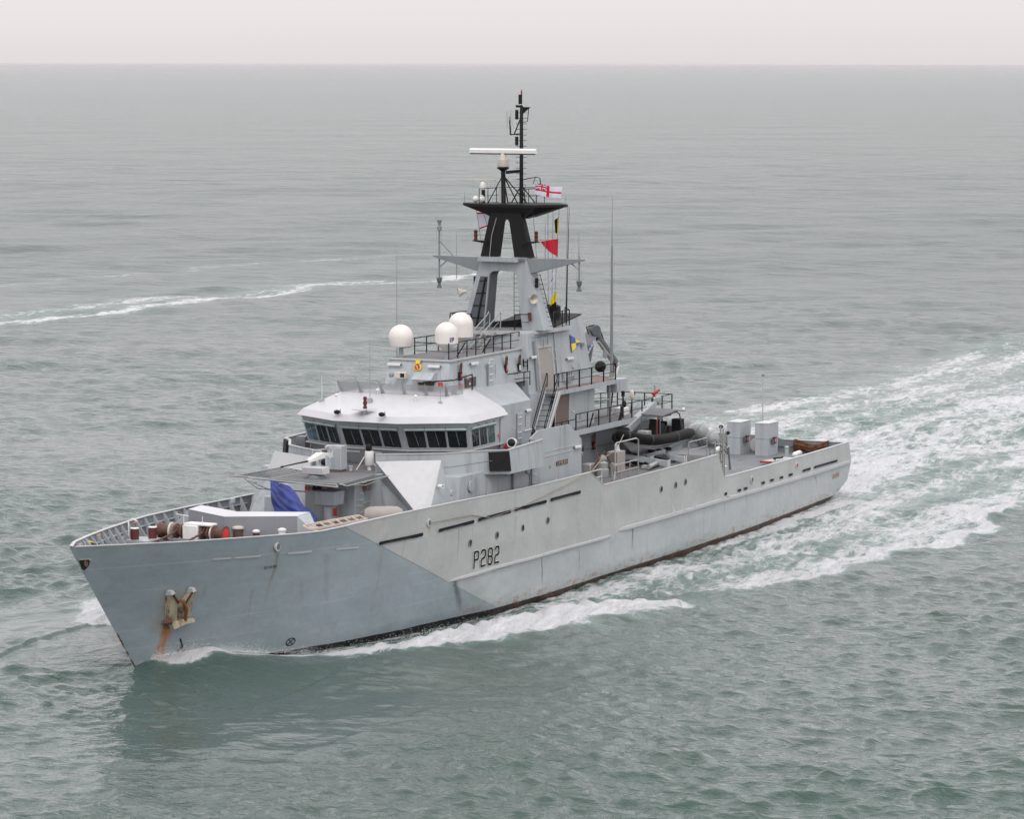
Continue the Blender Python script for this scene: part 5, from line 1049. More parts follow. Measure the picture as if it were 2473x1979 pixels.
# a draped hump falling from upper left to lower right
spine = [(19.3, 1.30, 6.74, .06), (19.3, 1.12, 6.45, .28), (19.3, .92, 6.18, .50), (19.25, .70, 5.95, .70), (19.2, .42, 5.72, .84), (19.1, .10, 5.48, .86), (19.0, -.22, 5.28, .74), (18.95, -.52, 5.18, .68), (18.9, -.80, 5.08, .58), (18.85, -1.02, 5.02, .46), (18.8, -1.20, 4.98, .16)]
sp2 = []
for i in range(len(spine)-1):
    for t in range(6): sp2.append(tuple(a+(b-a)*t/6 for a, b in zip(spine[i], spine[i+1])))
sp2.append(spine[-1]); rings = []
for i, (x, y, z, r) in enumerate(sp2):
    n = 84; ring_ = []; tt = i/(len(sp2)-1)
    for k_ in range(n):
        q = 2*math.pi*k_/n; f = 1+.10*math.sin(3*q+tt*6)+.13*abs(math.sin(4*q-tt*7))+.05*math.sin(14*q+7*tt+2*math.sin(5*tt))+.03*math.sin(tt*26+3*q)
        dz = math.sin(q)*r*(.85 if math.sin(q) > 0 else 1.6)*f; dd = math.cos(q)*r*.85*f
        ring_.append((x-dd*.55, y+dd*.50+dz*.15, max(4.62, z+dz)))
    rings.append(ring_)
tpo = thing('tarpaulin_bundle', 'deck gear shrouded under a crumpled royal blue tarpaulin', 'tarpaulin', (19.3, .6, 4.6)); build('cover', MB().loft(rings, True, True, True), TARP, tpo)
rp = [(18.7+.0*t, 1.9-.45*t, 5.55-.03*t) for t in range(3)]
build('lashing', MB().tube([(18.9, 2.3, 5.28), (18.55, 1.2, 5.18), (18.45, .2, 5.30), (18.5, -.8, 5.42)], .018, 5), ROPE, tpo)
sp('red_hydrant', MB().ellip((17.7, -1.7, 4.95), (.18, .16, .2)).tube([(17.6, -1.4, 5.1), (17.6, -1.9, 4.95)], .06, 8), plain('hydrant_red', (.5, .02, .02)))
sp('deck_bin', MB().box(21.4, 22.2, 2.1, 2.9, 4.9, 5.7).box(21.6, 22.3, 1.75, 2.1, 4.5, 5.3), GREY, bevel=.03)
# vent trunk on a pedestal beside the house
vt = thing('deck_ventilator', 'grey box headed ventilator on a round pedestal in front of the house', 'ventilator', (21.4, -.65, 4.5))
build('pedestal', MB().lathe([(.27, 0), (.27, .9), (.22, 1.1)], (21.4, -.65, 4.5), n=16), GREY, vt); build('head', MB().hexa([(20.95, -1.15, 5.5), (21.85, -1.15, 5.5), (21.85, -.1, 5.5), (20.95, -.1, 5.5), (20.85, -1.2, 6.18), (21.9, -1.2, 6.18), (21.9, -.1, 6.18), (20.85, -.1, 6.18)]), GREY, vt, bevel=.03); build('switch_box', MB().box(21.15, 21.3, -1.1, -.98, 5.0, 5.35), RED, vt)
# house front details
sp('equipment_box', MB().box(22.2, 22.55, .2, .62, 5.35, 5.85), WHITE, house, bevel=.03)
for y, nm in ((.55, 0), (.8, 0)): sp('bulkhead_socket', MB().lathe([(.1, 0), (.12, .05), (.07, .08)], (22.55, y, 6.07), (-1, 0, 0), 14), BLACK, house)
for y in (-.02, 1.2): sp('fire_notice', MB().box(22.5, 22.54, y-.14, y+.10, 5.95, 6.15), plain('notice_red3', (.55, .03, .03)), house)
for y, c in ((.75, WHITE), (-.2, plain('orange_lamp', (.62, .26, .14)))): sp('strip_light', MB().box(22.42, 22.54, y-.25, y+.35, 6.32, 6.44), c, house, bevel=.02)
lamp_fix(23.1, -1.40, 6.35, .5, 'x', house); sp('wall_box', MB().box(23.5, 23.9, -1.5, -1.3, 5.95, 6.45), BROWN, house)
k = MB(); 
for z in np.arange(4.7, 6.2, .3): k.tube([(22.8, -1.37, z), (22.8, -1.52, z), (23.1, -1.52, z), (23.1, -1.34, z)], .025, 5)
sp('rung_ladder', k, PANEL, house); k = MB(); k.tube([(23.3, -1.36, 5.35), (24.2, -1.3, 5.4)], .02, 5); sp('grab_rail', k, PANEL, house)
sp('strip_light', MB().box(24.15, 24.25, -2.75, -2.1, 5.9, 6.03), WHITE, house)
# fender
fn = thing('fender', 'large beige cylindrical fender lying against the house behind the port rail', 'fender', (21.5, -3.6, 4.7))
build('body', MB().lathe([(.05, -.95), (.3, -.9), (.43, -.68), (.45, -.4), (.45, .4), (.43, .68), (.3, .9), (.05, .95)], (21.5, -3.45, 5.12), (.55, -.85, 0), 24), plain('fender_beige', (.33, .29, .27), .6), fn); build('end_eye', MB().tube([(20.95, -2.62, 5.1), (20.85, -2.5, 5.12)], .06, 8), DARK, fn)
# safety nets around the gun deck
def netp(nm, A, B, C_, D):
    A, B, C_, D = map(Vector, (A, B, C_, D)); k = MB(); n = 26
    for p, q in ((A, B), (B, C_), (C_, D), (D, A)): k.tube([p, q], .03, 6)
    o = sp(nm, k, ALU, gundeck); k = MB()
    L = (B-A).length; n = int(L/.22); 
    for i in range(n+1):
        t = i/n; a, b = A+(B-A)*t, D+(C_-D)*t; t2 = min(1, (i+2)/n); b2 = D+(C_-D)*t2; t3 = max(0, (i-2)/n); b3 = D+(C_-D)*t3
        k.tube([a, b2], .009, 3); k.tube([a, b3], .009, 3)
    for j in (1, 2, 3): k.tube([A+(D-A)*j/4, B+(C_-B)*j/4], .008, 3)
    sp('net_mesh', k, DARK, gundeck)
netp('safety_net', (20.05, -1.75, 6.74), (20.05, 1.75, 6.74), (18.9, 2.5, 6.80), (18.9, -2.35, 6.70)) if False else None
netp('safety_net', (20.15, 1.85, 6.72), (23.6, 1.75, 6.72), (23.2, 2.85, 6.92), (18.8, 3.0, 6.95))
netp('safety_net', (20.0, 1.7, 6.66), (20.0, -1.75, 6.66), (19.55, -2.1, 6.60), (19.3, 2.9, 6.85))
netp('safety_net', (20.1, -1.9, 6.68), (24.0, -1.65, 6.7), (24.4, -2.55, 6.72), (20.0, -2.35, 6.62))
for q_ in ([(19.3, 2.9, 6.85), (18.4, 3.5, 6.9)], [(19.2, 2.7, 6.8), (19.6, 2.2, 6.3), (21.5, 1.6, 6.0)], [(19.0, 2.4, 6.75), (20.0, 1.9, 6.25), (22.4, 1.2, 5.9)], [(20.6, -2.3, 6.6), (22.6, -1.9, 6.35), (24.2, -2.3, 6.6)], [(20.8, -1.7, 6.55), (21.9, -1.4, 6.2)]): sp('net_strut', MB().tube(q_, .026, 5), ALU, gundeck)
# gun
gn = thing('deck_gun', 'white remotely aimed light cannon with a long thin barrel on the gun deck', 'gun', (21.6, .3, 6.72))
build('pedestal', MB().lathe([(.42, 0), (.42, .1), (.3, .2)], (21.5, .1, 6.72), n=16), MID, gn); build('ammunition_box', MB().hexa([(21.1, -.5, 6.92), (21.7, -.5, 6.92), (21.7, .7, 6.92), (21.1, .7, 6.92), (21.05, -.45, 7.25), (21.8, -.45, 7.25), (21.8, .65, 7.25), (21.05, .65, 7.25)]), PANEL, gn, bevel=.03)
build('cradle', MB().plate([(21.9, .55, 7.2), (22.3, .55, 7.2), (22.2, .55, 7.6), (21.9, .55, 7.75)], .1, (0, 1, 0)).plate([(21.9, -.25, 7.2), (22.3, -.25, 7.2), (22.2, -.25, 7.6), (21.9, -.25, 7.75)], .1, (0, 1, 0)), GREY, gn)
build('receiver', MB().loft([[(21.45, .62, 7.42), (21.5, .42, 7.42), (21.5, .42, 7.56), (21.45, .62, 7.56)], [(22.1, .45, 7.55), (22.2, .1, 7.55), (22.2, .1, 7.86), (22.1, .45, 7.86)], [(22.8, .15, 7.55), (22.85, -.05, 7.55), (22.85, -.05, 7.75), (22.8, .15, 7.75)]]), WHITE, gn, bevel=.02)
build('barrel', MB().tube([(21.6, .5, 7.5), (21.0, .85, 7.42), (20.3, 1.3, 7.30)], [.045, .035, .028], 8).tube([(20.36, 1.26, 7.31), (20.25, 1.33, 7.29)], .045, 8), BLACK, gn)
build('sight', MB().box(22.6, 22.9, -.1, .2, 7.98, 8.15).tube([(22.7, .05, 7.7), (22.7, .05, 8.0)], .05, 8).tube([(22.4, .1, 8.1), (22.75, .1, 8.1)], .06, 8), PANEL, gn); build('frame', MB().bar((22.2, .7, 7.2), (22.2, .7, 7.95), .05).bar((22.2, .7, 7.93), (23.4, -.2, 7.97), .05).bar((22.5, .4, 7.85), (22.1, .3, 7.3), .05).bar((22.8, -.1, 7.9), (22.3, -.1, 7.4), .05), PANEL, gn); build('seat', MB().ellip((22.2, .05, 7.38), (.18, .2, .14)), BLACK, gn)
rl = thing('ready_use_locker', 'pale grey upright locker standing behind the deck gun', 'locker', (24.2, .35, 6.72))
build('cabinet', MB().box(23.9, 24.55, .1, .85, 6.82, 7.98), GREY, rl, bevel=.03); build('base', MB().box(23.95, 24.5, .15, .8, 6.72, 6.82), BROWN, rl); build('hinge', MB().tube([(23.88, .12, 6.9), (23.88, .12, 7.9)], .025, 6), PANEL, rl)
ds = thing('director_sight', 'white pedestal sight with a black hood at the inner corner of the gun deck', 'sight', (25.2, -.75, 6.72))
build('body', MB().lathe([(.18, .25), (.22, .3), (.22, .85), (.2, .95)], (25.2, -.75, 6.72), n=16), WHITE, ds); build('leg', MB().tube([(25.2, -.5, 7.4), (24.9, -.2, 6.75)], .025, 5).tube([(25.2, -.9, 7.2), (25.4, -1.1, 6.75)], .025, 5).tube([(25.2, -.75, 7.0), (25.2, -.75, 6.72)], .1, 8), WHITE, ds); build('hood', MB().ellip((25.2, -.72, 7.82), (.15, .17, .2)), BLACK, ds)
sp('deck_bollard', MB().lathe([(.08, 0), (.08, .2), (.12, .22), (.12, .26)], (24.6, -.05, 6.72), n=12), PANEL, gundeck)

# ------------------------------------------------------------------ anchor on the port bow
an = thing('anchor', 'rust streaked cream stockless anchor housed on the port bow', 'anchor', hs(4.2, 2.4, .2))
def ap(x, z, o):
    x, z = .556*x-.448*z+5.037, .080*x+1.094*z-.953
    return Vector((x, -(hb(x, z)+o), z))
for xs in ([(3.42, 2.55), (3.95, 2.60), (4.05, 3.38), (3.60, 3.82), (3.50, 3.78), (3.40, 3.3)], [(4.45, 2.66), (5.12, 2.66), (5.36, 3.64), (5.26, 3.72), (4.62, 3.25), (4.35, 3.1)]):
    k = MB(); n = len(xs); f = [tuple(ap(x, z, .30)) for x, z in xs]; bk = [tuple(ap(x, z, .02)) for x, z in xs]; k.loft([bk, f]); build('fluke', k, paint('anchor_cream', (.40, .34, .24), .7, .25, .5, 2., rust=1.05), an)
    k = MB(); k.tube([ap(x, z, .32) for x, z in xs[2:5]], .05, 6); build('fluke_edge', k, plain('edge_rust', (.09, .035, .015), .9, var=.4), an)
for x, z in ((3.56, 3.86), (5.30, 3.74)): build('bill_plate', MB().hexa([tuple(ap(x-.16, z-.08, .05)), tuple(ap(x+.12, z-.02, .05)), tuple(ap(x+.12, z-.02, .4)), tuple(ap(x-.16, z-.08, .4)), tuple(ap(x-.10, z+.10, .1)), tuple(ap(x+.10, z+.12, .1)), tuple(ap(x+.08, z+.12, .3)), tuple(ap(x-.08, z+.1, .3))]), PANEL, an)
build('crown', MB().loft([[tuple(ap(3.35, 2.34, 0)), tuple(ap(3.35, 2.34, .55)), tuple(ap(3.35, 2.52, .45)), tuple(ap(3.35, 2.52, 0))], [tuple(ap(4.15, 2.44, 0)), tuple(ap(4.15, 2.44, .6)), tuple(ap(4.15, 2.66, .45)), tuple(ap(4.15, 2.66, 0))], [tuple(ap(5.2, 2.42, 0)), tuple(ap(5.2, 2.42, .5)), tuple(ap(5.2, 2.56, .4)), tuple(ap(5.2, 2.56, 0))]]), paint('anchor_cream2', (.40, .34, .25), .7, .25, .3, 2., rust=.95), an)
build('shank', MB().tube([ap(4.2, 3.45, .1), ap(4.27, 3.42, .42), ap(4.45, 3.05, .5), ap(4.42, 2.6, .45)], [.07, .085, .08, .07], 10), paint('anchor_rust', (.20, .07, .02), .8, .3, .3, 3., rust=.3), an)
build('side_lug', MB().tube([ap(3.15, 2.62, .1), ap(3.45, 2.66, .35)], .10, 8), RUSTY, an)

# ------------------------------------------------------------------ boat deck
rb_ = thing('inflatable_boat', 'black and grey rigid inflatable boat with a console hoisted on its cradle', 'boat', (51.8, -4.2, 5.0))
def tubeline(s_):
    P_ = [(56.6, -4.2+s_*.92, 5.98), (54.5, -4.2+s_*.98, 5.98), (52, -4.2+s_*1.0, 6.0), (49.8, -4.2+s_*.95, 6.08), (48.3, -4.2+s_*.65, 6.25), (47.6, -4.2+s_*.28, 6.42), (47.45, -4.2, 6.45)]
    return P_
TL_ = tubeline(-1)+tubeline(1)[::-1][1:]
def smooth_path(P, n=4):
    P = [Vector(p) for p in P]; out = []
    for i in range(len(P)-1):
        p0, p1, p2, p3 = P[max(i-1, 0)], P[i], P[i+1], P[min(i+2, len(P)-1)]
        for k in range(n):
            t = k/n; out.append(.5*((2*p1)+(p2-p0)*t+(2*p0-5*p1+4*p2-p3)*t*t+(3*p1-p0-3*p2+p3)*t**3))
    out.append(P[-1]); return out
sp_ = smooth_path(TL_, 4); n_ = len(sp_); rr_ = [.29]*n_; rr_[0] = rr_[-1] = .12; rr_[1] = rr_[-2] = .24
build('buoyancy_tube', MB().tube(sp_, rr_, 16), RUBBER, rb_)
for i0 in range(6, n_-6, 7): build('tube_band', MB().tube([sp_[i0], sp_[i0]+(sp_[i0+1]-sp_[i0]).normalized()*.12], .30, 16), plain('band_grey', (.02, .02, .022)), rb_)
secs = []
for x, hw, zk, zt in ((56.4, .8, 5.38, 5.85), (54.5, .82, 5.30, 5.85), (52, .82, 5.22, 5.85), (50, .78, 5.25, 5.9), (48.7, .5, 5.5, 6.05), (47.8, .12, 5.95, 6.2)):
    secs.append([(x, -4.2-hw, zt), (x, -4.2-hw*.9, zk+(zt-zk)*.55), (x, -4.2, zk), (x, -4.2+hw*.9, zk+(zt-zk)*.55), (x, -4.2+hw, zt)])
build('rigid_hull', MB().loft(secs), PANEL, rb_); build('rubbing_strip', MB().tube([(56.4, -5.22, 5.80), (54, -5.26, 5.78), (51.8, -5.27, 5.78), (49.8, -5.2, 5.86), (48.6, -4.9, 6.0), (47.9, -4.6, 6.15)], .045, 8), PANEL, rb_)
build('chine_line', MB().tube([(55, -5.0, 5.58), (52, -5.02, 5.5), (50, -4.95, 5.56), (48.8, -4.65, 5.78)], .022, 6), PANEL, rb_)
build('console', MB().box(52.6, 53.4, -4.55, -3.85, 6.0, 6.7).box(52.55, 52.75, -4.5, -3.9, 6.7, 6.95), BLACK, rb_, bevel=.04); build('console', MB().box(50.6, 51.3, -4.5, -3.9, 6.0, 6.45), ALU, rb_, bevel=.03); build('seat', MB().box(53.6, 54.1, -4.45, -3.95, 6.0, 6.5).box(54.4, 54.9, -4.45, -3.95, 6.0, 6.45).box(54.0, 54.1, -4.45, -3.95, 6.5, 6.75), BLACK, rb_, bevel=.05); build('helm', MB().tube([(53.45+.0, -4.2+.17*math.cos(q), 6.75+.17*math.sin(q)) for q in [k*math.pi/6 for k in range(13)]], .02, 6), BLACK, rb_)
k = MB()
for y in (-4.75, -3.65): k.tube([(52.0, y, 6.1), (52.0, y, 7.05), (52.2, y, 7.18), (54.8, y, 7.22), (55.3, y, 7.05), (55.8, y, 6.1)], .04, 6)
k.tube([(52.1, -4.75, 7.15), (52.1, -3.65, 7.15)], .04, 6).tube([(54.9, -4.75, 7.2), (54.9, -3.65, 7.2)], .04, 6); build('roll_bar', k, DARK, rb_); build('roll_bar_red_tube', MB().tube([(51.9, -4.6, 6.1), (51.9, -4.6, 6.95), (52.1, -4.6, 7.1), (54.2, -4.6, 7.1)], .05, 8), plain('dark_red_tube', (.16, .02, .02)), rb_)
vs_ = [(52.2, -4.85, 7.20), (54.4, -4.85, 7.34), (56.2, -4.8, 7.2), (52.2, -3.55, 7.25), (54.4, -3.55, 7.40), (56.2, -3.6, 7.25)]
build('canvas_canopy', MB().add(vs_+[(x, y, z-.05) for x, y, z in vs_], [(0, 1, 4, 3), (1, 2, 5, 4), (6, 9, 10, 7), (7, 10, 11, 8), (0, 6, 7, 1), (1, 7, 8, 2), (2, 8, 11, 5), (3, 9, 6, 0), (4, 10, 9, 3), (5, 11, 10, 4)]), paint('canopy_grey', (.13, .13, .14), .8, .2, .1, 1.5), rb_)
build('outboard_pod', MB().box(56.3, 56.9, -4.5, -3.9, 5.8, 6.7), BLACK, rb_, bevel=.08); build('aerial', MB().tube([(55.6, -3.7, 7.2), (55.6, -3.7, 8.3)], .012, 4), MID, rb_); build('boat_light', MB().ellip((56.1, -4.7, 7.25), (.1, .1, .12)), WHITE, rb_)
rb_.scale = (.82, 1, 1); rb_.location.x -= .75
# cradle under the boat
cd2 = thing('boat_cradle', 'grey steel launching cradle with twin ramps under the inflatable boat', 'cradle', (50.5, -4.8, 4.72))
for x in (48.6, 50.9): build('ramp', MB().bar((x, -3.2, 5.25), (x+.1, -6.2, 4.95), .22, .28).bar((x+.1, -6.2, 4.72), (x+.1, -6.2, 5.1), .2, .2), GREY, cd2); k = MB()
for x in (49.0, 51.3): k.bar((x, -5.7, 4.8), (x+.9, -3.6, 5.55), .16, .2).bar((x+1.0, -5.6, 5.45), (x-.4, -3.4, 4.85), .14, .18)
build('scissor_arm', k, MID, cd2); k = MB(); 
for x in (49.9, 51.9): k.bar((x-.2, -5.1, 5.35), (x+.5, -4.4, 5.42), .24, .12)
build('rubber_pad', k, BLACK, cd2); build('winch', MB().box(49.4, 50.6, -4.9, -4.2, 4.75, 5.05).tube([(50.6, -5.3, 5.0), (51.2, -5.3, 5.0)], .2, 12), DARK, cd2); build('hydraulic_ram', MB().tube([(47.0, -5.9, 4.9), (48.6, -5.7, 4.95)], .13, 10), ALU, cd2); build('end_fork', MB().bar((48.75, -6.3, 4.72), (48.75, -6.3, 5.12), .05).bar((48.95, -6.3, 4.72), (48.95, -6.3, 5.12), .05).bar((51.0, -6.3, 4.72), (51.0, -6.3, 5.12), .05).bar((51.25, -6.3, 4.72), (51.25, -6.3, 5.12), .05), WHITE, cd2)
cl = thing('hose_pile', 'tangle of black hoses and small grey fittings under the inflatable boat', 'hoses', (49.8, -5.0, 4.72)); rc = random.Random(21)
for i in range(9):
    x, y = rc.uniform(47.2, 53.0), rc.uniform(-5.7, -3.4); P_ = [(x+rc.uniform(-.5, .5), y+rc.uniform(-.4, .4), 4.76+abs(rc.gauss(0, .16))) for _ in range(6)]; build('hose', MB().tube(smooth_path(P_, 4), rc.choice([.035, .05, .06]), 6), rc.choice([BLACK, DARK, RUSTY]), cl)
for i in range(7):
    x, y, h = rc.uniform(46.8, 53.5), rc.uniform(-5.8, -3.2), rc.uniform(.15, .55); build('fitting', MB().box(x, x+rc.uniform(.15, .5), y, y+rc.uniform(.15, .4), 4.72, 4.72+h), rc.choice([MID, ALU, DARK, GREY]), cl, bevel=.02)
build('guard_rail', MB().tube([(54.6, -6.1, 4.72), (54.6, -6.1, 5.75), (51.9, -6.15, 5.75), (51.9, -6.15, 4.72)], .03, 6).tube([(54.6, -6.1, 5.3), (51.9, -6.15, 5.3)], .022, 6), ALU, cl)
# davit arm leaning over the boat
dav = thing('davit', 'grey inclined davit arm leaning over the inflatable boat', 'davit', (50.9, -3.0, 4.8))
build('arm', MB().loft([[(50.6, -3.15, 6.55), (51.0, -3.15, 6.25), (51.0, -2.75, 6.25), (50.6, -2.75, 6.55)], [(54.3, -3.15, 7.65), (54.6, -3.15, 7.42), (54.6, -2.8, 7.42), (54.3, -2.8, 7.65)]]), GREY, dav); build('sheave_head', MB().box(54.3, 55.3, -3.1, -2.85, 7.45, 7.85).tube([(54.9, -3.15, 7.6), (54.9, -2.8, 7.6)], .17, 12), ALU, dav, bevel=.04); build('hook_block', MB().bar((54.4, -3.0, 7.55), (54.0, -3.05, 7.2), .22, .14), RUSTY, dav); build('strut', MB().bar((51.2, -2.9, 4.8), (51.6, -2.9, 6.5), .3, .25), MID, dav); build('rear_flange', MB().bar((51.1, -2.7, 6.3), (54.2, -2.7, 7.4), .10, .22), PANEL, dav)
# boat-deck machinery: capstan, cabinet, fender post
wn_ = thing('deck_winch', 'weathered capstan winch with hoses on the boat deck forward of the inflatable boat', 'winch', (43.4, -4.6, 4.72))
build('body', MB().lathe([(.34, 0), (.34, .4), (.28, .45), (.28, .75), (.12, .8)], (43.3, -4.9, 4.72), n=14), ALU, wn_); build('motor', MB().ellip((43.9, -4.6, 5.55), (.32, .25, .25)), MID, wn_); build('hose', MB().tube([(43.2, -4.8, 5.5), (43.4, -4.5, 5.95), (43.8, -4.6, 5.7), (44.2, -4.6, 5.95), (44.4, -4.9, 5.3), (44.3, -4.7, 4.8)], .05, 6).tube([(43.0, -4.6, 4.8), (43.1, -4.6, 5.5), (43.5, -4.7, 5.8)], .04, 6), RUSTY, wn_); build('tank', MB().box(42.9, 43.7, -4.4, -3.9, 4.72, 5.4), ALU, wn_, bevel=.06); build('valve', MB().tube([(44.2, -5.0, 5.2), (44.5, -5.1, 5.2)], .14, 10).tube([(43.6, -5.3, 4.72), (43.6, -5.3, 5.4)], .09, 8), ALU, wn_)
cb2 = thing('control_cabinet', 'beige and grey control cabinet on the boat deck beside the winch', 'cabinet', (45.3, -4.9, 4.72)); build('case', MB().box(45.0, 46.0, -5.0, -4.4, 4.72, 5.85), BEIGE, cb2, bevel=.02); build('door', MB().box(44.97, 45.0, -4.95, -4.45, 4.8, 5.8), plain('cabinet_front', (.17, .15, .15)), cb2)
pf = thing('vent_post', 'white topped round post beside the winch on the boat deck', 'post', (42.6, -3.9, 4.72)); build('post', MB().lathe([(.16, 0), (.15, 1.1), (.16, 1.12), (.16, 1.5), (.1, 1.62)], (42.6, -3.9, 4.72), n=14), ALU, pf); build('cap', MB().lathe([(.165, 0), (.165, .35), (.1, .5), (.02, .53)], (42.6, -3.9, 5.85), n=14), CREAM, pf)
g1 = thing('boat_deck_rail', 'silver guard rails along the port edge of the boat deck by the winch', 'guard rail', (44, -6.3, 4.72)); k = MB()
k.tube([(42.2, -6.1, 4.72), (42.2, -6.1, 6.55), (42.4, -6.1, 6.65), (44.9, -6.1, 6.65), (45.2, -6.1, 6.55), (45.2, -6.1, 4.72)], .04, 6).tube([(42.0, -6.1, 5.5), (45.2, -6.1, 5.5)], .03, 6).tube([(42.0, -6.1, 5.1), (45.2, -6.1, 5.1)], .025, 6); build('gate_hoop', k, ALU, g1)
k = MB(); 
for x in (43.0, 44.1): k.tube([(x, -6.1, 4.72), (x, -6.1, 5.5)], .03, 6)
k.tube([(41.6, -6.3, 4.75), (42.2, -6.1, 5.2)], .03, 6).tube([(42.5, -6.0, 4.75), (42.3, -5.9, 5.6)], .07, 6); build('post', k, ALU, g1)
bell = build("bell", MB().lathe([(.04, .3), (.1, .25), (.12, .08), (.18, 0)], (42.7, -6.0, 6.22), n=14), PANEL, None, origin=(42.7, -6.0, 6.22)); bell['label'] = 'small pale bell hanging under the gate hoop by the boat'; bell['category'] = 'bell'
g2 = thing('boat_deck_rail', 'short silver guard rail at the step of the port bulwark', 'guard rail', (38.8, -6.5, 4.9)); k = MB(); k.tube([(36.9, -6.6, 5.62), (39.4, -6.6, 5.62), (39.4, -6.6, 4.75)], .035, 6).tube([(38.0, -6.6, 5.25), (39.4, -6.6, 5.25)], .03, 6).tube([(39.1, -6.6, 5.25), (38.9, -6.6, 4.8)], .02, 5); build('rail', k, PANEL, g2)
# dark beams stowed aft of the boat, tall guard posts
bt = thing('stowed_beams', 'long dark steel beams stowed on trestles behind the inflatable boat', 'beams', (55.2, -4.9, 2.3)); k = MB()
bx = MB(); 
for i, z in enumerate((4.0, 4.28)): bx.bar((55.6+i*.6, -5.6+i*.5, z), (60.3+i*.3, -4.6+i*.4, z-.25), .12, .12)
build('beam', bx, BROWN, bt); build('trestle', MB().bar((56.0, -5.3, 2.3), (56.0, -5.2, 4.0), .12).bar((59.8, -4.7, 2.3), (59.8, -4.6, 3.7), .12), MID, bt)
g3 = thing('liferaft_stand', 'silver tubular stand holding the liferaft canisters', 'stand', (58.3, -4.3, 2.3)); k = MB()
for x, y, z in ((57.0, -5.6, 5.3), (58.9, -5.3, 5.0), (60.0, -4.9, 4.7), (60.4, -3.9, 4.7), (59.9, -4.9, 5.7), (60.5, -4.5, 5.75)): k.tube([(x, y, 2.3), (x, y, z)], .05, 6)
k.tube([(56.5, -5.65, 5.25), (60.0, -5.0, 4.75)], .04, 6).tube([(56.0, -5.7, 4.8), (60.0, -5.0, 4.25)], .035, 6).tube([(57.4, -5.4, 5.4), (60.8, -4.8, 4.2)], .05, 6).tube([(60.0, -5.2, 4.7), (61.4, -4.7, 3.2)], .05, 6).tube([(60.3, -5.0, 4.6), (61.8, -4.6, 3.2)], .05, 6).tube([(61.1, -4.5, 2.3), (61.1, -4.5, 5.3), (61.4, -4.4, 5.45), (61.6, -4.4, 5.2)], .04, 6); build('tubing', k, ALU, g3); build('flood_lamp', MB().ellip((60.8, -4.4, 5.7), (.18, .12, .11)).ellip((61.8, -4.4, 5.25), (.25, .12, .11)), BLACK, g3)
def raft(x, y, z, label, proto=None):
    o = thing('liferaft_canister', label, 'liferaft', (x, y, z), 'grey liferaft canisters on the port quarter'); ax = (.25, 1., .0); c = (x, y, z+.42)
    build('shell', MB().lathe([(.02, -.78), (.2, -.75), (.36, -.66), (.43, -.52), (.44, -.3), (.44, .3), (.43, .52), (.36, .66), (.2, .75), (.02, .78)], c, ax, 24), RAFT, o)
    axv = Vector(ax).normalized()
    for t in (-.42, -.14, .14, .42): build('strap', MB().lathe([(.45, -.03), (.462, -.02), (.462, .02), (.45, .03)], Vector(c)+axv*t, ax, 24), PANEL if t > 0 else MID, o)
    build('joint_flange', MB().box(x-.47, x+.47, y-.5, y+.5, z+.405, z+.435), MID, o)
    build('cradle', MB().box(x-.35, x+.35, y-.45, y-.35, z-.1, z+.15).box(x-.35, x+.35, y+.35, y+.45, z-.1, z+.15), MID, o); return o
rf1 = raft(58.6, -2.75, 5.52, 'grey liferaft canister, highest and farthest left of the three behind the boat')
rf2 = dup(rf1, (58.4, -3.85, 5.20), 'middle one of the three grey liferaft canisters stepping down behind the boat')
rf3 = dup(rf1, (58.5, -4.45, 4.82), 'lowest grey liferaft canister, nearest the two tall grey lockers')
# after locker boxes
lk = thing('deck_locker', 'tall pale grey locker on the aft deck, the left one of the pair', 'locker', (77.1, 1.08, 2.3), 'two tall lockers on the aft deck')
build('lower_case', MB().box(76.3, 77.95, .66, 1.5, 2.3, 3.33), GREY, lk); build('upper_case', MB().box(76.28, 77.97, .64, 1.52, 3.345, 4.28), GREY, lk); build('lid', MB().box(76.26, 77.99, .62, 1.54, 4.28, 4.31), WHITEP, lk); build('extinguisher_box', MB().box(77.0, 77.35, .50, .64, 3.0, 3.4), DRED, lk); build('bracket', MB().box(76.7, 77.0, .52, .64, 3.05, 3.3), DARK, lk); build('notice', MB().box(77.08, 77.25, .49, .50, 3.1, 3.3), plain('notice_pink', (.6, .25, .25)), lk)
dup(lk, (77.1, -.75, 2.3), 'tall pale grey locker on the aft deck, the right one of the pair')
# rust brown net hung over the transom
nt_ = MB(); A_ = []
for j in range(9):
    for i in range(25):
        u, v = i/24, j/8; y = -1.95-u*2.25; top_ = 3.16-.30*math.sin(math.pi*u)**1.5; bot = 2.35+.12*math.sin(u*9); bulge = .18*math.sin(math.pi*v)+.05*math.sin(u*23+v*5)+.04*math.sin(v*17+u*7)
        A_.append((78.72-bulge, y, top_*(1-v)+bot*v))
nt_.add(A_, [(j*25+i, j*25+i+1, (j+1)*25+i+1, (j+1)*25+i) for j in range(8) for i in range(24)], True); nt_.add([(x+.16, y, z) for x, y, z in A_], [(j*25+i, (j+1)*25+i, (j+1)*25+i+1, j*25+i+1) for j in range(8) for i in range(24)], True)
build('fishing_net', nt_, NET, None, (78.6, -3, 2.3), 'rust brown net bundle draped on the inside of the transom', 'net')
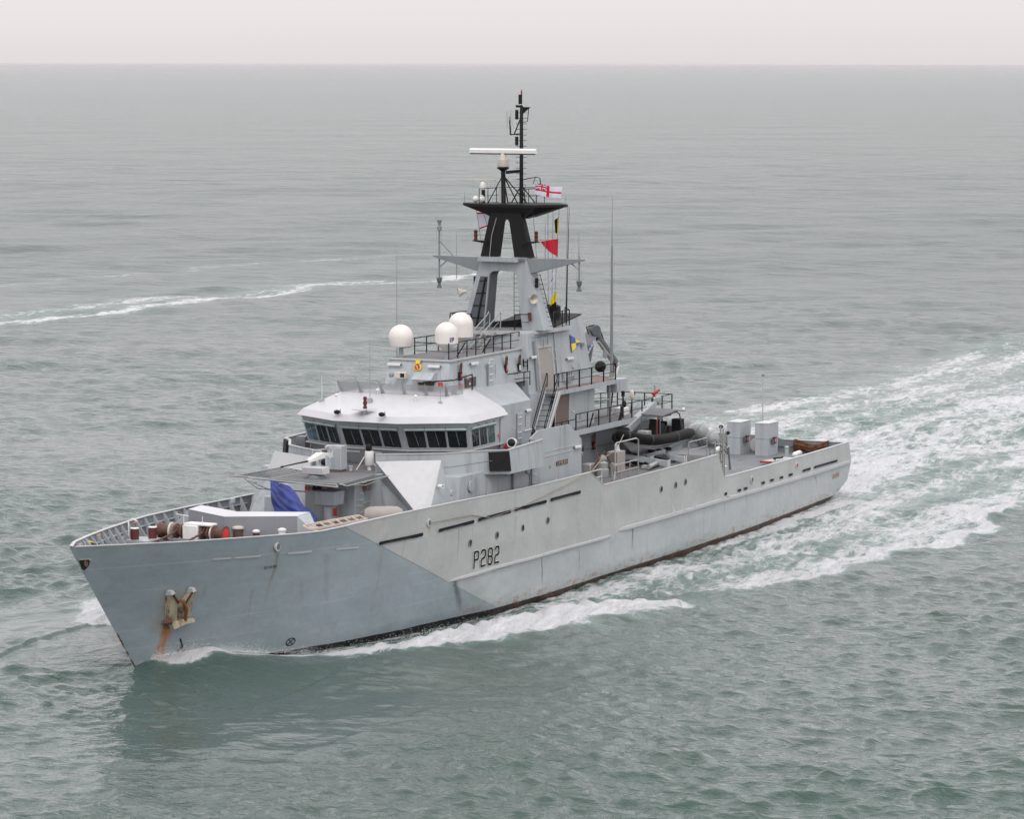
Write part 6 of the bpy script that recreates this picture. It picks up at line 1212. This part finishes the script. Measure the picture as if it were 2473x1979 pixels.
# aft deck small gear
fd = thing('white_fender', 'white sausage fender lying left of the tall lockers', 'fender', (77.0, 2.3, 2.3), 'white fenders on the aft deck'); build('body', MB().lathe([(.05, -.7), (.16, -.62), (.18, -.5), (.18, .5), (.16, .62), (.05, .7)], (77.0, 2.3, 2.5), (1, .1, 0), 14), WHITE, fd)
fd2 = dup(fd, (76.5, -3.0, 2.3), 'white sausage fender lying right of the tall lockers below the brown net')
rg = thing('white_rolled_hose', 'round white bundle on the deck between the two tall lockers', 'hose', (78.2, .35, 2.3)); build('coil', MB().lathe([(.2, -.2), (.42, -.2), (.42, .2), (.2, .2)], (78.2, .3, 2.75), (1, 0, 0), 18), WHITE, rg)
st_ = thing('stretcher', 'white stretcher with red ends lying near the port quarter rail', 'stretcher', (73.1, -3.0, 2.3)); build('board', MB().hexa([(71.9, -3.15, 2.45), (74.3, -3.6, 2.45), (74.4, -2.95, 2.45), (72.0, -2.5, 2.45), (71.9, -3.15, 2.53), (74.3, -3.6, 2.53), (74.4, -2.95, 2.53), (72.0, -2.5, 2.53)]), PANEL, st_); build('red_end', MB().hexa([(71.6, -3.1, 2.43), (71.85, -3.14, 2.43), (71.95, -2.5, 2.43), (71.7, -2.45, 2.43), (71.6, -3.1, 2.53), (71.85, -3.14, 2.53), (71.95, -2.5, 2.53), (71.7, -2.45, 2.53)]), RED, st_); build('black_strap', MB().tube([(72.6, -3.1, 2.56), (73.1, -2.8, 2.58), (73.6, -3.1, 2.57), (74.1, -3.0, 2.57)], .05, 6), BLACK, st_)
bd = thing('mooring_bitt', 'slim grey post with a round head on the aft deck', 'post', (75.4, -2.75, 2.3)); build('post', MB().tube([(75.4, -2.75, 2.3), (75.4, -2.75, 2.95)], .12, 10), GREY, bd); build('head', MB().ellip((75.4, -2.75, 3.0), (.15, .15, .1)), ALU, bd)
sp('deck_marking', MB().lathe([(.5, 0), (.5, .012), (.01, .013)], (62.3, -4.5, 2.302), n=20), plain('deck_mark_white', (.6, .58, .58)), None, origin=(62.3, -4.5, 2.3), kind='structure') if False else sp('deck_marking', MB().lathe([(.5, 0), (.5, .012), (.01, .013)], (70.0, -.5, 2.302), n=20), plain('deck_mark_white', (.6, .58, .58)))
# thin dark strips scattered over the aft deck
rnd = random.Random(11); k = MB()
for i in range(26):
    x, y = rnd.uniform(62, 73), rnd.uniform(-4.5, -.6); k.box(x, x+rnd.uniform(.3, 1.2), y, y+.12, 2.303, 2.308)
sp('deck_dark_strip', k, DARK)
# fire monitor, lamp masts, lamps on after platform
fm = thing('fire_monitor', 'red fire monitor on a tall red pipe at the aft corner of the upper walkway', 'fire monitor', (55.6, -2.5, 6.99)); build('riser', MB().tube([(55.6, -2.5, 6.99), (55.6, -2.5, 8.0)], .07, 8), RED, fm); build('nozzle', MB().tube([(55.45, -2.5, 7.95), (56.0, -2.62, 8.12)], .08, 8).lathe([(.14, 0), (.14, .05)], (55.6, -2.5, 7.75), n=12).lathe([(.14, 0), (.14, .05)], (55.6, -2.5, 7.9), n=12), RED, fm); build('aerial', MB().tube([(55.7, -2.5, 8.1), (55.7, -2.5, 8.4)], .02, 5), BLACK, fm)
sm = thing('lamp_post', 'black post with two dark lanterns on the upper walkway edge', 'lamp post', (51.1, -2.6, 6.99)); build('post', MB().tube([(51.1, -2.6, 6.99), (51.1, -2.6, 8.25)], .05, 8).bar((50.6, -2.7, 6.99), (51.1, -2.65, 7.75), .05), BLACK, sm); build('lantern', MB().lathe([(.12, 0), (.12, .04), (.07, .06), (.1, .12), (.1, .25), (.05, .28)], (51.1, -2.6, 8.2), n=12), BLACK, sm); build('lantern', MB().ellip((51.25, -2.6, 7.75), (.15, .13, .2)), BLACK, sm)
rs = thing('satellite_pod', 'cream oval pod with a black bracket on the upper walkway rail', 'pod', (53.9, -1.9, 6.99)); build('pod', MB().ellip((53.9, -1.9, 8.0), (.16, .13, .30)), CREAM, rs); build('bracket', MB().box(54.0, 54.25, -1.95, -1.8, 7.95, 8.15).bar((53.9, -1.9, 6.99), (53.9, -1.9, 7.75), .05).bar((53.6, -1.95, 6.99), (53.85, -1.9, 7.6), .04), BLACK, rs)
# knuckle-boom crane
cn = thing('knuckle_crane', 'dark grey folded knuckle boom crane on the after end of the crane deck', 'crane', (52.9, 0, 9.2))
build('column', MB().tube([(52.7, 0, 7.0), (52.7, 0, 10.0)], .25, 14), MID, cn) if False else build('column', MB().tube([(52.2, .6, 9.2), (52.6, .3, 10.0)], .22, 12), MID, cn)
build('inner_boom', MB().loft([[(52.45, .35, 9.85), (52.75, .05, 9.85), (52.85, .35, 9.95), (52.55, .6, 9.95)], [(52.3, .5, 10.8), (52.75, -.1, 10.75), (53.0, .2, 10.85), (52.5, .75, 10.9)], [(53.1, .30, 11.55), (53.45, -.05, 11.5), (53.55, .2, 11.5), (53.2, .5, 11.55)]]), paint('crane_grey', (.14, .145, .155), .5, .1, .1), cn, bevel=.03)
k = MB(); k.bar((52.3, .05, 10.35), (52.7, -.2, 11.1), .10, .03); build('boom_badge', k, plain('badge_white', (.5, .53, .6)), cn)
k = MB(); 
for t in (.1, .35, .6, .85): c = Vector((52.3, .03, 10.35))*(1-t)+Vector((52.7, -.22, 11.1))*t; k.bar(c, c+Vector((.05, -.03, .12)), .05, .06)
build('badge_letters', k, plain('badge_blue', (.05, .1, .4)), cn)
build('outer_boom', MB().bar((53.3, .15, 11.5), (55.7, -.1, 9.55), .26, .34).bar((53.5, -.1, 11.1), (55.2, -.3, 9.75), .12, .16), DARK, cn, bevel=.02); build('boom_ram', MB().tube([(53.2, -.15, 10.95), (54.6, -.3, 9.9)], .09, 10).tube([(53.4, .4, 11.45), (54.9, .2, 10.4)], .05, 8), ALU, cn); build('elbow_pin', MB().lathe([(.3, -.25), (.3, .25)], (53.3, .15, 11.55), (.5, .85, 0), 16), DARK, cn)
build('boom_tip', MB().ellip((55.9, -.1, 9.45), (.25, .16, .16)).tube([(55.9, -.2, 9.4), (55.6, -.2, 8.95), (55.3, -.2, 8.75)], .1, 8), ALU, cn); build('hose_loop', MB().tube([(53.0, .3, 11.3), (52.8, .4, 11.75), (53.2, .1, 11.85), (53.9, 0, 11.4), (54.8, .1, 10.6)], .035, 6), BLACK, cn); build('cable_drum', MB().ellip((51.2, -1.2, 9.75), (.38, .3, .32)), BLACK, cn)
build('winch_plate', MB().plate([(53.6, -.35, 10.5), (54.1, -.35, 10.2), (53.9, -.35, 9.95), (53.5, -.35, 10.1)], .06, (0, 1, 0)), MID, cn)
hk = thing('crane_hook', 'rusty chain hook hanging beside the crane pillar', 'hook', (51.3, -1.8, 7.5)); build('chain', MB().tube([(51.5, -1.8, 8.35), (51.4, -1.8, 7.9), (51.2, -1.8, 7.5)], .05, 6), RUSTY, hk); build('hook', MB().tube([(51.2, -1.8, 7.5), (51.3, -1.8, 7.35), (51.15, -1.8, 7.3)], .05, 6), RUSTY, hk)
# mooring rope from the fairlead up to the bow of the boat
rp_ = thing('mooring_line', 'long pale rope running from the hull side fairlead up to the inflatable boat', 'rope', (30, -6.95, 4.8))
def rpt(x, z, o=.06): return (x, -(hb(x, z)+o), z)
build('rope_run', MB().tube([rpt(20.95, 5.0), rpt(22.0, 5.0), rpt(24.5, 4.98), rpt(26.5, 4.62, .03), rpt(29, 4.75, .03), rpt(32, 5.05, .05), rpt(35, 5.38, .06), (37.3, -6.95, 5.68), (40.2, -6.2, 6.0), (43.9, -5.4, 6.1), (47.4, -4.3, 6.55)], .022, 5), ROPE, rp_)
sp('wire', MB().tube([(24.42, -1.55, 6.9), (26.0, -4.7, 7.0), (28.4, -5.75, 7.12)], .015, 4), DARK)

# ------------------------------------------------------------------ sea
def sea():
    rng_ = np.random.RandomState(4)
    C0 = np.array([CAM.x, CAM.y]); h = CAM.z; f1 = FPX*1024/2473
    r = [2.0]
    while r[-1] < 60000:
        q = r[-1]
        if q < 56: d_ = 3.
        else: d_ = max(.14, q*q/h/f1*.62)
        d_ = min(d_, q*.25) if q > 400 else d_
        r.append(q+d_)
    r = np.array(r); az0 = math.atan2(dv.y, dv.x)
    fine = np.arange(-.215, .2151, .00085); coarse_l = np.linspace(-math.pi, -.215, 70)[:-1]; coarse_r = np.linspace(.215, math.pi, 70)[1:-1]
    th = np.concatenate([coarse_l, fine, coarse_r]); dth = np.gradient(th)
    nr, nt_ = len(r), len(th)
    R, T = np.meshgrid(r, th, indexing='ij'); dr = np.gradient(r)[:, None]
    X = C0[0]+R*np.cos(az0+T); Y = C0[1]+R*np.sin(az0+T)
    sp_r = np.maximum(dr, R*dth[None, :]); near = R < 7000
    Zd = np.zeros_like(X); DX = np.zeros_like(X); DY = np.zeros_like(X)
    # ---- ship wave pattern, foam
    AY = np.abs(Y)
    XK = [5.3, 7.5, 9.5, 11.5, 15, 20, 25, 31, 38, 50, 80]
    yc = np.interp(X, XK, [0.0, 1.4, 3.6, 5.9, 7.7, 9.3, 10.7, 12.4, 14.4, 18., 27.]); amp = np.interp(X, [3.5, 5.5, 8, 10, 12, 15, 20, 25, 31, 38, 60], [0, .55, .72, .42, .34, .40, .46, .48, .42, .15, .0])
    d_ = AY-yc; prof = np.where(d_ > 0, np.exp(-(d_/np.interp(X, [5, 12, 20, 31], [3.5, 6.0, 5.5, 3.5]))**2), np.exp(-(d_/1.6)**2))
    ship_z = amp*prof
    ship_z += .20*np.exp(-(d_/.8)**2)*np.interp(X, [12, 16, 29, 32], [0, 1, 1, 0])*(1+.22*np.sin(X*2.3+1.5*np.sin(X*.6))*np.sin(X*.77+1))
    ship_z += .26*np.exp(-((X-8.6)/1.5)**2-((AY-1.8)/.7)**2)
    # trough behind the crest, along the hull
    tro = np.interp(X, [8, 13, 20, 30, 50, 75, 90], [0, -.05, -.16, -.15, -.10, -.10, 0])*np.exp(-((AY-yc+3.5)/2.8)**2); ship_z += tro
    # secondary swell thrown outward from the bow
    sw = .22*np.exp(-((AY-yc-11)/4.5)**2)*np.interp(X, [-6, 2, 20, 40], [0, 1, 1, 0]); ship_z -= sw*.8
    # stern wave
    ship_z += .28*np.exp(-((X-86)/5)**2)*np.exp(-(AY/5)**2)
    calm = np.clip(np.exp(-((AY-11.)/6.5)**4)*np.interp(X, [-20, -8, 16, 30], [0, 1, 1, 0])*(.85+.25*np.sin(X*.4+AY*.5)*np.sin(AY*.7-X*.2)), 0, 1)
    Fo = np.zeros_like(X)
    def add(v):
        nonlocal Fo; Fo = np.maximum(Fo, v)
    ridge = np.where(d_ > 0, np.exp(-(d_/np.interp(X, [8, 14, 22, 30], [.9, 2.2, 3.1, 3.0])*(1+.12*np.sin(X*1.3+.9*np.sin(X*.5))+.07*np.sin(X*3.1+2*np.sin(X*.9))))**2), np.exp(-(d_/np.interp(X, [8, 14, 22, 30], [.8, 1.5, 2.4, 2.6]))**2))
    add(ridge*np.interp(X, [5.0, 5.8, 8, 10.5, 12.5, 15, 29, 31.3, 34, 40], [0, .75, .92, .66, .86, 1.14, 1.16, 1.0, .5, .3]))
    inside = np.clip((yc-AY)/1.2, 0, 1)*np.interp(X, [7, 11, 15, 25, 33, 60], [.85, .62, .58, .55, .58, .6]); 
    yo = np.interp(X, [26, 31, 40, 52, 61, 79, 100, 180], [11, 12.5, 15.0, 17.0, 17.8, 17.5, 18.5, 24]); yo2 = yo+.8*np.sin(X*.31)+.6*np.sin(X*.83+1)
    band = np.clip((yo2-AY)/1.8, 0, 1)*np.interp(X, [24, 32, 45, 70, 100, 180, 320], [0, .60, .66, .66, .66, .60, .36])*(.94+.10*np.sin(AY*1.25-X*.06+1.6*np.sin(X*.09)))
    add(np.where(X < 32, inside, 0)); add(band)
    outer = np.exp(-((yo2-AY-.9)/1.3)**2)*np.interp(X, [30, 40, 60, 90, 150], [0, .80, .84, .74, .5]); add(outer)
    hullside = np.exp(-((AY-6.9)/1.5)**2)*np.interp(X, [30, 40, 60, 76, 79], [0, .60, .72, .80, .3]); add(hullside)
    jet = np.exp(-(AY/np.interp(X, [79, 100, 180], [7., 8., 11.]))**4)*np.interp(X, [77, 81, 100, 150, 260], [0, .80, .70, .62, .45])*(.95+.08*np.sin(Y*1.5+X*.05+2*np.sin(X*.07))); add(jet)
    Fo *= np.where((Y > 0) & (X < 14), .2, 1.)
    # bow splash at the stem
    add(1.25*np.exp(-((X-7.4)/2.0)**2-((AY-1.3)/1.1)**2)*(Y < 0)); add(.8*np.exp(-((X-9.3)/2.2)**2-((AY-2.4)/.9)**2)*(Y < 0))
    add(.30*np.exp(-((X-2.0)/3.0)**2-((Y-4.)/5.5)**2)*(Y > -1.0))
    # far old wakes
    def old(pts, wdt, s_):
        px = np.array([p[0] for p in pts]); py = np.array([p[1] for p in pts]); yy = np.interp(X, px, py)+1.3*np.sin(X*.19)+.8*np.sin(X*.47+2); m_ = (X > px[0]-60) & (X < px[-1])
        add(np.where(m_, np.exp(-((Y-yy)/wdt)**2)*s_, 0))
    old([(120, 127), (150, 123.5), (174, 121), (207, 118.3), (243, 120), (256, 114.2), (280, 115)], 3.0, .68); old([(120, 133), (174, 127), (207, 124), (255, 121)], 5.5, .60); old([(165, 158), (225, 155), (284, 150), (317, 138), (325, 136)], 3.5, .52); old([(165, 140), (260, 131), (320, 127)], 7, .42)
    # ---- wind waves
    N_ = 130; lam = np.exp(rng_.uniform(math.log(.5), math.log(8.), N_)); wd_ = math.atan2(-dv.y, -dv.x)+.18
    ang = wd_+rng_.normal(0, .78, N_); ph = rng_.uniform(0, 2*math.pi, N_)
    sl = .034*np.where(lam > 4, .36, 1.)*np.where(lam > 2.0, .62, 1.15)*rng_.uniform(.6, 1.3, N_)
    lam = np.concatenate([lam, np.exp(rng_.uniform(math.log(7.), math.log(26.), 34)), np.exp(rng_.uniform(math.log(24.), math.log(110.), 26))]); ang = np.concatenate([ang, wd_+rng_.normal(0, .5, 60)]); ph = np.concatenate([ph, rng_.uniform(0, 6.28, 60)]); sl = np.concatenate([sl, .0105*rng_.uniform(.5, 1.4, 34), .0042*rng_.uniform(.6, 1.4, 26)]); N_ += 60
    rough = 1-.80*calm; rough2 = 1-.5*calm
    idx = np.where(near.any(axis=1))[0]; i1 = idx[-1]+1
    # patchiness of the chop
    patch = 1+.28*np.sin(X*.043+Y*.03)*np.sin(Y*.051-X*.02+1.3)+.18*np.sin(X*.11-Y*.09+.7)
    for k in range(N_):
        L = lam[k]; kk = 2*math.pi/L; a = sl[k]/kk; cx_, sy_ = math.cos(ang[k]), math.sin(ang[k])
        lim = sp_r[:i1]; wgt = np.clip((L/lim-2.2)/2.2, 0, 1)
        rows = np.where(wgt.max(axis=1) > 0)[0]
        if len(rows) == 0: continue
        j1 = rows[-1]+1
        P_ = kk*(X[:j1]*cx_+Y[:j1]*sy_)+ph[k]; wg = wgt[:j1]*(rough[:j1] if L < 2.5 else rough2[:j1])*patch[:j1]
        Zd[:j1] += a*wg*np.sin(P_); c = a*wg*np.cos(P_)*.75; DX[:j1] += c*cx_; DY[:j1] += c*sy_
    # churned relief in the foam
    for k in range(50):
        L = math.exp(rng_.uniform(math.log(.38), math.log(1.5))); kk = 2*math.pi/L; an_ = rng_.uniform(0, 6.28); p_ = rng_.uniform(0, 6.28)
        lim = sp_r[:i1]; wgt = np.clip((L/lim-2.2)/2.2, 0, 1); P_ = kk*(X[:i1]*math.cos(an_)+Y[:i1]*math.sin(an_))+p_
        Zd[:i1] += wgt*.0075*L*np.clip(Fo[:i1], 0, 1.3)**1.8*np.sin(P_)*1.5
    # calm close to the hull so the waterline stays clean
    hullm = np.clip((AY-5.2)/3., .25, 1.)*((X > 4) & (X < 80))+1.*((X <= 4) | (X >= 80))
    Zd = Zd*hullm+ship_z
    Zc = -.12
    X2 = X+DX*hullm; Y2 = Y+DY*hullm
    co = np.stack([X2, Y2, Zd+Zc*((X > 0) & (X < 95) & (AY < 8))], -1).reshape(-1, 3).astype(np.float32)
    # faces (closed ring in azimuth)
    i = np.arange(nr-1)[:, None]; j = np.arange(nt_)[None, :]; j2 = (j+1) % nt_
    q = np.stack([i*nt_+j, (i+1)*nt_+j, (i+1)*nt_+j2, i*nt_+j2], -1).reshape(-1, 4)
    me = bpy.data.meshes.new('sea'); nv_, nf = len(co), len(q)
    me.vertices.add(nv_); me.vertices.foreach_set('co', co.ravel()); me.loops.add(nf*4); me.loops.foreach_set('vertex_index', q.ravel().astype(np.int32))
    me.polygons.add(nf); me.polygons.foreach_set('loop_start', np.arange(0, nf*4, 4, dtype=np.int32)); me.polygons.foreach_set('use_smooth', np.ones(nf, bool)); me.update(calc_edges=True)
    at = me.attributes.new('foam', 'FLOAT', 'POINT'); at.data.foreach_set('value', Fo.ravel().astype(np.float32))
    unres = np.clip((sp_r-.22)/1.4, 0, 1); at = me.attributes.new('unresolved', 'FLOAT', 'POINT'); at.data.foreach_set('value', unres.ravel().astype(np.float32))
    at = me.attributes.new('faraway', 'FLOAT', 'POINT'); at.data.foreach_set('value', np.clip((sp_r-1.2)/3., 0, 1).ravel().astype(np.float32))
    at = me.attributes.new('calm', 'FLOAT', 'POINT'); at.data.foreach_set('value', calm.ravel().astype(np.float32))
    o = bpy.data.objects.new('sea', me); COL.objects.link(o); o['kind'] = 'structure'; return o
def sea_material():
    m, b = newmat('sea_water'); out = m.node_tree.nodes['Material Output']
    def L(a, b_): LK(m, a, b_)
    def at(nm): n = N(m, 'ShaderNodeAttribute'); n.attribute_name = nm; return n.outputs['Fac']
    tc = N(m, 'ShaderNodeTexCoord').outputs['Object']
    def noise(scale, sc=(1, 1, 1), rot=0., det=5, rough=.55, dist=0.):
        mp = N(m, 'ShaderNodeMapping'); mp.inputs['Scale'].default_value = sc; mp.inputs['Rotation'].default_value = (0, 0, rot); L(tc, mp.inputs[0])
        n = N(m, 'ShaderNodeTexNoise'); n.inputs['Scale'].default_value = scale; n.inputs['Detail'].default_value = det; n.inputs['Roughness'].default_value = rough; n.inputs['Distortion'].default_value = dist; L(mp.outputs[0], n.inputs[0]); return n.outputs[0]
    def rng(v, a, b_, c=0., d=1.):
        n = N(m, 'ShaderNodeMapRange'); n.interpolation_type = 'SMOOTHSTEP'
        for i_, q in ((1, a), (2, b_), (3, c), (4, d)):
            if isinstance(q, (int, float)): n.inputs[i_].default_value = q
            else: L(q, n.inputs[i_])
        L(v, n.inputs[0]); return n.outputs[0]
    def ma(op, a, b_=0.):
        n = N(m, 'ShaderNodeMath', operation=op)
        for i_, q in ((0, a), (1, b_)):
            if isinstance(q, (int, float)): n.inputs[i_].default_value = q
            else: L(q, n.inputs[i_])
        return n.outputs[0]
    foam, calm, unres = at('foam'), at('calm'), at('unresolved')
    # turbid green water, patchy silt
    mx_ = N(m, 'ShaderNodeMix', data_type='RGBA'); mx_.inputs[6].default_value = (.038, .071, .059, 1); mx_.inputs[7].default_value = (.060, .086, .077, 1); L(rng(noise(.03, det=3), .35, .65), mx_.inputs[0])
    col = mx_.outputs[2]
    # milky aerated water under foam
    mx2 = N(m, 'ShaderNodeMix', data_type='RGBA'); L(ma('MULTIPLY', rng(foam, .15, .9), .62), mx2.inputs[0]); L(col, mx2.inputs[6]); mx2.inputs[7].default_value = (.15, .235, .205, 1); col = mx2.outputs[2]
    L(col, b.inputs['Base Color']); b.inputs['IOR'].default_value = 1.333; b.inputs['Roughness'].default_value = .10
    L(rng(unres, 0, 1, .06, .17), b.inputs['Roughness'])
    # ripples: two crossing anisotropic fields; the longer one stands in for waves finer than the mesh far away
    wa_ = math.atan2(-dv.y, -dv.x)
    n1 = noise(2.6, (1, .55, 1), -wa_-.3, 4, .6); n2 = noise(1.15, (1, .5, 1), -wa_+.45, 4, .6); n3 = noise(.36, (1, .62, 1), -wa_, 6, .66); n4 = noise(.15, (1, .75, 1), -wa_+.15, 4, .6); n5 = noise(.045, (1, .6, 1), -wa_-.1, 4, .65)
    h1 = ma('ADD', ma('MULTIPLY', n1, .13), ma('MULTIPLY', n2, ma('ADD', .27, ma('MULTIPLY', unres, .14))))
    h3 = ma('ADD', ma('MULTIPLY', ma('MULTIPLY', n3, 1.7), unres), ma('ADD', ma('MULTIPLY', ma('MULTIPLY', n4, 3.4), at('faraway')), ma('MULTIPLY', ma('MULTIPLY', n5, 2.5), rng(at('faraway'), .6, 1.))))
    hh = ma('ADD', ma('MULTIPLY', h1, ma('SUBTRACT', 1.05, ma('MULTIPLY', calm, .80))), h3)
    bp = N(m, 'ShaderNodeBump'); bp.inputs['Strength'].default_value = 1.; bp.inputs['Distance'].default_value = .85; L(hh, bp.inputs['Height']); L(bp.outputs[0], b.inputs['Normal'])
    # foam: lacy threshold of stretched noise against the local foam amount
    f1 = noise(.62, (.42, 1.0, 1), .06, 10, .70, 1.2); f2 = noise(2.4, (.42, 1.0, 1), -.1, 7, .74, .7); f3 = noise(.13, (.3, 1, 1), .05, 5)
    vo = N(m, 'ShaderNodeTexVoronoi'); vo.feature = 'DISTANCE_TO_EDGE'; vo.inputs['Scale'].default_value = .9; mpv = N(m, 'ShaderNodeMapping'); mpv.inputs['Scale'].default_value = (.45, 1, 1); L(tc, mpv.inputs[0])
    wv_ = N(m, 'ShaderNodeVectorMath', operation='ADD'); nz = N(m, 'ShaderNodeTexNoise'); nz.inputs['Scale'].default_value = .8; nz.inputs['Detail'].default_value = 4; L(tc, nz.inputs[0]); sc_ = N(m, 'ShaderNodeVectorMath', operation='SCALE'); sc_.inputs['Scale'].default_value = 1.6; L(nz.outputs['Color'], sc_.inputs[0]); L(mpv.outputs[0], wv_.inputs[0]); L(sc_.outputs[0], wv_.inputs[1]); L(wv_.outputs[0], vo.inputs['Vector'])
    lace = rng(vo.outputs['Distance'], .0, .22, .07, 0.)
    tot = ma('ADD', ma('ADD', ma('MULTIPLY', f1, .60), ma('MULTIPLY', f2, .42)), ma('ADD', lace, ma('MULTIPLY', f3, .44)))
    lo = ma('SUBTRACT', 1.198, ma('MULTIPLY', foam, .82))
    ff = rng(tot, lo, ma('ADD', lo, .18)); ff = ma('MULTIPLY', ff, rng(foam, .12, .34))
    # sparse natural flecks
    fl = ma('MULTIPLY', rng(noise(.9, (1, .35, 1), -wa_, 7, .7), .765, .79), rng(noise(.05), .5, .62)); ff = ma('MAXIMUM', ff, ma('MULTIPLY', fl, .7))
    fb_ = N(m, 'ShaderNodeBsdfPrincipled'); fb_.inputs['Base Color'].default_value = (.78, .775, .80, 1); fb_.inputs['Roughness'].default_value = .85; fb_.inputs['Subsurface Weight'].default_value = 0.
    bp2 = N(m, 'ShaderNodeBump'); bp2.inputs['Strength'].default_value = 1.; bp2.inputs['Distance'].default_value = .7; L(ma('ADD', f1, ma('MULTIPLY', f2, .6)), bp2.inputs['Height']); L(bp2.outputs[0], fb_.inputs['Normal'])
    ms_ = N(m, 'ShaderNodeMixShader'); L(ff, ms_.inputs[0]); L(b.outputs[0], ms_.inputs[1]); L(fb_.outputs[0], ms_.inputs[2]); L(ms_.outputs[0], out.inputs[0]); return m
so_ = sea(); so_.data.materials.append(sea_material())
# flying spray along the bow wave
def spray():
    rg_ = np.random.RandomState(9); mb = MB()
    XKs = [5.3, 7.5, 9.5, 11.5, 15, 20, 25, 31]; YKs = [0.0, 1.4, 3.6, 5.9, 7.7, 9.3, 10.7, 12.4]; AKs = [.5, .72, .48, .35, .42, .5, .5, .42]
    for k in range(8000):
        x = rg_.choice([rg_.uniform(5.6, 9.5), rg_.uniform(5.6, 12), rg_.uniform(12, 31), rg_.uniform(16, 31)]); yc = np.interp(x, XKs, YKs); a = np.interp(x, XKs, AKs)
        wd = .35 if x < 11 else 1.0; d_ = rg_.normal(.15, wd); y = -(yc+d_); hgt = rg_.exponential(.13 if x < 11 else .10); z = a*math.exp(-(d_/3.)**2)+hgt-.02; r = rg_.uniform(.004, .014)
        if y > -hb(min(79., x), max(0, z))-.05:
            if x > 11: continue
            y = -hb(x, max(0, z))-.05-abs(rg_.normal(0, .15))
        mb.add([(x+r*1.6, y, z), (x-r, y+r, z-r*.5), (x-r, y-r, z-r*.5), (x, y, z+r)], [(0, 1, 3), (1, 2, 3), (2, 0, 3), (0, 2, 1)])
    m, b = newmat('spray_white'); b.inputs['Base Color'].default_value = (.78, .78, .8, 1); b.inputs['Roughness'].default_value = .9
    n = N(m, 'ShaderNodeTexNoise'); n.inputs['Scale'].default_value = 4; mr_ = N(m, 'ShaderNodeMapRange'); mr_.inputs[3].default_value = .6; mr_.inputs[4].default_value = .85; LK(m, n.outputs[0], mr_.inputs[0]); LK(m, mr_.outputs[0], b.inputs['Base Color'])
    build('bow_spray', mb, m, None, (18, -8, 0), 'white droplets thrown up along the bow wave', 'spray', None, 'stuff')
spray()

# ------------------------------------------------------------------ sea haze
hz = MB().box(-64000, 64000, -64000, 64000, -3.2, 27.6); hm = bpy.data.materials.new('haze_air'); hm.use_nodes = True; hn = hm.node_tree; hn.nodes.clear()
ho = hn.nodes.new('ShaderNodeOutputMaterial'); hv = hn.nodes.new('ShaderNodeVolumePrincipled'); hv.inputs['Color'].default_value = (.92, .855, .885, 1); hv.inputs['Density'].default_value = 2.6e-5; hv.inputs['Anisotropy'].default_value = .2
hn.links.new(hv.outputs[0], ho.inputs['Volume']); hzo = build('haze', hz, hm, None, (0, 0, 0), kind='stuff'); hzo.display_type = 'WIRE'; hzo['label'] = 'thin pale sea haze greying the far water toward the horizon'; hzo['category'] = 'haze'
